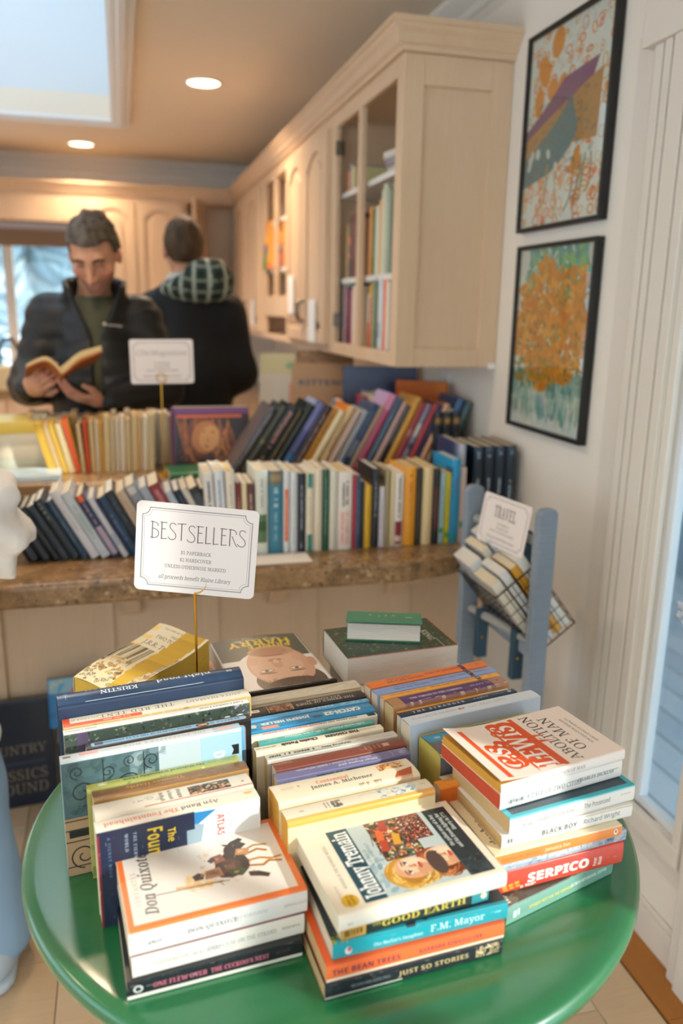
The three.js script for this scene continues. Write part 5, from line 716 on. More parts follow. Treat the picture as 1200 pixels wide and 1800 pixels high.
addBook(B({ L: 0.192, W: 0.134, T: 0.031, color: '#ded9d2', spine: '#e3e0dc', front: '#ef7a38', pages: 'cream', round: 0.003, res: 3.2,
  spineArt(c, L, T) { text(c, '☉', L * 0.05, T * 0.6, 9, '#6d7178', 'sans'); marks(c, L * 0.1, L * 0.17, T * 0.6, 6, '#8b8e94'); text(c, 'DON QUIXOTE', L * 0.31, T * 0.52, 9, '#34363c', 'sbold', { wide: 0.82 }); text(c, 'Cervantes', L * 0.55, T * 0.46, 9, '#c3c0bd', 'bital', { wide: 0.9 }); text(c, 'RP0012123', L * 0.86, T * 0.5, 5, '#9a9186', 'serif'); },
  frontArt(c, w, h) {
    c.fillStyle = '#ebe2da'; c.fillRect(7, 7, w - 14, h - 15); band(c, 0, w, 0, 0.8, '#e9cdb8');
    text(c, 'Don Quixote', w * 0.13, 27, 19, '#4a4640', 'bital', { wide: 0.86 }); text(c, 'CERVANTES', w * 0.25, 15, 8, '#b9ada0', 'serif', { space: 0.14 });
    // a rider with a lance on horseback and a second rider beside him, in watercolour, hooves towards the foot of the cover
    const wash = (x, y, a, b, n, cols) => { for (let i = 0; i < n; i++) { c.fillStyle = pick(cols); c.beginPath(); c.ellipse(w * x + R(-a, a), h * y + R(-b, b), R(1, 4.5), R(1, 4.5), R(0, 3), 0, 7); c.fill(); } };
    const poly = (col, pts, lw) => { c.fillStyle = c.strokeStyle = col; c.lineJoin = c.lineCap = 'round'; c.lineWidth = lw || 0.6; c.beginPath(); pts.forEach(([x, y], i) => (i ? c.lineTo(w * x, h * y) : c.moveTo(w * x, h * y))); if (lw) c.stroke(); else { c.closePath(); c.fill(); } };
    wash(0.38, 0.44, 12, 14, 60, ['rgba(240,190,110,0.35)', 'rgba(232,160,80,0.28)', 'rgba(245,215,150,0.35)']); wash(0.5, 0.62, 30, 26, 50, ['rgba(240,215,180,0.3)', 'rgba(225,170,120,0.2)']);
    poly('#ecc48a', [[0.36, 0.3], [0.33, 0.42], [0.32, 0.56]], 3); poly('#cf9850', [[0.345, 0.3], [0.325, 0.56]], 1.6); poly('#4f3a28', [[0.335, 0.17], [0.325, 0.36], [0.31, 0.6]], 1.1);
    for (const [p, col] of [[[[0.44, 0.72], [0.4, 0.82], [0.44, 0.86], [0.41, 0.93]], '#d08a3c'], [[[0.5, 0.73], [0.5, 0.82], [0.46, 0.88], [0.47, 0.94]], '#e0a050'], [[[0.58, 0.74], [0.62, 0.82], [0.58, 0.87]], '#c98644'], [[[0.64, 0.74], [0.68, 0.81], [0.66, 0.88]], '#d9a866']]) { poly(col, p, 3.6); poly('#4a3424', p, 0.9); }
    poly('#3f2c22', [[0.36, 0.56], [0.42, 0.53], [0.54, 0.55], [0.62, 0.6], [0.68, 0.64], [0.74, 0.68], [0.76, 0.74], [0.72, 0.77], [0.66, 0.72], [0.6, 0.73], [0.5, 0.75], [0.42, 0.74], [0.36, 0.7], [0.33, 0.62]]); poly('#5b3f30', [[0.4, 0.58], [0.52, 0.58], [0.58, 0.64], [0.5, 0.7], [0.4, 0.68]]); poly('#7a543e', [[0.44, 0.6], [0.5, 0.61], [0.5, 0.66], [0.43, 0.66]]);
    poly('#33241c', [[0.66, 0.62], [0.72, 0.63], [0.79, 0.68], [0.82, 0.74], [0.79, 0.76], [0.74, 0.72], [0.68, 0.69]]); poly('#33241c', [[0.74, 0.64], [0.78, 0.62], [0.76, 0.66]]); poly('#c08a5c', [[0.6, 0.68], [0.68, 0.7], [0.66, 0.78], [0.58, 0.76]]); poly('#e0b088', [[0.62, 0.7], [0.66, 0.71], [0.64, 0.75]]);
    poly('#b07a50', [[0.38, 0.47], [0.48, 0.48], [0.5, 0.57], [0.38, 0.58]]); poly('#8a5a3c', [[0.42, 0.48], [0.47, 0.49], [0.46, 0.56], [0.41, 0.56]]); poly('#4c382c', [[0.39, 0.41], [0.45, 0.4], [0.48, 0.44], [0.45, 0.47], [0.39, 0.46]]); poly('#a8714e', [[0.42, 0.45], [0.46, 0.45], [0.45, 0.48]]);
    poly('#8e5c48', [[0.54, 0.55], [0.64, 0.54], [0.66, 0.6], [0.56, 0.62]]); poly('#5c4034', [[0.56, 0.53], [0.6, 0.51], [0.64, 0.54], [0.6, 0.57]]); poly('#c08468', [[0.58, 0.56], [0.62, 0.56], [0.61, 0.59]]);
    poly('#44502f', [[0.36, 0.62], [0.42, 0.61], [0.44, 0.69], [0.38, 0.72], [0.33, 0.68]]); poly('#a8862e', [[0.38, 0.64], [0.4, 0.64], [0.4, 0.67], [0.38, 0.67]]); poly('#463a30', [[0.3, 0.72], [0.27, 0.78], [0.24, 0.82], [0.28, 0.84], [0.34, 0.78], [0.36, 0.72]]); poly('#5f6a3a', [[0.27, 0.56], [0.32, 0.54], [0.31, 0.59]], 0.9);
    for (let i = 0; i < 46; i++) { const x = R(0.33, 0.76), y = R(0.46, 0.76); poly(pick(['#2b1f18', '#55392a', '#8a6248', '#c99a6c']), [[x, y], [x + R(-0.03, 0.03), y + R(-0.02, 0.02)]], R(0.25, 0.7)); }
    c.strokeStyle = '#c9bdb2'; c.lineWidth = 0.4; c.beginPath(); c.moveTo(w - 7, h * 0.36); c.lineTo(w * 0.8, h * 0.37); c.stroke(); scuffs(c, w, h, 26); } }),
  'white paperback with an orange border and a painted rider, top of the front left stack', undefined, 'flat', 0.067, TT + 0.0505, -0.799, { turn: 6.4 });

// stack at the front middle
addBook(B({ L: 0.209, W: 0.136, T: 0.02, color: '#20242c', pages: 'tan', spineArt(c, L, T) { text(c, 'RUDYARD KIPLING', L * 0.14, T * 0.45, 6, '#9aa0a6', 'serif', { wide: 0.8 }); fitText(c, 'JUST SO STORIES', L * 0.4, L * 0.8, T * 0.5, 9, '#cbb27c', 'bold'); foliageIn(c, L * 0.84, 1, L * 0.14, T * 0.8, ['#d9c49a', '#20242c', '#8a7a5a', '#b9a47a']); band(c, 0, L * 0.42, T * 0.86, T * 0.97, '#c9c4b8'); scuffs(c, L, T, 46); } }),
  'black-spined paperback with gold capitals at the bottom of the front middle stack', undefined, 'flat', 0.272, TT, -0.746, { turn: 4.2 });
addBook(B({ L: 0.208, W: 0.132, T: 0.02, color: '#f0642c', spine: '#f0703a', pages: 'tan', spineArt(c, L, T) { band(c, 0, L, T * 0.8, T, '#e9dcc4'); fitText(c, 'THE BEAN TREES', L * 0.03, L * 0.4, T * 0.42, 10, '#6b2c4e', 'bold'); fitText(c, 'BARBARA KINGSOLVER', L * 0.5, L * 0.87, T * 0.4, 8, '#8a3c4e', 'bold'); marks(c, L * 0.93, L * 0.965, T * 0.42, 9, '#6b2c5a'); } }),
  'orange-spined paperback with purple capitals in the front middle stack', undefined, 'flat', 0.274, TT + 0.0202, -0.745, { turn: 3.9 });
addBook(B({ L: 0.205, W: 0.134, T: 0.021, color: '#1f93a0', spine: '#23a0ad', front: '#1c2a30', pages: 'cream', round: 0.002, spineArt(c, L, T) { text(c, "The Rector's Daughter", L * 0.22, T * 0.62, 7, '#e5efee', 'serif', { wide: 0.78 }); fitText(c, 'F.M. Mayor', L * 0.54, L * 0.86, T * 0.42, 14, '#eef2f0', 'serif'); c.fillStyle = '#e4e0dc'; c.beginPath(); c.ellipse(L * 0.085, T * 0.6, 4, 6, 0, 0, 7); c.fill(); c.fillStyle = '#b8607a'; c.beginPath(); c.ellipse(L * 0.09, T * 0.5, 2.4, 3.4, 0, 0, 7); c.fill(); text(c, 'VMC', L * 0.92, T * 0.35, 3.8, '#d5e6e6', 'serif'); scuffs(c, L, T, 30); }, frontArt(c, w, h) { band(c, 0, w, 0, h, '#1a2830'); band(c, 0, 5, 0, h, '#1f93a0'); foliage(c, w, h, 80, ['#223840', '#14202a', '#2e4a50'], 3, 12); foliage(c, 12, 16, 12, ['#8aa03c', '#c9a03c'], 1, 3); } }),
  'teal-spined paperback with large white lettering in the front middle stack', undefined, 'flat', 0.281, TT + 0.0405, -0.752, { turn: 3.4 });
addBook(B({ L: 0.176, W: 0.126, T: 0.018, color: '#2b2f30', spine: '#26302e', pages: 'cream', spineArt(c, L, T) { band(c, 0, L * 0.16, 0, T, '#c79a48'); marks(c, L * 0.02, L * 0.14, T * 0.5, 9, '#7a5a24'); text(c, 'THE', L * 0.2, T * 0.4, 5, '#cdb24a', 'sbold'); fitText(c, 'GOOD EARTH', L * 0.26, L * 0.84, T * 0.5, 12, '#d8c24c', 'sbold'); band(c, L * 0.88, L, 0, T, '#2f8f98'); c.fillStyle = '#d8cdb4'; c.beginPath(); c.ellipse(L * 0.965, T * 0.5, 4, 5, 0, 0, 7); c.fill(); } }),
  'dark paperback with yellow capitals just under the top book of the front middle stack', undefined, 'flat', 0.272, TT + 0.062, -0.752, { turn: 6.4 });
addBook(B({ L: 0.199, W: 0.142, T: 0.0205, color: '#eadcc4', spine: '#ece4d6', pages: 'cream', round: 0.004, res: 3.2,
  spineArt(c, L, T) { text(c, 'Johnny Tremain', L * 0.4, T * 0.6, 5.4, '#d9a08a', 'serif'); text(c, 'Esther Forbes', L * 0.64, T * 0.58, 5.4, '#bdb6ac', 'serif'); text(c, 'YEARLING', L * 0.88, T * 0.45, 3.6, '#a8a298', 'serif'); marks(c, L * 0.05, L * 0.08, T * 0.6, 4, '#b9b2a8'); scuffs(c, L, T, 30, 'rgba(170,160,145,0.5)'); },
  frontArt(c, w, h) {
    band(c, 0, w, 0, h, '#ecdfca'); c.save(); c.translate(0, 0); band(c, 9, w - 10, h * 0.17, h * 0.3, '#1d4656'); text(c, 'Johnny Tremain', 14, h * 0.235, 26, '#eef0ec', 'serif', { wide: 0.56, stroke: '#eef0ec' });
    text(c, 'WINNER OF THE NEWBERY MEDAL', 36, h * 0.115, 5, '#5a564e', 'serif', { wide: 0.86 }); text(c, 'A Yearling Book', 10, h * 0.06, 4.4, '#b6a88e', 'serif'); c.fillStyle = '#dcae2c'; c.beginPath(); c.arc(18, h * 0.1, 9.5, 0, 7); c.fill(); marks(c, 11, 25, h * 0.09, 4, '#a87c18'); marks(c, 12, 24, h * 0.115, 4, '#a87c18');
    // picture panel: a crowd with flags above, two faces below
    const x0 = 9, x1 = w - 10, y0 = h * 0.3, y1 = h * 0.8; c.save(); c.beginPath(); c.rect(x0, y0, x1 - x0, y1 - y0); c.clip(); band(c, x0, x1, y0, y1, '#b9c6c6'); c.translate(x0, y0); const pw = x1 - x0, ph = y1 - y0;
    foliage(c, pw * 0.6, ph * 0.6, 60, ['#c6d3d4', '#a9bcc0', '#8fabb4', '#9db4bc'], 3, 10); text(c, 'A STORY OF', pw * 0.42, 5, 5, '#5b5f60', 'serif'); text(c, 'BOSTON IN REVOLT', pw * 0.34, 11, 5, '#5b5f60', 'serif');
    const rect = (x, y, ww, hh, f) => { c.save(); c.beginPath(); c.rect(pw * x, ph * y, pw * ww, ph * hh); c.clip(); c.translate(pw * x, ph * y); f(pw * ww, ph * hh); c.restore(); };
    rect(0.42, 0.22, 0.58, 0.5, (q, r) => { band(c, 0, q, 0, r, '#4a3a34'); foliage(c, q, r, 150, ['#6b3a30', '#2e2826', '#8a4a3a', '#54605a', '#7a6a4a'], 2, 7); foliage(c, q, r, 120, ['#c4553a', '#d8b46a', '#e2c9a0', '#e07850', '#b8a03a', '#8a2f2c', '#d9a87a'], 1, 3.6); });
    rect(0.62, 0.6, 0.38, 0.34, (q, r) => { band(c, 0, q, 0, r, '#5a342c'); foliage(c, q, r, 260, ['#d9694a', '#2e2a2a', '#e6d6c0', '#c9452e', '#8a8078', '#b85a44'], 0.6, 2); });
    c.strokeStyle = '#3a332e'; c.lineWidth = 0.8; for (const [x, y, l] of [[0.34, 0.36, 0.24], [0.52, 0.2, 0.2], [0.66, 0.18, 0.22]]) { c.beginPath(); c.moveTo(pw * x, ph * y); c.lineTo(pw * (x + l), ph * (y + 0.06)); c.stroke(); } for (const [x, y, col] of [[0.56, 0.24, '#b8442e'], [0.72, 0.26, '#d86a3c'], [0.84, 0.36, '#a83a34'], [0.62, 0.42, '#d8a03a']]) { c.fillStyle = col; c.beginPath(); c.moveTo(pw * x, ph * y); c.lineTo(pw * (x + 0.16), ph * (y + 0.05)); c.lineTo(pw * (x + 0.14), ph * (y + 0.14)); c.lineTo(pw * (x - 0.01), ph * (y + 0.09)); c.fill(); }
    for (const [fx, fy, r] of [[pw * 0.3, ph * 0.83, 1], [pw * 0.25, ph * 0.42, 0]]) {
      const e = (x, y, a, b, q, col) => { c.fillStyle = col; c.beginPath(); c.ellipse(fx + x, fy + y, a, b, q, 0, 7); c.fill(); };
      e(-4, -3, 25, 29, 0.3, r ? '#8a4424' : '#c98f34'); e(-12, 8, 14, 22, 0.2, r ? '#6b3019' : '#b07a2a'); e(3, 3, 17.5, 22, 0.12, '#dba27c'); e(7, 5, 13, 17, 0.1, '#efc6a4'); e(-3, 16, 10, 9, 0.2, '#d29a76'); e(12, 8, 5, 7, 0.1, '#f3d2b4');
      for (let i = 0; i < 60; i++) { const an = R(2.4, 5.6), q = R(17, 27); c.strokeStyle = pick(r ? ['#b8683a', '#6b3019', '#d98a50', '#9a4e28'] : ['#e8c064', '#a8742a', '#f0d488', '#c9943a']); c.lineWidth = R(0.6, 1.6); c.beginPath(); c.moveTo(fx - 2 + q * Math.cos(an), fy + q * 1.15 * Math.sin(an)); c.quadraticCurveTo(fx - 6 + (q + 3) * Math.cos(an - 0.3), fy + q * 1.2 * Math.sin(an - 0.3), fx - 2 + q * Math.cos(an - 0.55), fy + q * 1.1 * Math.sin(an - 0.55)); c.stroke(); }
      for (const x of [-3, 12]) { e(x, -2, 4, 2.2, 0.1, '#f4ece4'); e(x + 0.6, -1.9, 1.7, 1.9, 0, '#2b2420'); e(x, -3.6, 4.4, 0.9, 0.05, '#5a3824'); e(x, -7, 5, 1, x < 0 ? -0.15 : 0.15, '#7a4e30'); } e(5.6, 3.4, 1.8, 4.4, 0.1, '#c98a66'); e(5.4, 7.2, 3, 1.2, 0, '#b06e50'); e(4.6, 12.6, 5.4, 1.5, 0, '#a8362e'); e(4.8, 14.2, 4.2, 1.4, 0, '#cc6455'); e(2, 33, 20, 10, 0, r ? '#2f3e4c' : '#54403a'); }
    c.restore(); band(c, 9, w - 10, h * 0.8, h * 0.955, '#22323a'); for (let i = 0; i < 3; i++) text(c, ['the gallant story of a boy', 'and his friends fighting for', 'liberty in 1775'][i], w - 20, h * (0.83 + i * 0.042), 7, '#d8dcd6', 'sbold', { align: 'right', wide: 0.7 }); foliageIn(c, 9, h * 0.8, 34, h * 0.155, ['#2e3f46', '#1a282e', '#3a4c50']); c.restore(); scuffs(c, w, h, 20); } }),
  'cream paperback with a crowd and two faces on its cover, atop the front middle stack', undefined, 'flat', 0.277, TT + 0.0804, -0.752, { turn: 6.4 });

// tall stack at the right
addBook(B({ L: 0.182, W: 0.12, T: 0.026, color: '#6f9488', spine: '#78a596', front: '#4a4a40', pages: 'white', spineArt(c, L, T) { band(c, 0, L, T * 0.72, T, '#7fb09e'); text(c, 'STORIES NOT FOR THE NERVOUS', L * 0.2, T * 0.55, 7, '#e0cc5a', 'bold', { wide: 0.68 }); text(c, 'ALFRED HITCHCOCK, EDITOR', L * 0.58, T * 0.5, 6.4, '#e8ece6', 'sbold', { wide: 0.66 }); marks(c, L * 0.06, L * 0.12, T * 0.5, 12, '#dfe8e2'); }, frontArt(c, w, h) { foliage(c, w, h, 90, ['#5a5548', '#3a3a34', '#6b7464', '#54483c'], 3, 12); band(c, 0, w, 0, 9, '#5a5a56'); marks(c, 4, 26, 8, 8, '#d8dcd4'); } }),
  'grey-green paperback with yellow lettering, turned askew at the bottom of the tall right stack', undefined, 'flat', 0.474, TT, -0.806, { turn: 16.5 });
addBook(B({ L: 0.182, W: 0.12, T: 0.031, color: '#d8432c', spine: '#d9452f', pages: 'white', round: 0.003, spineArt(c, L, T) { fitText(c, 'SERPICO', L * 0.23, L * 0.72, T * 0.52, 21, '#f2ece6', 'bold', { stroke: '#f2ece6' }); c.save(); c.translate(L * 0.755, T * 0.85); c.rotate(-Math.PI / 2); text(c, 'Peter', 0, 2, 7, '#f0e6e0', 'bold', { wide: 0.85 }); text(c, 'Maas', 0, 9, 7, '#f0e6e0', 'bold', { wide: 0.85 }); c.restore(); c.fillStyle = '#e8a53a'; for (let i = 0; i < 3; i++) { c.fillRect(L * (0.04 + i * 0.045), T * 0.66 - i * 2, 6.5, 5); c.fillRect(L * (0.05 + i * 0.045), T * 0.84 - i * 1.4, 6.5, 4); } marks(c, L * 0.18, L * 0.3, T * 0.9, 5, '#efe6dc'); marks(c, L * 0.92, L * 0.94, T * 0.6, 3, '#c98a80'); scuffs(c, L, T, 60, 'rgba(250,225,210,0.5)'); } }),
  'red-spined paperback with very large white capitals in the tall right stack', undefined, 'flat', 0.484, TT + 0.0263, -0.811, { turn: 5.7 });
addBook(B({ L: 0.184, W: 0.12, T: 0.0145, color: '#b9c2cc', spine: '#a5b4c6', pages: 'white', spineArt(c, L, T) { foliageIn(c, 0, 0, L, T, ['rgba(110,130,165,0.4)', 'rgba(220,225,228,0.5)', 'rgba(84,96,120,0.35)', 'rgba(230,205,190,0.4)']); fitText(c, 'THAT INFERNAL PLACE TO US', L * 0.28, L * 0.72, T * 0.5, 7.5, '#eae6da', 'bold'); marks(c, L * 0.03, L * 0.24, T * 0.4, 4, '#d5d9de'); band(c, L * 0.82, L * 0.9, 0, T, '#8a98a8'); marks(c, L * 0.84, L * 0.9, T * 0.5, 6, '#3f5468'); scuffs(c, L, T, 50); } }),
  'worn blue-grey paperback with a scuffed spine in the tall right stack', undefined, 'flat', 0.486, TT + 0.0576, -0.812, { turn: 6.4 });
addBook(B({ L: 0.18, W: 0.135, T: 0.015, color: '#ecdcb8', spine: '#f08a3c', front: '#efe0bd', pages: 'white', spineArt(c, L, T) { text(c, 'Daphne du Maurier', L * 0.05, T * 0.5, 7, '#b85a24', 'serif', { wide: 0.8 }); text(c, 'Jamaica Inn', L * 0.38, T * 0.5, 8, '#f7e0c0', 'sans', { wide: 0.85 }); c.fillStyle = '#f4ede2'; c.beginPath(); c.ellipse(L * 0.95, T * 0.5, 3, 4.6, 0, 0, 7); c.fill(); band(c, L * 0.945, L * 0.955, T * 0.3, T * 0.6, '#2b2b2b'); }, frontArt(c, w, h) { text(c, 'daphne', 18, 13, 15, '#2b241e', 'bital', { wide: 0.9 }); c.fillStyle = '#df7438'; c.beginPath(); c.ellipse(w - 14, 8, 6, 5, 0, 0, 7); c.fill(); c.fillStyle = '#efe0bd'; c.beginPath(); c.ellipse(w - 15, 7, 2.2, 3, 0, 0, 7); c.fill(); } }),
  'orange-spined paperback whose cream cover pokes out to the left of the tall right stack', undefined, 'flat', 0.474, TT + 0.0724, -0.812, { turn: 5.7 });
addBook(B({ L: 0.19, W: 0.125, T: 0.018, color: '#e7e3dc', spine: '#eae7e0', pages: 'tan', spineArt(c, L, T) { fitText(c, 'BLACK BOY', L * 0.29, L * 0.56, T * 0.5, 10.5, '#2c2c30', 'bold'); fitText(c, 'Richard Wright', L * 0.61, L * 0.9, T * 0.45, 10, '#54575e', 'sans'); marks(c, L * 0.04, L * 0.07, T * 0.5, 8, '#6d6d70'); text(c, '◂', L * 0.15, T * 0.5, 8, '#44464c', 'sans'); scuffs(c, L, T, 24, 'rgba(150,140,120,0.5)'); band(c, L * 0.62, L, 0, 1.6, '#cdb68c'); } }),
  'white-spined paperback with black and grey sans lettering, halfway up the tall right stack', undefined, 'flat', 0.490, TT + 0.0877, -0.818, { turn: 6.5 });
addBook(B({ L: 0.188, W: 0.128, T: 0.022, color: '#e5e2da', spine: '#e9e6df', front: '#37b2bf', pages: 'tan', spineArt(c, L, T) { text(c, 'Fyodor Dostoyovsky', L * 0.21, T * 0.5, 10, '#55565a', 'sans', { wide: 0.62 }); text(c, 'The Possessed', L * 0.58, T * 0.5, 10, '#55565a', 'sans', { wide: 0.62 }); c.strokeStyle = '#8a8c90'; c.lineWidth = 0.6; c.beginPath(); c.arc(L * 0.07, T * 0.6, 3, 0, 7); c.stroke(); marks(c, L * 0.1, L * 0.17, T * 0.62, 6, '#a9abae'); marks(c, L * 0.88, L * 0.96, T * 0.4, 1.6, '#b5b5b2'); band(c, 0, L, 0, 1.6, '#9ad6d8'); }, frontArt(c, w, h) { band(c, 0, w, 0, h, '#37b2bf'); band(c, 6, w - 6, 7, h - 7, '#1d3440'); foliageIn(c, 6, 7, w - 12, h - 14, ['#24424e', '#152630', '#2f5560', '#3a4a50', '#1a3040', '#5a6a6c']); } }),
  'white-spined paperback with a dark picture framed in turquoise, in the tall right stack', undefined, 'flat', 0.494, TT + 0.106, -0.822, { turn: 8.8 });
addBook(B({ L: 0.186, W: 0.132, T: 0.023, color: '#e3e0da', spine: '#e6e3dd', pages: 'red', round: 0.002, spineArt(c, L, T) { marks(c, L * 0.06, L * 0.17, T * 0.6, 7, '#7d8086'); text(c, 'A TALE OF TWO CITIES', L * 0.2, T * 0.55, 10.5, '#3d4048', 'serif', { wide: 0.72, slant: 0.12 }); text(c, 'CHARLES DICKENS', L * 0.62, T * 0.45, 8, '#34363c', 'bital', { wide: 0.74 }); marks(c, L * 0.86, L * 0.97, T * 0.35, 2, '#a2a2a0'); scuffs(c, L, T, 24, 'rgba(150,150,148,0.45)'); } }),
  'white paperback with red-stained page edges, second from the top of the tall right stack', undefined, 'flat', 0.4855, TT + 0.1283, -0.8415, { turn: 9.8 });
addBook(B({ L: 0.192, W: 0.126, T: 0.013, color: '#f0e2d8', spine: '#efe6e0', front: '#f2e0d4', pages: 'amber', res: 3.4, warp: (x, z) => { const t = Math.max(0, (-x - 0.03) / 0.066); return 0.009 * t * t * (0.55 + 0.45 * Math.max(0, Math.min(1, 0.5 - z / 0.126))) + 0.0006; },
  spineArt(c, L, T) { text(c, '●', L * 0.03, T * 0.5, 6, '#35363c', 'sans'); text(c, 'C. S. LEWIS: THE ABOLITION OF MAN', L * 0.12, T * 0.5, 8, '#7a7478', 'serif', { wide: 0.72, slant: 0.1 }); },
  frontArt(c, w, h) {
    const or = '#e0541f'; c.fillStyle = or; c.fillRect(w * 0.04, h * 0.075, w * 0.88, 8);
    c.save(); c.translate(0, 0); fitText(c, 'C.S.', w * 0.18, w * 0.66, h * 0.228, 34, or, 'bital', { stroke: or, heavy: 0.3 }); fitText(c, 'C.S.', w * 0.16, w * 0.63, h * 0.218, 33, '#f2ebe6', 'bital'); fitText(c, 'LEWIS', w * 0.1, w * 0.94, h * 0.424, 42, or, 'bital', { stroke: or, heavy: 0.3 }); fitText(c, 'LEWIS', w * 0.08, w * 0.91, h * 0.41, 42, '#f2ebe6', 'bital'); c.fillStyle = or; c.fillRect(w * 0.05, h * 0.318, w * 0.9, 1.6); c.strokeStyle = or; c.lineWidth = 3.4; c.beginPath(); c.arc(w * 0.24, h * 0.21, 11, 0.6, 5.2); c.stroke(); curl(c, w * 0.78, h * 0.34, 12, 1, 3, or); c.restore();
    c.fillStyle = or; c.fillRect(w * 0.03, h * 0.522, w * 0.94, 6); c.fillRect(w * 0.03, h * 0.515, w * 0.94, 1);
    text(c, 'THE', w * 0.5, h * 0.575, 5.5, '#6a5a50', 'ital', { align: 'center' }); fitText(c, 'ABOLITION', w * 0.05, w * 0.96, h * 0.64, 21, '#1f1a18', 'serif'); fitText(c, 'OF MAN', w * 0.18, w * 0.86, h * 0.755, 21, '#1f1a18', 'serif'); text(c, 'HOW EDUCATION DEVELOPS', w * 0.5, h * 0.87, 6, '#4a403a', 'sans', { align: 'center', wide: 0.85 }); text(c, "MAN'S SENSE OF MORALITY", w * 0.5, h * 0.915, 6, '#4a403a', 'sans', { align: 'center', wide: 0.85 }); } }),
  'pale pink paperback with orange and black capitals, cover lifting, atop the tall right stack', undefined, 'flat', 0.486, TT + 0.1515, -0.838, { turn: 11 });

// books lying flat at the back of the table
addBook(B({ L: 0.2, W: 0.14, T: 0.04, color: '#d8cdb8', pages: 'cream', name: 'paperback_book' }), 'cream book at the bottom of the pile under the old yellowed paperback', undefined, 'flat', 0.0, TT, -1.275, { turn: -128 });
addBook(B({ L: 0.195, W: 0.115, T: 0.045, color: '#b52633', pages: 'red', gloss: 0 }), 'crimson book lying under the old yellowed paperback', undefined, 'flat', 0.016, TT + 0.0402, -1.272, { turn: -135 });
addBook(B({ L: 0.198, W: 0.113, T: 0.05, color: '#ead9ae', pages: 'yellow', gloss: 0, res: 3.2, bend: (x, z) => 0.012 * Math.max(0, -x / 0.1) ** 2 - 0.012 * Math.max(0, x / 0.1) ** 2 + 0.004 * Math.sin(z * 40),
  warp: (x, z) => 0.006 * Math.max(0, x / 0.1) * Math.max(0, -z / 0.056) ** 2,
  frontArt(c, w, h) { band(c, 0, w, 0, h, '#eaddbd'); c.fillStyle = '#f0cf7c'; c.fillRect(0, 6, 14, 16); c.fillRect(0, h * 0.19, 22, 12); c.fillRect(0, h * 0.34, 26, 16); text(c, 'THE LORD OF THE RINGS', w * 0.2, 10, 6, '#7a6a48', 'serif', { wide: 0.86 }); text(c, 'THE', w * 0.5, h * 0.12, 8, '#5a4c34', 'serif', { align: 'center' }); text(c, 'TWO TOWERS', w * 0.52, h * 0.18, 12, '#5a4c34', 'serif', { align: 'center', wide: 0.8 }); text(c, 'J.R.R. Tolkien', w * 0.16, h * 0.29, 16, '#2c2620', 'serif', { wide: 0.78 });
    c.save(); c.beginPath(); c.rect(0, h * 0.37, w, h * 0.63); c.clip(); band(c, 0, w, h * 0.37, h, '#e0cfa6'); for (let i = 0; i < 46; i++) { const x = R(0, w); c.fillStyle = pick(['#6b5a44', '#4a4238', '#8a7858', '#5f6a5c', '#3a332a', '#c9b78c']); c.beginPath(); c.moveTo(x, h * 0.37); c.lineTo(x + R(0.8, 3.2), h * 0.37); c.lineTo(x + R(-2, 3), h * R(0.62, 0.78)); c.lineTo(x - R(0, 2), h * R(0.6, 0.72)); c.fill(); } c.translate(0, h * 0.62); foliage(c, w, h * 0.24, 70, ['#d9b982', '#b8925a', '#e8d2a4', '#a87f4c', '#c9a468'], 2, 8); c.translate(0, h * 0.16); for (let i = 0; i < 60; i++) curl(c, R(0, w), R(0, h * 0.2), R(1.5, 5), pick([1, -1]), 0.8, pick(['#4a3c2a', '#6b5638', '#8a6f46', '#2f261c'])); c.restore(); scuffs(c, w, h, 30, 'rgba(245,235,205,0.8)'); } }),
  'warped old paperback with yellow-stained pages and a drawing of bare trees on its cover', undefined, 'flat', 0.012, TT + 0.0855, -1.276, { turn: -135 });
addBook(B({ L: 0.235, W: 0.168, T: 0.035, color: '#dcd6cc', pages: 'cream' }), 'white book at the bottom of the pile beneath the portrait cover', undefined, 'flat', 0.225, TT, -1.285, { turn: 93 });
addBook(B({ L: 0.232, W: 0.166, T: 0.028, color: '#e6a06c', pages: 'cream' }), 'pale orange book in the pile beneath the portrait cover', undefined, 'flat', 0.222, TT + 0.0352, -1.287, { turn: 96 });
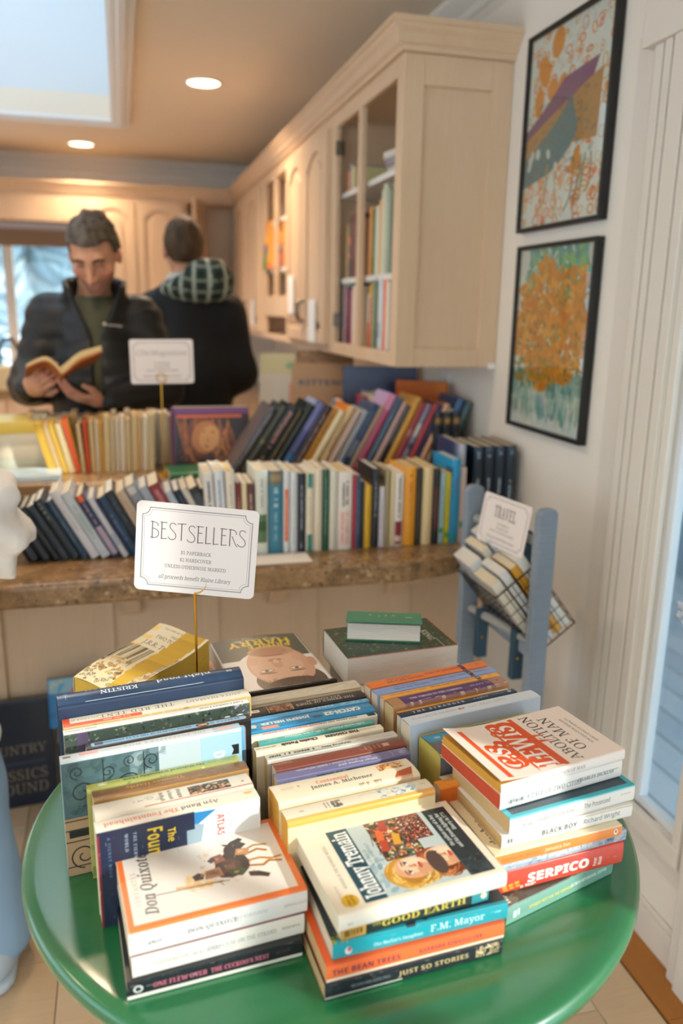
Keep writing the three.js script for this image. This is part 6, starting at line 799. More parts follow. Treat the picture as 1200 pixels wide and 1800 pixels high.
addBook(B({ L: 0.242, W: 0.166, T: 0.034, color: '#e9e6e2', front: '#4b5046', pages: 'white', res: 3.0, warp: (x, z) => 0.004 * Math.cos(z * 22),
  frontArt(c, w, h) {
    band(c, 0, w, 0, h, '#ebe8e4'); c.fillStyle = '#4b5046'; c.beginPath(); c.moveTo(0, h * 0.6); c.lineTo(w * 0.16, h * 0.58); c.quadraticCurveTo(w * 0.5, h * 0.84, w * 0.8, h * 0.6); c.lineTo(w, h * 0.62); c.lineTo(w, h); c.lineTo(0, h); c.fill();
    const e = (x, y, a, b, r, col) => { c.fillStyle = col; c.beginPath(); c.ellipse(w * x, h * y, a, b, r, 0, 7); c.fill(); };
    e(0.4, 0.2, 60, 56, 0, '#5f4c3c'); e(0.42, 0.44, 57, 82, 0, '#d3a688'); e(0.46, 0.46, 46, 74, 0, '#ddb498'); e(0.07, 0.46, 9, 19, 0.1, '#cc9a7c'); e(0.43, 0.69, 42, 24, 0, '#c19676'); e(0.45, 0.68, 34, 17, 0, '#b58868'); e(0.36, 0.1, 58, 30, 0, '#54443a');
    for (let i = 0; i < 140; i++) { c.strokeStyle = pick(['#6f5a48', '#46382e', '#7d6650']); c.lineWidth = 0.8; const x = w * R(0.06, 0.72), y = h * R(0.02, 0.2); c.beginPath(); c.moveTo(x, y); c.lineTo(x + R(-5, 5), y + R(4, 12)); c.stroke(); }
    for (const x of [0.28, 0.6]) { e(x, 0.36, 14, 5, 0, '#c08e70'); e(x, 0.365, 10.5, 3.2, 0, '#efe4dc'); e(x, 0.365, 3.6, 3.2, 0, '#465260'); e(x, 0.325, 15, 2.6, x < 0.45 ? -0.12 : 0.12, '#84644c'); e(x, 0.383, 10, 1, 0, '#a27860'); } e(0.45, 0.47, 9, 20, 0, '#d0a084'); e(0.45, 0.525, 13, 5, 0, '#b98468'); e(0.45, 0.5, 5, 8, 0, '#e3bca2'); e(0.44, 0.61, 21, 3.2, 0, '#9c5e54'); e(0.44, 0.628, 17, 3.4, 0, '#c48478'); for (const x of [0.2, 0.68]) e(x, 0.55, 9, 16, 0.1, '#d8a98e');
    text(c, 'PRINCE', w * 0.4, h * 0.8, 24, '#e3c42c', 'bold', { align: 'center', wide: 0.95 }); text(c, 'HARRY', w * 0.48, h * 0.872, 32, '#e3c42c', 'bold', { align: 'center', wide: 1.15 }); text(c, 'BROTHER | SOLDIER | SON', w * 0.5, h * 0.93, 8, '#d8d8d0', 'bold', { align: 'center', wide: 0.8 }); text(c, 'PENNY JUNOR', w * 0.5, h * 0.965, 8, '#b9a63a', 'bold', { align: 'center', wide: 0.9 }); for (let i = 0; i < 5; i++) curl(c, w * (0.6 + i * 0.06), h * 0.05, 3, 1, 0.5, '#8d8d90'); } }),
  'large paperback with an upside-down photograph of a face and yellow capitals, lying flat', undefined, 'flat', 0.226, TT + 0.0634, -1.287, { turn: 96 });
addBook(B({ L: 0.21, W: 0.135, T: 0.036, color: '#e9e4dc', pages: 'white' }), 'white book lying at the bottom of the pile behind the orange-spined row', undefined, 'flatDown', 0.45, TT, -1.26, { turn: 4 });
addBook(B({ L: 0.216, W: 0.14, T: 0.042, color: '#ece8e2', pages: 'white' }), 'thick white book with its page edges to the front, under the green-patterned book', undefined, 'flat', 0.455, TT + 0.0363, -1.262, { turn: 185 });
addBook(B({ L: 0.206, W: 0.134, T: 0.052, color: '#22382a', pages: 'white', res: 3,
  frontArt(c, w, h) { band(c, 0, w, 0, h, '#243a2a'); foliage(c, w, h, 420, ['#1b2c20', '#2f4a34', '#16241a', '#3c5a3a', '#54753c', '#7f9a3c'], 1, 4); foliage(c, w, h, 70, ['#c9c24a', '#9fb04a', '#e2d878'], 0.4, 1.1); c.fillStyle = 'rgba(225,228,220,0.85)'; for (const [x, y, l] of [[0.2, 0.72, 0.2], [0.28, 0.7, 0.2], [0.2, 0.84, 0.12], [0.7, 0.12, 0.28]]) c.fillRect(w * x, h * y, w * (l + 0.1), 1.4); text(c, 'KING', w * 0.4, h * 0.16, 17, '#d8dcd2', 'sbold'); for (let i = 0; i < 3; i++) curl(c, w * 0.2, h * (0.36 + i * 0.1), 5, 1, 1.3, '#e2e2da'); band(c, 0, w, 0, 1.6, '#d9783c'); band(c, w - 2, w, 0, h, '#d9703c'); } }),
  'thick paperback with a dark green leafy cover, on the pile at the back right', undefined, 'flat', 0.440, TT + 0.0786, -1.282, { turn: 184 });
addBook(B({ name: 'hardcover_book', kind: 'hardback', L: 0.134, W: 0.06, T: 0.034, color: '#2f6f54', front: '#4d8a6c', pages: 'white', gloss: 0, bulge: 0.002, warp: (x, z) => 0.004 * Math.max(0, -z / 0.03), frontArt(c, w, h) { text(c, 'F', w * 0.3, h * 0.36, 9, '#d8c25a', 'sbold', { rot: 90 }); text(c, 'F', w * 0.3, h * 0.46, 9, '#d8c25a', 'sbold', { rot: 90 }); text(c, 'A', w * 0.3, h * 0.66, 9, '#d8c25a', 'sbold', { rot: 90 }); band(c, w * 0.4, w * 0.44, h * 0.12, h * 0.22, '#d8c25a'); band(c, w * 0.36, w * 0.4, h * 0.55, h * 0.58, '#d8c25a'); } }),
  'small green hardcover with gold marks, lying on top of the green leafy book', undefined, 'flat', 0.431, TT + 0.1308, -1.29, { turn: 162 });

// ---------------------------------------------------------------- books on the counters
const RB = 0.85;                                               // print resolution of the distant books
const ORD = ['first', 'second', 'third', 'fourth', 'fifth', 'sixth', 'seventh', 'eighth', 'ninth', 'tenth', 'eleventh', 'twelfth', 'thirteenth', 'fourteenth', 'fifteenth', 'sixteenth', 'seventeenth', 'eighteenth', 'nineteenth', 'twentieth', 'twenty-first', 'twenty-second', 'twenty-third', 'twenty-fourth', 'twenty-fifth', 'twenty-sixth', 'twenty-seventh', 'twenty-eighth', 'twenty-ninth', 'thirtieth', 'thirty-first', 'thirty-second', 'thirty-third', 'thirty-fourth', 'thirty-fifth'];
// spine print of a distant book: bands [from, to, colour] along it, lettering strokes [from, to, colour, height share]
const spineOf = (bands, letters) => (c, L, T) => { for (const [a, b, col] of bands || []) band(c, L * a, L * b, 0, T, col); for (const [a, b, col, s = 0.4, y = 0.5] of letters || []) marks(c, L * a, L * b, T * y, T * s, col); };
// front row on the counter, upright, left to right: [left, right, height, colour, words, bands, lettering, kind, pages]
const rowA = [
  [0.207, 0.231, 0.245, '#e9e6de', 'white', [], [[0.1, 0.5, '#2b3a5c', 0.35]], 'pb'], [0.233, 0.26, 0.25, '#e3e8ee', 'ice white', [], [[0.1, 0.7, '#7d94b4', 0.3]], 'hb'], [0.262, 0.287, 0.247, '#efe7d8', 'cream white', [], [[0.15, 0.7, '#b8b2a4', 0.3]], 'hb'], [0.2885, 0.3, 0.215, '#7a2a2e', 'dark red', [], [[0.2, 0.7, '#d8b8a0', 0.4]], 'pb'], [0.3015, 0.316, 0.214, '#e8d5ae', 'tan cream', [], [], 'pb'], [0.3175, 0.333, 0.212, '#6d3e3a', 'brown', [], [[0.15, 0.75, '#d9c0b0', 0.45]], 'pb'],
  [0.335, 0.37, 0.248, '#e2e6de', 'green-leaved white', [[0.52, 0.86, '#5d7f58'], [0.6, 0.72, '#39593a']], [[0.1, 0.45, '#8fa08a', 0.2]], 'hb'], [0.372, 0.412, 0.245, '#3b86a4', 'wide teal blue', [[0, 0.17, '#7d7360'], [0.05, 0.12, '#a48f6c']], [[0.2, 0.42, '#b9d4dc', 0.4], [0.5, 0.84, '#8fb8c6', 0.3]], 'hb'], [0.4135, 0.431, 0.243, '#e9ecf0', 'orange-labelled white', [[0.22, 0.86, '#ee6a3c']], [[0.3, 0.8, '#f4c0a4', 0.4]], 'hb'], [0.4325, 0.453, 0.242, '#dfe5ea', 'pale grey', [], [[0.1, 0.9, '#a3b4c0', 0.25]], 'hb'], [0.4545, 0.476, 0.235, '#1d2a3c', 'black-blue', [], [[0.15, 0.75, '#c9d2d8', 0.3], [0.88, 0.94, '#c9d2d8', 0.4]], 'hb'], [0.4775, 0.499, 0.234, '#efe6d0', 'teal-ended cream', [[0, 0.18, '#2f8f8a'], [0.78, 1, '#2f8f8a']], [[0.3, 0.7, '#b9b4a0', 0.25]], 'hb'], [0.5005, 0.524, 0.247, '#eadfca', 'plain cream', [], [], 'hb'], [0.5255, 0.544, 0.244, '#1d5a46', 'dark green', [], [[0.1, 0.8, '#7fb09a', 0.3]], 'hb'], [0.5455, 0.567, 0.24, '#eae7dc', 'off-white', [[0, 1, '#e3e2d2']], [[0.2, 0.8, '#c6c6b4', 0.2]], 'hb'], [0.569, 0.612, 0.236, '#f0e9e2', 'wide white', [[0.5, 0.96, '#f3dcd4']], [[0.12, 0.4, '#4b4a4c', 0.2, 0.35], [0.12, 0.42, '#4b4a4c', 0.2, 0.65], [0.52, 0.9, '#dd9a92', 0.18, 0.3], [0.52, 0.9, '#dd9a92', 0.18, 0.7]], 'hb'], [0.6135, 0.623, 0.226, '#b5384e', 'crimson', [], [], 'pb'], [0.6245, 0.6335, 0.224, '#2a5a80', 'blue', [], [[0.2, 0.8, '#9ab8cc', 0.3]], 'pb'], [0.635, 0.647, 0.205, '#1c2430', 'black', [], [], 'pb'], [0.6485, 0.669, 0.19, '#e3b32e', 'yellow', [], [[0.3, 0.7, '#8a6a1c', 0.15]], 'hb'], [0.6705, 0.692, 0.242, '#16202e', 'navy-black', [], [[0.15, 0.6, '#cdd3d8', 0.3]], 'hb'], [0.6935, 0.709, 0.185, '#d9d3de', 'lavender white', [], [[0.2, 0.7, '#b0a8ba', 0.3]], 'pb'], [0.7105, 0.725, 0.235, '#a59a78', 'olive grey', [], [], 'hb'], [0.7265, 0.737, 0.232, '#ead3a4', 'pale gold', [], [], 'pb'], [0.7385, 0.767, 0.225, '#ece6e0', 'white-over-dark-red', [[0.66, 0.98, '#8c2a34'], [0.86, 0.94, '#e3c9b4']], [[0.06, 0.6, '#4a474c', 0.28]], 'hb'], [0.7685, 0.804, 0.24, '#f2a52c', 'wide amber yellow', [], [[0.08, 0.3, '#d07a1c', 0.4], [0.32, 0.62, '#d8861e', 0.2]], 'hb'], [0.8055, 0.823, 0.238, '#23221f', 'dull black', [], [[0.2, 0.9, '#6a6454', 0.2]], 'hb'], [0.8245, 0.855, 0.243, '#ead09c', 'tan yellow', [[0, 1, '#e8cf9c']], [], 'hb'], [0.8565, 0.877, 0.236, '#1a1c20', 'black-over-red', [[0.25, 0.8, '#5a221e']], [], 'hb'], [0.8785, 0.893, 0.222, '#a9ccd6', 'pale blue', [[0.78, 0.85, '#3f8f6a']], [[0.2, 0.7, '#6f9aa8', 0.3]], 'pb'], [0.8945, 0.909, 0.22, '#d4c92e', 'acid yellow', [[0.84, 0.92, '#4a9a4a']], [[0.2, 0.7, '#a39a1c', 0.3]], 'pb'], [0.911, 0.94, 0.262, '#1c9ad0', 'tall cyan', [[0.92, 0.97, '#2a9a6a']], [[0.22, 0.4, '#7c4a7a', 0.3]], 'hb'], [0.9415, 0.958, 0.235, '#d2bab0', 'pinkish grey', [[0.72, 0.8, '#3f8f6a']], [], 'pb'],
];
rowA.forEach(([x0, x1, h, col, word, bands, lets, kind], i) => {
  const T = x1 - x0, W = R(0.148, 0.168), pb = kind === 'pb', cover = (c, w, l) => { if (word === 'tall cyan') { band(c, w * 0.7, w, l * 0.1, l * 0.2, '#18547a'); } };
  addBook({ res: RB, kind: pb ? 'paperback' : 'hardback', L: h * 0.96, W: pb ? W * 0.9 : W, T, color: col, pages: pick(['cream', 'cream', 'white', 'old']), gloss: 1, spineArt: spineOf(bands, lets), frontArt: cover, backArt: cover },
    `${word} ${pb ? 'paperback' : 'hardcover'}, ${ORD[i]} from the left in the upright counter row`, 'books in the upright row on the stone counter', 'stand', (x0 + x1) / 2, 0.8202, -2.145 - (pb ? W * 0.9 : W) / 2 - R(0, 0.006), { turn: 0, lean: i < 6 ? -3 + i * 0.4 : 0 });
});
// four matching navy volumes and a large navy book at the right end, against the wall
addBook({ res: RB, kind: 'hardback', L: 0.282, W: 0.21, T: 0.026, color: '#1d3a66', spine: '#c9cad2', pages: 'cream', spineArt: spineOf([[0, 1, '#b9bcc9'], [0.4, 0.5, '#e6e2e0']], []) }, 'large navy book with a pale spine beside the four matching volumes', undefined, 'stand', 0.982, 0.8202, -2.33, { turn: -4 });
for (let k = 0; k < 4; k++) addBook({ res: RB, kind: 'hardback', L: 0.272, W: 0.2, T: 0.032, color: '#173049', spine: '#16293c', pages: 'cream', spineArt: spineOf([[0.02, 0.05, '#31506a']], [[0.06, 0.1, '#7f97a8', 0.5], [0.36, 0.8, '#b9c8d2', 0.34]]) },
  `tall navy volume of the matching set of four by the wall, ${['leftmost', 'second from the left', 'second from the right', 'rightmost'][k]}`, 'matching navy volumes', 'stand', 1.034 + k * 0.0362, 0.8202, -2.33, { turn: -2 });

// left group on the counter, all leaning to the left: [thickness, height, colour, words, spine bands, lettering]
const rowLean = [
  [0.028, 0.2, '#152130', 'black-navy', [], []], [0.026, 0.205, '#1a2736', 'dark slate', [], [[0.2, 0.5, '#31485c', 0.3]]], [0.02, 0.2, '#131c26', 'black', [], []], [0.02, 0.205, '#1c2c3a', 'slate black', [], []], [0.024, 0.225, '#22313c', 'charcoal blue', [], [[0.05, 0.3, '#8a938c', 0.5]]], [0.02, 0.22, '#27445c', 'deep blue', [], [[0.1, 0.7, '#5c7a90', 0.35]]], [0.024, 0.252, '#dcdde2', 'white', [], [[0.15, 0.6, '#b5b8be', 0.3]]], [0.024, 0.248, '#c9d2d8', 'pale grey-blue', [[0.3, 0.6, '#b9c9c4']], [[0.2, 0.7, '#9fb0b4', 0.4]]], [0.024, 0.235, '#24385c', 'orange-dotted navy', [[0, 0.1, '#ef6a38'], [0.5, 0.95, '#b9a8b8']], [[0.12, 0.45, '#b48aa0', 0.4]]], [0.017, 0.225, '#d3d4dc', 'lilac white', [[0.6, 0.8, '#a8b6c9']], []], [0.028, 0.225, '#1c3a5a', 'navy', [], [[0.3, 0.75, '#5a7ca0', 0.35]]], [0.022, 0.245, '#10202e', 'black-blue', [], [[0.1, 0.5, '#3a5266', 0.3]]], [0.026, 0.244, '#c9b49c', 'tan', [[0.75, 1, '#dcd0c2']], [[0.1, 0.6, '#a88c70', 0.3]]], [0.03, 0.262, '#8d949c', 'grey', [[0.02, 0.12, '#cfcdc8']], [[0.2, 0.5, '#6d757d', 0.3]]], [0.024, 0.255, '#a6b2c0', 'steel grey', [], [[0.15, 0.8, '#7f8da0', 0.3]]], [0.03, 0.262, '#8c3038', 'maroon', [], [[0.08, 0.5, '#c98a8a', 0.5]]], [0.02, 0.235, '#b4c4d2', 'ice blue', [], []], [0.02, 0.24, '#1c2e44', 'dark blue', [], [[0.1, 0.5, '#4a6a8a', 0.35]]], [0.018, 0.245, '#dad6cc', 'ivory', [], []], [0.024, 0.246, '#23272e', 'graphite', [[0.1, 0.5, '#4a525c']], []], [0.022, 0.244, '#3a3028', 'dark brown', [], []],
];
{
  let x = -0.268; const a = 29;
  rowLean.forEach(([T, L, col, word, bands, lets], i) => {
    const an = a - 0.15 * i, step = T / Math.cos(rad(an)); x += step / 2;
    addBook({ res: RB, kind: i % 4 === 3 ? 'paperback' : 'hardback', L: L * 0.83, W: 0.155, T: T - 0.0008, color: col, pages: pick(['cream', 'white', 'cream']), spineArt: spineOf(bands, lets), frontArt: spineOf([], []) },
      `${word} book, ${ORD[i]} from the left among those leaning left on the counter`, 'books leaning left on the stone counter', 'stand', x, 0.8202, -2.265 - R(0, 0.004), { lean: -an });
    x += step / 2 + L * (Math.tan(rad(an)) - Math.tan(rad(an - 0.15))) * 0 + 0.0006;
  });
}
// back row on the ledge, leaning to the right
const rowBk = [
  [0.03, 0.262, '#6a5c58', 'grey-brown', '#45474f', [], [[0.1, 0.85, '#8d8f96', 0.3]]], [0.026, 0.265, '#3a3f38', 'olive black', '#3f443a', [[0.5, 0.56, '#7a7448']], []], [0.03, 0.262, '#1c2024', 'rose-titled black', '#1f2226', [], [[0.08, 0.62, '#b98a80', 0.55], [0.75, 0.9, '#8a7a5a', 0.4]]], [0.02, 0.255, '#22261f', 'gold-striped black', '#20241f', [[0.05, 0.95, '#20241f']], [[0.05, 0.95, '#b98f2c', 0.35]]], [0.026, 0.27, '#14211f', 'deep green-black', '#14211f', [], []], [0.032, 0.272, '#aab4d2', 'lavender-fronted blue', '#2c3f7c', [[0, 0.4, '#6a70a8'], [0.75, 0.95, '#2a72b4']], [[0.2, 0.7, '#8a7ab8', 0.3]]], [0.024, 0.262, '#43262a', 'dark maroon', '#41252a', [], [[0.1, 0.9, '#cdb4b0', 0.35]]], [0.024, 0.25, '#c98a2a', 'amber', '#c98b2e', [], [[0.1, 0.6, '#8a5a1c', 0.35]]], [0.026, 0.238, '#ecdcb4', 'pale cream', '#ead9b0', [], []], [0.026, 0.252, '#e8852e', 'orange-fronted cream', '#d8bd8a', [], [[0.2, 0.7, '#7a5c34', 0.35]]], [0.026, 0.235, '#cbb6a8', 'pinkish beige', '#c4ada0', [], []], [0.02, 0.236, '#aab2ba', 'cool grey', '#9aa4b0', [], []], [0.024, 0.26, '#2f4a72', 'denim blue', '#2d466c', [[0.55, 0.8, '#7a86a0']], [[0.1, 0.5, '#6f8ab0', 0.3]]], [0.018, 0.252, '#c6a68c', 'tan', '#c2a086', [], []], [0.028, 0.292, '#b8a0cc', 'pink-and-lavender', '#c0476e', [[0, 0.2, '#cc8ab0']], []], [0.022, 0.282, '#3f5f7c', 'blue-grey', '#3a5c7c', [], [[0.2, 0.8, '#6f9aa8', 0.4]]], [0.02, 0.262, '#c9a49a', 'dusty pink', '#c8a2a0', [], [[0.1, 0.5, '#a87a80', 0.4]]], [0.018, 0.25, '#5f6a66', 'grey-green', '#5a6460', [[0.6, 0.9, '#2a2c2c']], []], [0.026, 0.278, '#e3a82e', 'mustard yellow', '#d99a26', [], []], [0.022, 0.255, '#b8343c', 'red', '#b5343e', [[0.4, 0.5, '#d88a80']], []], [0.024, 0.248, '#8f8aa8', 'grey-lilac', '#8a87a2', [[0.3, 0.5, '#d5d0cc'], [0.6, 0.7, '#22304c']], []], [0.018, 0.25, '#c4323e', 'scarlet', '#bf3240', [], []], [0.02, 0.248, '#3a4468', 'indigo', '#3d4770', [], [[0.1, 0.9, '#8a90b0', 0.25]]], [0.022, 0.25, '#d98a5a', 'apricot', '#e3b48c', [], [[0.1, 0.9, '#c4683c', 0.3]]], [0.018, 0.232, '#cfc4b0', 'stone grey', '#a8a090', [], []], [0.036, 0.262, '#1d5488', 'pale-scripted bright navy', '#1b4f80', [], [[0.3, 0.72, '#a9c4d8', 0.55]]], [0.026, 0.25, '#2f4a50', 'dark teal', '#3a5a5c', [], []],
];
{
  let x = 0.318, n = rowBk.length;
  rowBk.forEach(([T, L, front, word, spine, bands, lets], i) => {
    const an = 33 - 11 * i / n, nx = 33 - 11 * (i + 1) / n, step = T / Math.cos(rad(an)); x += step / 2;
    addBook({ res: RB, kind: i % 5 === 2 ? 'paperback' : 'hardback', L: L * 0.97, W: 0.165, T: T - 0.0008, color: front, spine, pages: pick(['white', 'cream', 'white']), spineArt: spineOf(bands, lets), frontArt: (c, w, l) => { band(c, w * 0.1, w * 0.9, l * 0.1, l * 0.3, 'rgba(255,255,255,0.12)'); } },
      `${word} book, ${ORD[i]} from the left in the row leaning right on the ledge`, 'books leaning right on the raised ledge', 'stand', x, 0.9502, -2.695 - R(0, 0.006), { lean: an });
    x += step / 2 - 0.0002 + L * (Math.tan(rad(an)) - Math.tan(rad(nx))) * 0.55;
  });
}
// three small black-and-gold books and a big orange book at the wall
for (let k = 0; k < 3; k++) addBook({ res: RB, kind: 'hardback', L: 0.2, W: 0.14, T: 0.03, color: '#1a222c', pages: 'cream', spineArt: spineOf([[0.1, 0.2, '#a8782c'], [0.85, 0.9, '#7a5a2a']], [[0.35, 0.6, '#7a6234', 0.4]]) }, `short black book with gold spine bands by the wall, ${['left', 'middle', 'right'][k]} of the three`, 'short black books with gold bands', 'stand', 1.045 + k * 0.0335, 0.9502, -2.665, { turn: -3 });
addBook({ res: RB, kind: 'hardback', L: 0.285, W: 0.19, T: 0.022, color: '#c8651c', front: '#cc6a1e', spine: '#e8872a', pages: 'cream', gloss: 0 }, 'large plain orange book standing against the right wall at the end of the ledge', undefined, 'stand', 1.065, 0.9502, -2.84, { turn: 56 });
// big face-out book with a dark orange portrait and purple band
addBook({ res: 1.6, kind: 'hardback', L: 0.2, W: 0.262, T: 0.03, color: '#3a1a16', spine: '#7a3a7c', pages: 'cream', frontArt(c, w, h) { band(c, 0, w, 0, h, '#26120e'); const e = (x, y, a, b, r, col) => { c.fillStyle = col; c.beginPath(); c.ellipse(x, y, a, b, r, 0, 7); c.fill(); }; e(w * 0.36, h * 0.5, 56, 70, 0.2, '#7c3d14'); for (let i = 0; i < 60; i++) { c.strokeStyle = pick(['#a8591e', '#c4702a', '#5a2a10', '#8a4516', '#d98a3a']); c.lineWidth = R(1.5, 5); c.beginPath(); const x = w * R(0.05, 0.75); c.moveTo(x, h * R(0.1, 0.4)); c.bezierCurveTo(x + R(-30, 30), h * 0.5, x + R(-30, 40), h * 0.7, x + R(-20, 60), h * R(0.7, 1)); c.stroke(); } e(w * 0.42, h * 0.5, 46, 56, 0.3, '#c47a3a'); e(w * 0.47, h * 0.52, 34, 44, 0.3, '#dc9a58'); e(w * 0.4, h * 0.4, 5, 2, 0.2, '#5a2c14'); e(w * 0.52, h * 0.42, 5, 2, 0.2, '#5a2c14'); e(w * 0.45, h * 0.56, 4, 7, 0.3, '#c4783c'); e(w * 0.43, h * 0.66, 9, 3, 0.3, '#a8442c'); band(c, 0, w, 0, h * 0.1, '#7a3a7c'); band(c, w * 0.05, w * 0.9, h * 0.12, h * 0.17, '#e2603c'); band(c, 0, 8, 0, h, '#5a2a5e'); } }, 'wide face-out book with an orange-lit portrait and a purple band, on the ledge', undefined, 'faceOut', 0.285, 0.9502, -2.785, { turn: 0, tip: 8 });
addBook({ res: RB, kind: 'paperback', L: 0.2, W: 0.26, T: 0.016, color: '#d8c4a4', spine: '#a8427c', pages: 'cream' }, 'pale book standing behind the face-out portrait book', undefined, 'faceOut', 0.29, 0.9502, -2.84, { tip: 8 });
addBook({ res: RB, kind: 'hardback', L: 0.2, W: 0.14, T: 0.02, color: '#2f7a52', pages: 'cream' }, 'flat green book on the ledge between the paperbacks and the leaning row', undefined, 'flat', 0.225, 0.9502, -2.655, { turn: 4 });
// paperbacks on the ledge, fore-edges towards the camera
const rowC = [['#d8a01e', 0.024, 0.165, 'yellow', 'yellow', 14], ['#e8c9a4', 0.016, 0.166, 'tan', 'pale tan', 14], ['#d9a62a', 0.016, 0.166, 'yellow', 'gold', 14], ['#e3d8c4', 0.018, 0.165, 'old', 'cream-topped', 13], ['#e0b020', 0.019, 0.178, 'red', 'red-edged yellow', 12], ['#c9b08a', 0.011, 0.16, 'old', 'thin tan', 4], ['#3a2a22', 0.016, 0.165, 'red', 'red-edged dark', 2], ['#e6c070', 0.015, 0.174, 'tan', 'honey', 1], ['#d8d0b8', 0.01, 0.168, 'cream', 'thin cream', 0], ['#d9b878', 0.012, 0.165, 'amber', 'amber-edged', 0], ['#cdb894', 0.02, 0.186, 'old', 'tall tan', -1], ['#3a5f80', 0.014, 0.178, 'old', 'blue-covered', -1], ['#356a90', 0.013, 0.176, 'cream', 'sea-blue', -1], ['#e2562e', 0.018, 0.184, 'cream', 'orange-covered', -1], ['#4a8fa0', 0.016, 0.174, 'old', 'turquoise-covered', -1], ['#e98a4a', 0.02, 0.19, 'old', 'apricot-covered', -1.5], ['#e9b48a', 0.012, 0.182, 'tan', 'peach', -1.5], ['#e0d8c8', 0.018, 0.182, 'cream', 'ivory', -2], ['#cfcabc', 0.02, 0.19, 'old', 'grey-cream', -2]];
{
  let x = -0.245; const n = rowC.length;
  rowC.forEach(([col, T, L, pg, word, an], i) => { const step = T / Math.cos(rad(an)); x += step / 2; addBook({ res: RB, L, W: 0.108, T: T - 0.0008, color: col, pages: pg }, `${word} paperback, page edges out, ${ORD[i]} from the left at the front of the ledge`, 'paperbacks with page edges out, front row', 'stand', x, 0.9502, -2.79, { turn: 180, lean: an }); x += step / 2 + 0.0012 + (i < n - 1 && rowC[i + 1][5] < an ? L * (Math.tan(rad(an)) - Math.tan(rad(rowC[i + 1][5]))) * 0.0 : 0); });
}
// second row of paperbacks behind, taller heads showing above the first
const rowD = ['#e9e2d4', '#dfe4e8', '#7f9cc0', '#ece6da', '#d8cbb4', '#e9e0c8', '#c98f34', '#e8d4b0', '#d9b07a', '#4a5a6a', '#e0c8a0', '#d4bc90', '#8a4a3a', '#d9b22e', '#c8a878', '#d8c8a8', '#c9b48c', '#d9c8a4', '#e2cfa8', '#c8b48a', '#b0543a', '#d8c8b0', '#a02c34', '#c8c0ae', '#6a7a70', '#d9d2c4'];
{
  let x = -0.335;
  rowD.forEach((col, i) => { const T = R(0.016, 0.024), L = R(0.168, 0.19); x += T / 2; addBook({ res: RB, L, W: 0.1, T: T - 0.0008, color: col, pages: pick(['old', 'cream', 'tan', 'cream']) }, `${['cream', 'pale', 'blue', 'white', 'beige', 'ivory', 'ochre', 'sand', 'tan', 'slate', 'straw', 'khaki', 'rust', 'yellow', 'fawn', 'oat', 'buff', 'wheat', 'biscuit', 'drab', 'brick', 'putty', 'crimson', 'grey', 'sage', 'chalk'][i]}-covered paperback, ${ORD[i]} from the left in the second row on the ledge`, 'paperbacks with page edges out, second row', 'stand', x, 0.9502, -2.905, { turn: 180, lean: i < 6 ? -6 : -1 }); x += T / 2 / Math.cos(rad(6)) + 0.0016; });
}
addBook({ res: RB, kind: 'paperback', L: 0.2, W: 0.14, T: 0.018, color: '#c9dfe6', pages: 'tan' }, 'flat pale blue paperback at the left end of the raised ledge', undefined, 'flat', -0.305, 0.9502, -2.69, { turn: 3 });
tag(mesh('price_card', boxAt(0.27, 0.475, 0.8203, 0.8225, -2.135, -2.045, 0.001), std('#f1ece6', 0.7)), 'white card lying flat on the stone counter beneath the upright row', 'card');

// books in the wall cabinets, spines to the left: [z, height, thickness, colour] per shelf
function cabinetShelf(label, y, list, z) { list.forEach(([T, L, col, word, bands], i) => { z += T / 2; addBook({ res: 0.7, kind: L > 0.22 ? 'hardback' : 'paperback', L, W: 0.17, T: T - 0.001, color: col, pages: 'cream', spineArt: spineOf(bands || [], [[0.15, 0.7, 'rgba(240,235,220,0.7)', 0.3]]) }, `${word} book ${label}`, undefined, 'stand', 0.865 + 0.085, y, z, { turn: -90 }); z += T / 2 + 0.0006; }); }
cabinetShelf('on the bottom shelf, nearer bay of the near cabinet', 1.3405, [[0.02, 0.2, '#e3ded6', 'white-and-red', [[0.5, 1, '#d8402c']]], [0.024, 0.235, '#e3a82c', 'yellow-topped red', [[0.2, 1, '#c4342c']]], [0.05, 0.25, '#7c8f6c', 'thick sage green', []], [0.03, 0.258, '#4a5a50', 'dark olive', []], [0.03, 0.262, '#dcdfe2', 'white-spined', [[0.6, 0.8, '#a9b4bc']]], [0.026, 0.256, '#b9c8d6', 'pale blue', []], [0.03, 0.248, '#ef7c22', 'bright orange', []], [0.022, 0.24, '#e8e2d8', 'chalk white', []]], -2.89);
cabinetShelf('on the bottom shelf, farther bay of the near cabinet', 1.3405, [[0.02, 0.24, '#8aa0b0', 'grey-blue', []], [0.024, 0.23, '#c03a30', 'red', []], [0.05, 0.25, '#1c2a52', 'navy', [[0, 0.06, '#9cb05a']]], [0.03, 0.22, '#c9382e', 'scarlet', []], [0.03, 0.235, '#e6dccb', 'cream', []], [0.026, 0.23, '#d8c8a8', 'sand', []]], -3.22);
cabinetShelf('on the middle shelf, nearer bay of the near cabinet', 1.6055, [[0.028, 0.23, '#e39a4a', 'orange-tan', []], [0.028, 0.22, '#1d3a2c', 'dark green', []], [0.024, 0.225, '#9cb06a', 'lime green', []], [0.026, 0.225, '#d7dde4', 'ice white', []], [0.024, 0.24, '#e0a048', 'amber', []], [0.02, 0.27, '#d8cfb0', 'tall cream', []], [0.03, 0.285, '#c9cfb4', 'tall pale green', []], [0.02, 0.27, '#b7b8a0', 'grey-sage', []], [0.03, 0.26, '#8f9f8c', 'sage-spined', []]], -2.89);
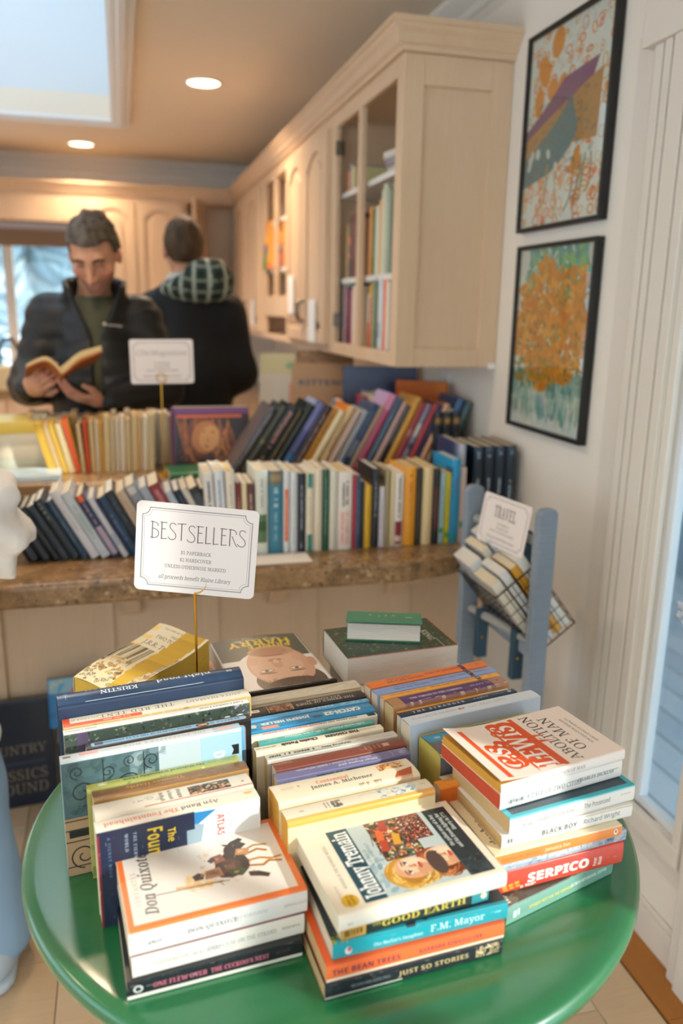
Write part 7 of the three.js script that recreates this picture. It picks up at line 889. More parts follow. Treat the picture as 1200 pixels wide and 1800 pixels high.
cabinetShelf('on the middle shelf, farther bay of the near cabinet', 1.6055, [[0.03, 0.2, '#c9a45a', 'ochre', []], [0.03, 0.22, '#23201e', 'black-and-orange', [[0.3, 0.45, '#e0602c'], [0.6, 0.66, '#e0602c']]], [0.03, 0.23, '#5a3a48', 'plum', []], [0.028, 0.235, '#8f5a50', 'russet', []], [0.03, 0.225, '#5a2c30', 'maroon', []], [0.026, 0.21, '#b08a70', 'clay', []]], -3.2);
cabinetShelf('lying deep on the top shelf of the near cabinet', 1.9255, [[0.03, 0.07, '#ef7c2c', 'small orange', []], [0.03, 0.09, '#8f9aa4', 'small grey', []], [0.03, 0.08, '#d8cf9a', 'small straw', []]], -3.2);
for (let k = 0; k < 3; k++) addBook({ res: 0.7, L: 0.2, W: 0.16, T: 0.022, color: ['#c4b8ac', '#8f8a98', '#d8d2c4'][k], pages: 'white' }, `flat ${['beige', 'lilac grey', 'ivory'][k]} book in the small pile on the top shelf of the near cabinet`, undefined, 'flat', 0.96, 1.9255 + k * 0.0225, -2.65 - k * 0.008, { turn: -90 + k * 4 });
for (const [z, label] of [[-2.7, 'nearer'], [-3.08, 'farther']]) addBook({ res: 0.7, L: 0.23, W: 0.2, T: 0.02, color: '#7c2a24', pages: 'cream' }, `dark red book at the back of the bottom shelf, ${label} bay of the near cabinet`, undefined, 'faceOut', 1.11, 1.3405, z, { turn: -90 });
cabinetShelf('on the lower shelf of the farther open cabinet', 1.7005, [[0.03, 0.24, '#ea8a3a', 'tangerine', []], [0.04, 0.225, '#f0a45a', 'apricot orange', []], [0.026, 0.23, '#d8662c', 'burnt orange', []], [0.03, 0.2, '#e8b48a', 'peach', []]], -4.5);
cabinetShelf('in the bottom bay of the farther open cabinet', 1.4605, [[0.04, 0.1, '#d5d2c8', 'squat white', []], [0.04, 0.12, '#4a4a40', 'squat dark', []], [0.04, 0.11, '#a9b0a0', 'squat grey', []]], -4.45);
addBook({ res: 1.2, kind: 'paperback', L: 0.27, W: 0.24, T: 0.016, color: '#e8862a', pages: 'white', frontArt(c, w, h) { band(c, 0, w, 0, h * 0.5, '#ef8a22'); band(c, 0, w, 0, h * 0.18, '#e5602a'); band(c, 0, w, h * 0.3, h * 0.46, '#efb42c'); band(c, 0, w, h * 0.5, h * 0.68, '#5f628e'); band(c, 0, w * 0.2, h * 0.66, h, '#4f8a3c'); band(c, w * 0.2, w, h * 0.68, h, '#ea7a2a'); band(c, w * 0.9, w, 0, h, '#4a3a6c'); for (let i = 0; i < 14; i++) band(c, w * R(0, 0.8), w * R(0.1, 0.9), h * R(0, 1), h * R(0, 1) * 0 + h * R(0, 0.02), '#f2a83c'); } }, 'rainbow-coloured picture book propped in the opening of the farther open cabinet', undefined, 'faceOut', 0.862, 1.7005, -4.78, { turn: -72, tip: 5 });

// things on the far worktop: face-out books, boxes and piles
const prop = (name, label, cat, x0, x1, y0, y1, z0, z1, mat, turn = 0) => { const g = boxAt(-(x1 - x0) / 2, (x1 - x0) / 2, 0, y1 - y0, -(z1 - z0) / 2, (z1 - z0) / 2, 0.003); const m = mesh(name, g, mat); m.position.set((x0 + x1) / 2, y0, (z0 + z1) / 2); m.rotation.y = turn; return tag(m, label, cat); };
const WY = 0.9105;
const faceBook = (label, x, z, L, W, col, art, turn, y = WY, tip = 10) => addBook({ res: 1.1, kind: 'paperback', L, W, T: 0.016, color: col, pages: 'white', frontArt: art }, label, undefined, 'faceOut', x, y, z, { turn, tip });
faceBook('face-out picture book in pale yellow and green, propped behind the ledge near the black coat', 0.72, -3.6, 0.38, 0.27, '#e9e4d4', (c, w, h) => { band(c, 0, w, 0, h * 0.24, '#e6dfae'); c.fillStyle = '#8fcf9c'; c.beginPath(); c.ellipse(w * 0.62, h * 0.14, 50, 18, 0, 0, 7); c.fill(); for (let i = 0; i < 6; i++) band(c, w * (0.06 + i * 0.07), w * (0.1 + i * 0.07), h * 0.3, h * 0.94, pick(['#dfe4e6', '#a9b8c0', '#e8dcc8'])); band(c, w * 0.5, w * 0.8, h * 0.35, h * 0.6, '#e8a080'); band(c, w * 0.55, w * 0.85, h * 0.62, h * 0.92, '#6f9a80'); }, -12);
faceBook('face-out tan book with dark blue capitals, propped behind the leaning row', 0.83, -3.42, 0.35, 0.26, '#c39a70', (c, w, h) => { band(c, 0, w, 0, h, '#c8a078'); fitText(c, 'KITTENS', w * 0.1, w * 0.92, h * 0.24, 34, '#4a5f82', 'bold'); band(c, w * 0.7, w * 0.92, h * 0.4, h * 0.5, '#c4603c'); band(c, w * 0.3, w * 0.75, h * 0.62, h * 0.86, '#4a2c1c'); band(c, w * 0.2, w * 0.85, h * 0.55, h * 0.62, '#e39a3c'); }, -8);
faceBook('brown face-out book standing behind the tan one', 0.87, -3.53, 0.4, 0.26, '#a87c52', (c, w, h) => { band(c, 0, w, 0, h, '#a8805a'); foliage(c, w, h * 0.3, 30, ['#7a5a3a', '#c09a70', '#5f6a3c'], 3, 12); }, -8);
faceBook('big navy book standing face out under the near wall cabinet', 1.0, -3.14, 0.355, 0.3, '#14295a', (c, w, h) => { band(c, 0, w, 0, h, '#13285a'); marks(c, w * 0.2, w * 0.8, h * 0.25, 14, '#24407a'); marks(c, w * 0.1, w * 0.3, h * 0.75, 12, '#5f7ca8'); }, -14, WY, 4);
prop('black_storage_box', 'black lidded box on the worktop under the near wall cabinet', 'box', 0.98, 1.17, WY, 1.13, -3.02, -2.975 - 0.0, std('#12161c', 0.5));
addBook({ res: RB, kind: 'hardback', L: 0.22, W: 0.15, T: 0.03, color: '#5f8aa8', pages: 'white' }, 'steel blue book standing left of the navy face-out book', undefined, 'stand', 0.84, WY, -3.2, { turn: -6 });
addBook({ res: RB, kind: 'hardback', L: 0.23, W: 0.15, T: 0.018, color: '#c03a34', pages: 'white' }, 'red book in the small upright group behind the leaning row', undefined, 'stand', 0.905, WY + 0.02, -3.08, { turn: -6 });
addBook({ res: RB, kind: 'hardback', L: 0.24, W: 0.15, T: 0.05, color: '#e6dccb', pages: 'cream' }, 'fat cream book in the small upright group behind the leaning row', undefined, 'stand', 0.945, WY + 0.02, -3.08, { turn: -6 });
[['#e9c34a', 'yellow', 0.28], ['#e8dcc4', 'cream', 0.26], ['#cfd8dc', 'pale blue-grey', 0.27], ['#e2725a', 'coral', 0.3], ['#d8c9ae', 'sand', 0.31], ['#b9a894', 'taupe', 0.32]].reverse().forEach(([col, word, L], i) => addBook({ res: 0.7, kind: 'paperback', L, W: 0.2, T: 0.022, color: col, spine: col, pages: 'cream' }, `flat ${word} book in the pile behind the leaning row, ${['bottom', 'second', 'third', 'fourth', 'fifth', 'top'][i]} of six`, undefined, 'flat', 0.72 + R(-0.015, 0.015), 0.9505 + i * 0.0224, -2.9, { turn: R(-4, 4) }));
prop('orange_display_box', 'orange-brown printed box behind the leaning row, under the near cabinet', 'box', 0.93, 1.06, 0.9505, 1.155, -2.94, -2.90, canvasBox('#c07a3c', '#7a4a24'));
prop('dark_green_box', 'long dark green box under the near wall cabinet, right of the orange-brown box', 'box', 1.065, 1.172, 0.9505, 1.145, -2.96, -2.905, std('#1d2c2c', 0.4));
function canvasBox(a, b) { return std('#ffffff', 0.7, { map: canvasTex(128, 64, (c, w, h) => { c.fillStyle = a; c.fillRect(0, 0, w, h); marks(c, 14, 112, 22, 20, b); }) }); }
prop('grey_box', 'plain grey box standing on the counter at the left edge, above the white sleeve', 'box', -0.47, -0.335, 0.8203, 1.185, -2.2, -2.12, std('#b5aea8', 0.8));
// left end, under the window
prop('cardboard_box', 'cream cardboard box with a yellow rim on the worktop at the far left', 'box', -0.98, -0.66, WY, 1.06, -6.2, -5.95, std('#dcc9a0', 0.9));
[['#e4c85a', 'yellow-topped'], ['#d9d2bc', 'oatmeal'], ['#e6dcc4', 'pale cream'], ['#c8cdbb', 'grey-green']].reverse().forEach(([col, word], i) => addBook({ res: 0.6, kind: 'paperback', L: 0.26, W: 0.2, T: 0.04, color: col, pages: 'cream' }, `${word} book in the pile at the left end of the ledge, ${['bottom', 'second', 'third', 'top'][i]} of four`, undefined, 'flat', -0.36, 0.9505 + i * 0.0404, -2.95 + 0.03, { turn: 3 * i }));
// floor under the counter: three books leaning on the panels
addBook({ res: 1.2, kind: 'hardback', L: 0.335, W: 0.26, T: 0.02, color: '#0f1c30', pages: 'cream', frontArt(c, w, h) { band(c, 0, w, 0, h, '#0f1b2e'); band(c, 0, w, 0, 10, '#2c3a4c'); text(c, 'COUNTRY', w * 0.92, h * 0.46, 40, '#8d7c64', 'serif', { align: 'right' }); band(c, w * 0.4, w * 0.9, h * 0.58, h * 0.6, '#2a3d55'); text(c, 'CLASSICS', w * 0.92, h * 0.7, 44, '#8d7c64', 'serif', { align: 'right' }); text(c, 'BOUND', w * 0.92, h * 0.83, 44, '#8d7c64', 'serif', { align: 'right' }); } }, 'large dark navy book with bronze capitals, leaning on the counter base near the floor', undefined, 'faceOut', -0.385, 0.0006, -2.345, { turn: 6, tip: 7 });
[['#1c2c38', 'dark teal', 0.03], ['#3c4a38', 'olive-banded', 0.028], ['#14202e', 'black-blue', 0.028], ['#4a4450', 'grey-violet', 0.05]].forEach(([col, word, T], i) => addBook({ res: 1, kind: 'hardback', L: 0.26, W: 0.18, T: T - 0.001, color: col, pages: 'cream', spineArt: spineOf(i === 1 ? [[0, 0.5, '#4f5a44'], [0.72, 0.92, '#7c7a34']] : i === 3 ? [[0, 0.3, '#8a7a80'], [0.3, 0.5, '#2a2a34'], [0.55, 0.8, '#7a7a88']] : [], []) }, `${word} hardcover standing on the floor under the counter, ${ORD[i]} of the four`, undefined, 'stand', [-0.225, -0.194, -0.165, -0.125][i], 0.0006, -2.32, { turn: 4 }));
addBook({ res: 1.2, kind: 'hardback', L: 0.15, W: 0.24, T: 0.018, color: '#2a72a8', pages: 'cream', frontArt(c, w, h) { band(c, 0, w, 0, h, '#2478b4'); band(c, 0, w, 0, h * 0.3, '#8fb8c9'); foliage(c, w, h * 0.3, 30, ['#b9cfd0', '#d8c87a', '#7fb0c4'], 3, 10); c.fillStyle = '#d8566a'; c.beginPath(); c.ellipse(w * 0.3, h * 0.26, 10, 8, 0, 0, 7); c.fill(); foliage(c, w, h, 30, ['#3f92c8', '#1c6aa6', '#5aa8d4'], 4, 14); } }, 'blue picture book propped on top of the dark hardcovers under the counter', undefined, 'faceOut', -0.135, 0.262, -2.33, { turn: 4, tip: 8 });

// ---------------------------------------------------------------- baskets on the ladder rack, with paperbacks in them
{
  const put = (label, u, v, w, dims, spec, B) => { // u across the basket, v along it, in the basket's own axes
    const g = makeBook({ res: 0.8, ...dims, ...spec }); g.name = numbered('paperback_book'); const q = B.q.clone().multiply(QZ(-90)); g.quaternion.copy(q);
    const c = new THREE.Vector3(u, dims.L / 2 + w, v).applyQuaternion(B.q).add(B.p), off = new THREE.Vector3(0, dims.T / 2, 0).applyQuaternion(q); g.position.copy(c.sub(off)); delete g.userData.dims; tag(g, label, 'book'); scene.add(g);
  };
  const Bq = { q: QZ(38), p: new THREE.Vector3(1.015, 0.70, -1.80) };
  const bk = wireBasket('wire basket full of white paperbacks hung slantwise through the upper half of the ladder rack', 1.015, 0.70, -1.80, 38, 0.125, 0.2, 0.24, 0);
  void bk; let i = 0;
  const names = ['white', 'cream', 'thick white', 'yellow-spined', 'grey-white', 'pale', 'ivory', 'slim white'];
  for (const [u, v, T, L, W, col, pg] of [[0.044, 0.055, 0.026, 0.235, 0.108, '#e6e4de', 'white'], [0.0195, 0.055, 0.02, 0.225, 0.108, '#e2a63a', 'cream'], [-0.01, 0.055, 0.022, 0.232, 0.108, '#dfe3e6', 'white'], [-0.04, 0.055, 0.026, 0.222, 0.108, '#e9e4d6', 'cream'], [0.041, -0.058, 0.032, 0.262, 0.108, '#cfd8e2', 'white'], [0.008, -0.058, 0.022, 0.25, 0.108, '#d9d4c8', 'cream'], [-0.032, -0.058, 0.036, 0.24, 0.108, '#d5dce6', 'white']])
    put(`${names[i]} paperback in the slanting basket of the ladder rack, ${ORD[i]} of seven`, u, v, 0.003, { L, W, T }, { color: col, pages: pg }, Bq), i++;
  wireBasket('empty wire basket hung on the lower half of the ladder rack', 1.015, 0.27, -1.80, 38, 0.125, 0.17, 0.24, 0);
  signCard(tTravel, 0.185, 0.128, 'cream sign card reading TRAVEL, leaning on the ladder rack above the basket', [0.898, 0.977, -1.775], qm(QY(-78), QX(-9), QZ(-1)));
}

// ---------------------------------------------------------------- people: signed distance fields meshed as smooth surfaces
function surfaceNet(f, lo, hi, cell, color) {
  const n = [0, 1, 2].map((k) => Math.ceil((hi[k] - lo[k]) / cell) + 2), [nx, ny, nz] = n, F = new Float32Array(nx * ny * nz), id = new Int32Array(nx * ny * nz).fill(-1), at = (i, j, k) => i + nx * (j + ny * k);
  for (let k = 0; k < nz; k++) for (let j = 0; j < ny; j++) for (let i = 0; i < nx; i++) F[at(i, j, k)] = f(lo[0] + i * cell, lo[1] + j * cell, lo[2] + k * cell);
  const pos = [], col = [], idx = [];
  for (let k = 0; k < nz - 1; k++) for (let j = 0; j < ny - 1; j++) for (let i = 0; i < nx - 1; i++) {
    let c = 0, sx = 0, sy = 0, sz = 0, inside = 0;
    const v = (a, b, d) => F[at(i + a, j + b, k + d)];
    for (let q = 0; q < 8; q++) if (v(q & 1, q >> 1 & 1, q >> 2) < 0) inside++;
    if (inside === 0 || inside === 8) continue;
    for (const [a, b] of EDGES) { const va = v(a & 1, a >> 1 & 1, a >> 2), vb = v(b & 1, b >> 1 & 1, b >> 2); if (va < 0 === vb < 0) continue; const t = va / (va - vb); sx += (a & 1) + ((b & 1) - (a & 1)) * t; sy += (a >> 1 & 1) + ((b >> 1 & 1) - (a >> 1 & 1)) * t; sz += (a >> 2) + ((b >> 2) - (a >> 2)) * t; c++; }
    id[at(i, j, k)] = pos.length / 3; const x = lo[0] + (i + sx / c) * cell, y = lo[1] + (j + sy / c) * cell, z = lo[2] + (k + sz / c) * cell; pos.push(x, y, z); if (color) col.push(...color(x, y, z));
  }
  const quad = (a, b, c, d, flip) => { if (Math.min(a, b, c, d) < 0) return; flip ? idx.push(a, c, b, a, d, c) : idx.push(a, b, c, a, c, d); };
  for (let k = 1; k < nz - 1; k++) for (let j = 1; j < ny - 1; j++) for (let i = 1; i < nx - 1; i++) {
    const a = F[at(i, j, k)] < 0;
    if (a !== F[at(i + 1, j, k)] < 0) quad(id[at(i, j - 1, k - 1)], id[at(i, j, k - 1)], id[at(i, j, k)], id[at(i, j - 1, k)], !a);
    if (a !== F[at(i, j + 1, k)] < 0) quad(id[at(i - 1, j, k - 1)], id[at(i - 1, j, k)], id[at(i, j, k)], id[at(i, j, k - 1)], !a);
    if (a !== F[at(i, j, k + 1)] < 0) quad(id[at(i - 1, j - 1, k)], id[at(i, j - 1, k)], id[at(i, j, k)], id[at(i - 1, j, k)], !a);
  }
  const g = new THREE.BufferGeometry(); g.setAttribute('position', new THREE.Float32BufferAttribute(pos, 3)); if (color) g.setAttribute('color', new THREE.Float32BufferAttribute(col, 3)); g.setIndex(idx); g.computeVertexNormals(); return g;
}
const EDGES = [[0, 1], [2, 3], [4, 5], [6, 7], [0, 2], [1, 3], [4, 6], [5, 7], [0, 4], [1, 5], [2, 6], [3, 7]];
const smin = (a, b, k) => { const h = Math.max(k - Math.abs(a - b), 0) / k; return Math.min(a, b) - h * h * k * 0.25; };
const smax = (a, b, k) => -smin(-a, -b, k);
function cap(x, y, z, A, Bq, ra, rb) { const dx = Bq[0] - A[0], dy = Bq[1] - A[1], dz = Bq[2] - A[2], px = x - A[0], py = y - A[1], pz = z - A[2], t = Math.max(0, Math.min(1, (px * dx + py * dy + pz * dz) / (dx * dx + dy * dy + dz * dz + 1e-12))); return Math.hypot(px - dx * t, py - dy * t, pz - dz * t) - (ra + (rb - ra) * t); }
function ell(x, y, z, c, r) { const a = (x - c[0]) / r[0], b = (y - c[1]) / r[1], d = (z - c[2]) / r[2], k0 = Math.hypot(a, b, d), k1 = Math.hypot(a / r[0], b / r[1], d / r[2]); return k0 < 1e-9 ? -Math.min(...r) : k0 * (k0 - 1) / k1; }
const bones = (list, k) => (x, y, z) => { let d = 1e3; for (const [A, Bq, ra, rb] of list) d = smin(d, cap(x, y, z, A, Bq, ra, rb), k); return d; };
// head in its own axes: y up, z forward, centre between the ears
function headField(x, y, z) {
  let d = ell(x, y, z, [0, 0.035, -0.012], [0.077, 0.096, 0.099]);
  d = smin(d, ell(x, y, z, [0, -0.035, 0.03], [0.064, 0.075, 0.062]), 0.035);
  d = smin(d, ell(x, y, z, [0, -0.098, 0.058], [0.028, 0.022, 0.026]), 0.03);
  d = smin(d, cap(x, y, z, [-0.034, 0.03, 0.077], [0.034, 0.03, 0.077], 0.013, 0.013), 0.02);
  for (const s of [-1, 1]) { d = smin(d, ell(x, y, z, [s * 0.048, -0.022, 0.056], [0.022, 0.018, 0.022]), 0.02); d = smax(d, -(Math.hypot(x - s * 0.033, y - 0.009, z - 0.1) - 0.019), 0.014); }
  d = smin(d, cap(x, y, z, [0, 0.018, 0.088], [0, -0.032, 0.114], 0.008, 0.012), 0.014);
  for (const s of [-1, 1]) d = smin(d, ell(x, y, z, [s * 0.012, -0.036, 0.1], [0.009, 0.008, 0.011]), 0.008);
  d = smin(d, cap(x, y, z, [-0.017, -0.066, 0.085], [0.017, -0.066, 0.085], 0.006, 0.006), 0.008); d = smin(d, cap(x, y, z, [-0.013, -0.076, 0.084], [0.013, -0.076, 0.084], 0.007, 0.007), 0.008);
  for (const s of [-1, 1]) d = smin(d, ell(x, y, z, [s * 0.083, 0.0, -0.008], [0.01, 0.031, 0.019]), 0.012);
  return d;
}
const headColor = (stubble) => (x, y, z) => { const lip = Math.abs(y + 0.071) < 0.012 && Math.abs(x) < 0.024 && z > 0.078, beard = stubble && y < -0.045 && z > 0 && !lip, cheek = Math.hypot(Math.abs(x) - 0.045, y + 0.022) < 0.022 && z > 0.04, ear = Math.abs(x) > 0.078; return lip ? [0.4, 0.14, 0.11] : beard ? [0.33, 0.165, 0.1] : cheek || ear ? [0.52, 0.2, 0.12] : [0.53, 0.26, 0.15]; };
// a hand in its own axes: palm along +y from the wrist at 0, back of the hand towards +z, thumb on the side of sign s
function handField(s, curl) {
  const list = [];
  for (let i = 0; i < 4; i++) { const x = s * (0.026 - i * 0.0175), l = [0.042, 0.047, 0.043, 0.033][i], y0 = 0.086 - Math.abs(i - 1) * 0.004; let p = [x, y0, 0], a = 0.15; for (let j = 0; j < 3; j++) { a += curl * [0.75, 1, 0.8][j]; const q = [p[0] + (j ? 0 : s * (0.003 - i * 0.003)), p[1] + Math.cos(a) * l * [1, 0.7, 0.55][j], p[2] - Math.sin(a) * l * [1, 0.7, 0.55][j]]; list.push([p, q, 0.0092 - j * 0.0011, 0.0086 - j * 0.0012]); p = q; } }
  list.push([[s * 0.03, 0.03, -0.008], [s * 0.052, 0.06, -0.02], 0.0125, 0.011], [[s * 0.052, 0.06, -0.02], [s * 0.055, 0.09, -0.03], 0.0105, 0.0085]);
  return (x, y, z) => { let d = ell(x, y, z, [0, 0.05, 0], [0.042, 0.05, 0.0165]); d = smin(d, cap(x, y, z, [0, -0.03, 0], [0, 0.02, 0], 0.024, 0.027), 0.02); for (const [A, Bq, ra, rb] of list) d = smin(d, cap(x, y, z, A, Bq, ra, rb), 0.006); return d; };
}
const skinMat = new THREE.MeshPhysicalMaterial({ color: '#ffffff', vertexColors: true, roughness: 0.55 });
const skinTone = () => [0.53, 0.26, 0.15];
const handTone = (x, y) => (y > 0.12 ? [0.55, 0.24, 0.16] : [0.53, 0.26, 0.16]);
function placedGeo(g, pos, q) { g.applyQuaternion(q); g.translate(...pos); return g; }
function joinSkin(list) { const g = mergeGeometries(list.map((x) => flat(x))); return g; }
const look = (dir, up = [0, 1, 0]) => { const y = new THREE.Vector3(...dir).normalize(), z = new THREE.Vector3(...up).addScaledVector(y, -new THREE.Vector3(...up).dot(y)).normalize(), x = new THREE.Vector3().crossVectors(y, z); return new THREE.Quaternion().setFromRotationMatrix(new THREE.Matrix4().makeBasis(x, y, z)); };
function hairGeo(noiseAmp, cut, len, grey = 1) {
  return surfaceNet((x, y, z) => { const nA = noise.noise(x * 34, y * 22, z * 34) * noiseAmp + noise.noise(x * 80 + 5, y * 50, z * 80) * noiseAmp * 0.5; let d = ell(x, y, z, [0, 0.045, -0.016], [0.083 + len * 0.4, 0.098 + len, 0.106 + len * 0.4]) - nA; d = smax(d, cut(x, y, z), 0.008); return d; }, [-0.13, -0.13, -0.16], [0.13, 0.2, 0.16], 0.0045, (x, y, z) => { const k = 0.5 + 0.5 * noise.noise(x * 45, y * 30, z * 45), g = Math.max(0, Math.min(1, 0.5 - x * 6)) * grey; return [0.03 + 0.075 * k * (1 + g), 0.021 + 0.055 * k * (1 + g * 1.5), 0.012 + 0.04 * k * (0.8 + g * 2.4)]; });
}
{ // man reading, facing the camera behind the raised ledge
  const P = [-0.09, 0, -3.22], man = thing('person', 'man with short grey-brown hair in a dark quilted jacket, looking down at an open paperback', 'person', P, 0);
  const HC = [0.012, 1.652, 0.085], HQ = qm(QY(-12), QX(32), QZ(2));
  // joints, local to the feet
  const shL = [-0.165, 1.445, -0.02], shR = [0.165, 1.44, -0.02], elL = [-0.235, 1.2, 0.06], elR = [0.235, 1.185, 0.06], wrL = [-0.225, 1.2, 0.235], wrR = [0.02, 1.165, 0.275];
  const legs = [[-0.1, 0.92, 0], [-0.11, 0.5, 0.01], [-0.115, 0.09, -0.03]], legsR = [[0.1, 0.92, 0], [0.11, 0.5, 0.01], [0.115, 0.09, -0.03]];
  const body = bones([[[0, 1.0, 0], [0, 1.2, 0], 0.13, 0.135], [[0, 1.2, 0], [0, 1.4, -0.01], 0.135, 0.11], [[-0.11, 1.42, -0.02], [0.11, 1.42, -0.02], 0.075, 0.075], [[0, 1.42, -0.02], [0.004, 1.57, 0.03], 0.068, 0.056], [shL, elL, 0.052, 0.042], [elL, wrL, 0.042, 0.027], [shR, elR, 0.052, 0.042], [elR, wrR, 0.042, 0.027], [legs[0], legs[1], 0.085, 0.06], [legs[1], legs[2], 0.058, 0.04], [legsR[0], legsR[1], 0.085, 0.06], [legsR[1], legsR[2], 0.058, 0.04], [legs[2], [-0.12, 0.035, 0.12], 0.042, 0.032], [legsR[2], [0.12, 0.035, 0.12], 0.042, 0.032]], 0.04);
  const bodyG = surfaceNet(body, [-0.36, -0.02, -0.22], [0.36, 1.6, 0.36], 0.013, skinTone);
  const headG = placedGeo(surfaceNet(headField, [-0.12, -0.15, -0.14], [0.12, 0.16, 0.15], 0.0038, headColor(true)), HC, HQ);
  const hl = placedGeo(surfaceNet(handField(1, 0.42), [-0.08, -0.05, -0.12], [0.08, 0.2, 0.06], 0.0035, handTone), wrL, look([0.3, 0.22, 0.55], [-0.75, -0.6, 0.3]));
  const hr = placedGeo(surfaceNet(handField(1, 0.36), [-0.08, -0.05, -0.12], [0.08, 0.2, 0.06], 0.0035, handTone), wrR, look([-0.85, 0.14, 0.35], [0.1, -0.95, 0.25]));
  mesh('body', joinSkin([bodyG, headG, hl, hr]), skinMat, man);
  const hair = placedGeo(hairGeo(0.012, (x, y, z) => smin(0.08 - y, z - 0.02 + Math.max(0, 0.03 - y) * 0.9, 0.03) * (z > -0.05 || y > -0.05 ? 1 : 1) + (y < -0.06 ? 0.03 : 0), 0.011), HC, HQ);
  mesh('hair', hair, std('#ffffff', 0.8, { vertexColors: true }), man);
  const inHead = (g) => placedGeo(g, HC, HQ);
  for (const s of [-1, 1]) { mesh('eyebrow', inHead(tube([[s * 0.014, 0.03, 0.093], [s * 0.034, 0.036, 0.09], [s * 0.052, 0.028, 0.077]], 0.0045, 6)), std('#3f342b', 0.8), man); mesh('eye', inHead(flat(new THREE.SphereGeometry(0.0115, 14, 10)).translate(s * 0.033, 0.008, 0.076)), std('#e6ded6', 0.3), man); mesh('eyelid', inHead(flat(new THREE.SphereGeometry(0.0128, 14, 8, 0, 7, 0, 1.9)).translate(s * 0.033, 0.0085, 0.0765)), std('#b0765a', 0.6), man); }
  // quilted jacket: horizontal baffles, stand collar open at the throat
  const coreJ = bones([[[0, 0.96, 0], [0, 1.2, 0], 0.172, 0.172], [[0, 1.2, 0], [0, 1.4, -0.01], 0.168, 0.14], [[-0.12, 1.42, -0.02], [0.12, 1.42, -0.02], 0.092, 0.092], [shL, elL, 0.082, 0.072], [elL, [-0.226, 1.2, 0.226], 0.072, 0.05], [shR, elR, 0.082, 0.072], [elR, [0.036, 1.166, 0.27], 0.072, 0.05]], 0.05);
  const jacket = (x, y, z) => {
    let d = coreJ(x, y, z) + 0.006 * (1 - Math.abs(Math.sin(y * Math.PI / 0.062)));
    const ca = [x - 0.004, z - 0.03 - (y - 1.48) * 0.25], rr = Math.hypot(ca[0], ca[1] * 0.9), coll = Math.max(Math.abs(rr - 0.088 - (y - 1.47) * 0.12) - 0.014, Math.abs(y - 1.5 + ca[1] * 0.25) - 0.066); d = smin(d, coll, 0.025);
    const open = Math.abs(x - 0.004) - Math.max(0.013, (y - 1.34) * 0.42); if (z > 0.02) d = smax(d, -open, 0.008);
    d = smax(d, -(cap(x, y, z, [0, 1.38, 0.0], [0.004, 1.62, 0.04], 0.064, 0.074)), 0.01); d = Math.max(d, 0.9 - y); return d;
  };
  mesh('jacket', surfaceNet(jacket, [-0.36, 0.86, -0.24], [0.36, 1.6, 0.36], 0.0095), std('#0d1012', 0.55), man);
  mesh('shirt', surfaceNet(bones([[[0, 1.0, 0], [0, 1.2, 0], 0.155, 0.155], [[0, 1.2, 0], [0, 1.4, -0.005], 0.155, 0.122], [[-0.07, 1.42, -0.01], [0.07, 1.42, -0.01], 0.08, 0.08], [[0, 1.42, -0.01], [0.004, 1.475, 0.012], 0.078, 0.07]], 0.04), [-0.25, 0.82, -0.2], [0.25, 1.58, 0.22], 0.012), std('#4a4a38', 0.85), man);
  mesh('trousers', surfaceNet(bones([[[0, 0.98, 0], [0, 0.9, 0], 0.145, 0.15], [legs[0], legs[1], 0.105, 0.08], [legs[1], legs[2], 0.078, 0.07], [legsR[0], legsR[1], 0.105, 0.08], [legsR[1], legsR[2], 0.078, 0.07]], 0.04), [-0.28, 0.04, -0.2], [0.28, 1.06, 0.2], 0.014), std('#26303c', 0.85), man);
  for (const s of [-1, 1]) mesh('shoe', surfaceNet((x, y, z) => Math.max(smin(cap(x, y, z, [s * 0.115, 0.05, -0.06], [s * 0.122, 0.042, 0.16], 0.054, 0.044), cap(x, y, z, [s * 0.115, 0.06, -0.03], [s * 0.115, 0.1, -0.03], 0.056, 0.05), 0.03), 0.002 - y), [s * 0.12 - 0.09, -0.01, -0.14], [s * 0.12 + 0.09, 0.17, 0.24], 0.01), std('#2b2622', 0.6), man);
  const logo = canvasTex(256, 64, (c, w, h) => { c.fillStyle = '#0d1012'; c.fillRect(0, 0, w, h); c.fillStyle = '#d9cfc6'; c.beginPath(); c.arc(30, 30, 22, 0, 7); c.fill(); c.fillStyle = '#171b1e'; c.fillRect(26, 20, 8, 22); marks(c, 66, 244, 36, 24, '#b9b0a8'); });
  const lg = new THREE.BoxGeometry(0.078, 0.02, 0.004); lg.rotateZ(-0.1); lg.rotateY(0.38); lg.translate(0.062, 1.418, 0.142); mesh('chest_emblem', lg, std('#ffffff', 0.7, { map: logo }), man);
  const zip = tube([[0.012, 1.16, 0.18], [0.012, 1.04, 0.18], [0.012, 0.93, 0.176]], 0.004, 6); mesh('zipper', zip, std('#3a3f42', 0.4, { metalness: 0.5 }), man);
  // the open paperback he holds
  const bk = thing('open_paperback', 'open paperback with tanned pages held by the man in the quilted jacket', 'book', [P[0] - 0.112, 1.25, P[2] + 0.36]); bk.quaternion.copy(qm(QY(8), QX(-14)));
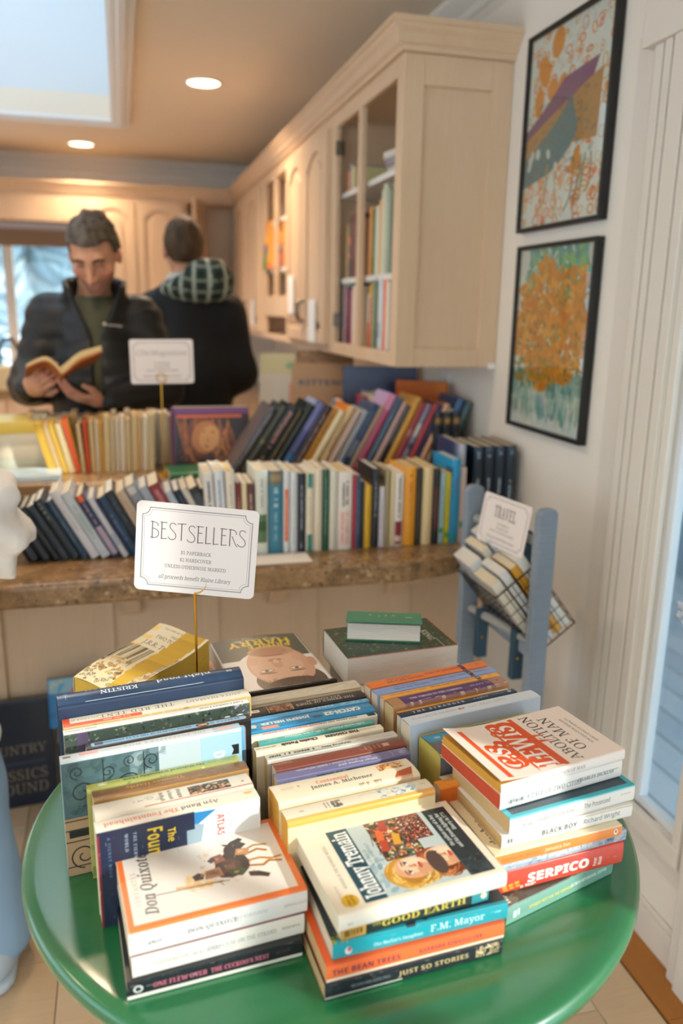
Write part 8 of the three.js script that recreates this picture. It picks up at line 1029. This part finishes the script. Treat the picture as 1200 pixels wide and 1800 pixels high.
  const leaf = (s, thick, lift) => { const sh = new THREE.Shape(), top = [], bot = [], wd = s > 0 ? 0.13 : 0.105; for (let i = 0; i <= 10; i++) { const t = i / 10, x = s * wd * t, y = (s > 0 ? 0.03 + 0.045 * t : 0.052 - 0.012 * t * t) * Math.sin(Math.min(1, t * 1.9) * Math.PI / 2) + (s < 0 ? -0.018 * t * t : 0); top.push([x, y + thick * (1 - 0.35 * t) + lift]); bot.push([x, y - (s > 0 ? 0.004 + 0.02 * t * (1 - t) : 0.004)]); } sh.moveTo(...bot[0]); for (const p of bot.slice(1)) sh.lineTo(...p); for (const p of top.reverse()) sh.lineTo(...p); sh.closePath(); const g = flat(new THREE.ExtrudeGeometry(sh, { depth: 0.17, bevelEnabled: false })); g.translate(0, 0, -0.085); return g; };
  mesh('page_block', metreUV(leaf(-1, 0.012, 0.001)), pageMat('old'), bk); mesh('page_block', metreUV(leaf(1, 0.022, 0.001)), pageMat('old'), bk);
  const cov = (s) => { const g = leaf(s, 0, 0); g.scale(1.02, 1, 1.03); g.translate(0, -0.0018, 0); return g; }; mesh('back_cover', metreUV(cov(-1)), std('#a8622c', 0.6), bk); mesh('front_cover', metreUV(cov(1)), std('#a8622c', 0.6), bk);
}
{ // man with his back turned, plaid hood
  const P = [0.3, 0, -3.78], man = thing('person', 'man seen from behind in a black coat with a green plaid hood', 'person', P, rad(168));
  const HC = [0.02, 1.715, 0.02], HQ = qm(QY(14), QX(10)), shL = [-0.17, 1.46, 0], shR = [0.17, 1.46, 0], elL = [-0.215, 1.19, 0.03], elR = [0.215, 1.19, 0.03], wrL = [-0.15, 1.12, 0.24], wrR = [0.15, 1.12, 0.24];
  const LL = [[-0.1, 0.92, 0], [-0.105, 0.5, 0.01], [-0.11, 0.09, -0.03]], LR = LL.map((p) => [-p[0], p[1], p[2]]);
  const body = bones([[[0, 1.0, 0], [0, 1.22, 0], 0.13, 0.135], [[0, 1.22, 0], [0, 1.42, 0], 0.135, 0.11], [[-0.11, 1.45, 0], [0.11, 1.45, 0], 0.072, 0.072], [[0, 1.45, 0], [0.01, 1.63, 0.0], 0.066, 0.058], [shL, elL, 0.052, 0.042], [elL, wrL, 0.042, 0.027], [shR, elR, 0.052, 0.042], [elR, wrR, 0.042, 0.027], [LL[0], LL[1], 0.085, 0.06], [LL[1], LL[2], 0.058, 0.04], [LR[0], LR[1], 0.085, 0.06], [LR[1], LR[2], 0.058, 0.04], [LL[2], [-0.115, 0.035, 0.12], 0.042, 0.032], [LR[2], [0.115, 0.035, 0.12], 0.042, 0.032]], 0.04);
  mesh('body', joinSkin([surfaceNet(body, [-0.34, -0.02, -0.2], [0.34, 1.66, 0.32], 0.013, skinTone), placedGeo(surfaceNet(headField, [-0.12, -0.15, -0.14], [0.12, 0.16, 0.15], 0.0042, headColor(false)), HC, HQ), placedGeo(surfaceNet(handField(1, 0.4), [-0.08, -0.05, -0.12], [0.08, 0.2, 0.06], 0.004, handTone), wrL, look([0.2, -0.1, 0.6], [-0.9, 0.2, 0.1])), placedGeo(surfaceNet(handField(-1, 0.4), [-0.08, -0.05, -0.12], [0.08, 0.2, 0.06], 0.004, handTone), wrR, look([-0.2, -0.1, 0.6], [0.9, 0.2, 0.1]))]), skinMat, man);
  mesh('hair', placedGeo(hairGeo(0.005, (x, y, z) => (z > 0.05 ? 0.08 - y : -(y + 0.055 - Math.max(0, z) * 0.6)), 0.012, 0), HC, HQ), std('#ffe0c0', 0.8, { vertexColors: true }), man);
  const coat = bones([[[0, 0.8, 0], [0, 1.2, 0], 0.19, 0.185], [[0, 1.2, 0], [0, 1.42, 0], 0.185, 0.14], [[-0.13, 1.45, 0], [0.13, 1.45, 0], 0.088, 0.088], [shL, elL, 0.083, 0.075], [elL, [-0.16, 1.13, 0.2], 0.072, 0.055], [shR, elR, 0.083, 0.075], [elR, [0.16, 1.13, 0.2], 0.072, 0.055], [[-0.05, 1.53, -0.03], [0.05, 1.53, -0.03], 0.075, 0.075]], 0.06);
  mesh('coat', surfaceNet((x, y, z) => Math.max(smax(coat(x, y, z) + 0.004 * noise.noise(x * 12, y * 9, z * 12), -cap(x, y, z, [0, 1.5, 0.02], [0.01, 1.7, 0.03], 0.07, 0.08), 0.015), 0.74 - y), [-0.34, 0.7, -0.26], [0.34, 1.64, 0.3], 0.011), std('#090d11', 0.8), man);
  // hood lying on the shoulders: checked flannel in green, black and cream
  const plaid = (x, y, z) => { const a = Math.atan2(x + 0.03, -z + 0.02) * 0.16, b = y + Math.abs(z) * 0.5, s = (v, p) => ((v % p) + p) % p / p; const u = s(a, 0.048), v = s(b, 0.05); let c = [0.05, 0.085, 0.06]; if (u < 0.45) c = c.map((q) => q * 0.45); if (v < 0.45) c = c.map((q) => q * 0.55); if (u > 0.62 && u < 0.84) c = [0.4, 0.42, 0.34]; if (v > 0.7 && v < 0.8) c = [0.3, 0.33, 0.26]; return c; };
  const hood = (x, y, z) => { let d = smin(ell(x, y, z, [-0.1, 1.605, -0.12], [0.105, 0.085, 0.07]), ell(x, y, z, [-0.05, 1.56, -0.1], [0.14, 0.06, 0.07]), 0.05); d = smin(d, smin(cap(x, y, z, [-0.11, 1.58, -0.06], [-0.095, 1.53, 0.07], 0.032, 0.022), cap(x, y, z, [0.09, 1.565, -0.07], [0.095, 1.52, 0.07], 0.026, 0.022), 0.02), 0.04); d += 0.008 * noise.noise(x * 16, y * 16, z * 16); return smax(d, -cap(x, y, z, [0.01, 1.56, 0.0], [0.015, 1.72, 0.02], 0.068, 0.09), 0.014); };
  mesh('plaid_hood', surfaceNet(hood, [-0.28, 1.42, -0.26], [0.28, 1.7, 0.16], 0.0065, plaid), std('#ffffff', 0.9, { vertexColors: true }), man);
  mesh('collar', surfaceNet((x, y, z) => { const r = Math.hypot(x - 0.01, (z - 0.0)); return Math.max(Math.abs(r - 0.078) - 0.008, Math.abs(y - 1.585 + z * 0.1) - 0.035); }, [-0.12, 1.5, -0.12], [0.13, 1.66, 0.12], 0.006), std('#c9c6be', 0.85), man);
  mesh('trousers', surfaceNet(bones([[[0, 0.98, 0], [0, 0.9, 0], 0.145, 0.15], [LL[0], LL[1], 0.105, 0.085], [LL[1], LL[2], 0.082, 0.075], [LR[0], LR[1], 0.105, 0.085], [LR[1], LR[2], 0.082, 0.075]], 0.04), [-0.28, 0.04, -0.2], [0.28, 1.06, 0.2], 0.014), std('#1f2228', 0.85), man);
  for (const s of [-1, 1]) mesh('shoe', surfaceNet((x, y, z) => Math.max(smin(cap(x, y, z, [s * 0.11, 0.05, -0.06], [s * 0.117, 0.042, 0.16], 0.054, 0.044), cap(x, y, z, [s * 0.11, 0.06, -0.03], [s * 0.11, 0.1, -0.03], 0.056, 0.05), 0.03), 0.002 - y), [s * 0.115 - 0.09, -0.01, -0.14], [s * 0.115 + 0.09, 0.17, 0.24], 0.01), std('#26221f', 0.6), man);
}
{ // person at the left edge of the frame: only sleeve, coat hem, jeans and shoe come into view
  const P = [-0.525, 0, -1.72], per = thing('person', 'person at the left edge in a puffy white coat, light blue jeans and pale shoes', 'person', P, 0);
  const HC = [0, 1.53, -0.02], HQ = qm(QY(165), QX(12)), shR = [0.12, 1.3, 0], elR = [0.247, 1.07, 0.1], wrR = [0.14, 1.06, -0.1], shL = [-0.165, 1.32, 0], elL = [-0.23, 1.07, 0.05], wrL = [-0.13, 1.02, -0.16];
  const LR = [[0.1, 0.85, 0], [0.145, 0.46, 0.0], [0.172, 0.085, 0.0]], LL = [[-0.09, 0.85, 0], [-0.115, 0.46, 0], [-0.135, 0.085, 0]];
  const body = bones([[[0, 0.92, 0], [0, 1.12, 0], 0.12, 0.12], [[0, 1.12, 0], [0, 1.3, 0], 0.12, 0.1], [[-0.1, 1.32, 0], [0.1, 1.32, 0], 0.06, 0.06], [[0, 1.32, 0], [0, 1.45, -0.005], 0.056, 0.05], [shL, elL, 0.045, 0.038], [elL, wrL, 0.038, 0.024], [shR, elR, 0.045, 0.038], [elR, wrR, 0.038, 0.024], [LL[0], LL[1], 0.08, 0.055], [LL[1], LL[2], 0.053, 0.036], [LR[0], LR[1], 0.08, 0.055], [LR[1], LR[2], 0.053, 0.036], [LL[2], [-0.14, 0.034, -0.12], 0.04, 0.03], [LR[2], [0.176, 0.034, -0.12], 0.04, 0.03]], 0.04);
  mesh('body', joinSkin([surfaceNet(body, [-0.34, -0.02, -0.24], [0.36, 1.5, 0.26], 0.014, skinTone), placedGeo(surfaceNet(headField, [-0.12, -0.15, -0.14], [0.12, 0.16, 0.15], 0.005, headColor(false)), HC, HQ), placedGeo(surfaceNet(handField(-1, 0.35), [-0.08, -0.05, -0.12], [0.08, 0.2, 0.06], 0.0045, handTone), wrR, look([-0.3, -0.1, -0.6], [0.4, 0.9, 0])), placedGeo(surfaceNet(handField(1, 0.35), [-0.08, -0.05, -0.12], [0.08, 0.2, 0.06], 0.0045, handTone), wrL, look([0.2, -0.1, -0.6], [-0.4, 0.9, 0]))]), skinMat, per);
  mesh('hair', placedGeo(surfaceNet((x, y, z) => smax(smin(ell(x, y, z, [0, 0.045, -0.016], [0.092, 0.112, 0.114]), cap(x, y, z, [0, -0.02, -0.08], [0, -0.2, -0.1], 0.09, 0.07), 0.05), -(0.0 - z < -0.05 ? 0.07 - y : 0.2), 0.01), [-0.14, -0.3, -0.22], [0.14, 0.2, 0.16], 0.009), HC, HQ), std('#6b4a30', 0.8), per);
  const core = bones([[[0.03, 0.62, 0], [0, 1.1, 0], 0.2, 0.17], [[0, 1.1, 0], [0, 1.3, 0], 0.17, 0.13], [[-0.12, 1.31, 0], [0.1, 1.3, 0], 0.075, 0.075], [shL, elL, 0.085, 0.085], [elL, wrL, 0.085, 0.05], [shR, elR, 0.075, 0.085], [elR, [0.16, 1.06, -0.07], 0.088, 0.06], [[0, 1.36, 0], [0, 1.4, -0.01], 0.09, 0.085]], 0.05);
  const coat = (x, y, z) => Math.max(smax(core(x, y, z) + 0.026 * noise.noise(x * 15 + 2, y * 15, z * 15) + 0.014 * (1 - Math.abs(Math.sin((y + x * 0.5) * Math.PI / 0.09))) + 0.005 * noise.noise(x * 34, y * 34, z * 34), -cap(x, y, z, [0, 1.36, 0], [0, 1.6, 0], 0.062, 0.07), 0.012), 0.56 - y);
  mesh('coat', surfaceNet(coat, [-0.38, 0.5, -0.28], [0.42, 1.52, 0.3], 0.0095), std('#f0ebe5', 0.75), per);
  const den = rep(tGrain, 14, 14); mesh('jeans', surfaceNet((x, y, z) => Math.max(bones([[[0, 0.92, 0], [0, 0.84, 0], 0.14, 0.14], [LR[0], LR[1], 0.105, 0.082], [LR[1], LR[2], 0.08, 0.092], [LL[0], LL[1], 0.105, 0.082], [LL[1], LL[2], 0.08, 0.092]], 0.04)(x, y, z) + 0.004 * noise.noise(x * 20, y * 12, z * 20), 0.05 - y), [-0.28, 0.03, -0.2], [0.3, 1.0, 0.2], 0.012), std('#8fb0d0', 0.9), per);
  for (const [x, s] of [[-0.138, -1], [0.174, 1]]) {
    mesh('shoe', surfaceNet((X, y, z) => Math.max(smin(cap(X, y, z, [x, 0.052, 0.06], [x + s * 0.004, 0.044, -0.15], 0.05, 0.043), cap(X, y, z, [x, 0.06, 0.03], [x, 0.095, 0.03], 0.052, 0.05), 0.03), 0.018 - y), [x - 0.09, 0, -0.24], [x + 0.09, 0.16, 0.14], 0.009), std('#b9c8d6', 0.75), per);
    mesh('sole', surfaceNet((X, y, z) => Math.max(cap(X, 0.02, z, [x, 0.02, 0.065], [x + s * 0.004, 0.02, -0.155], 0.054, 0.047), Math.abs(y - 0.0125) - 0.0115), [x - 0.09, -0.01, -0.24], [x + 0.09, 0.04, 0.16], 0.007), std('#c9d6e2', 0.6), per);
  }
}

renderer.render(scene, camera);
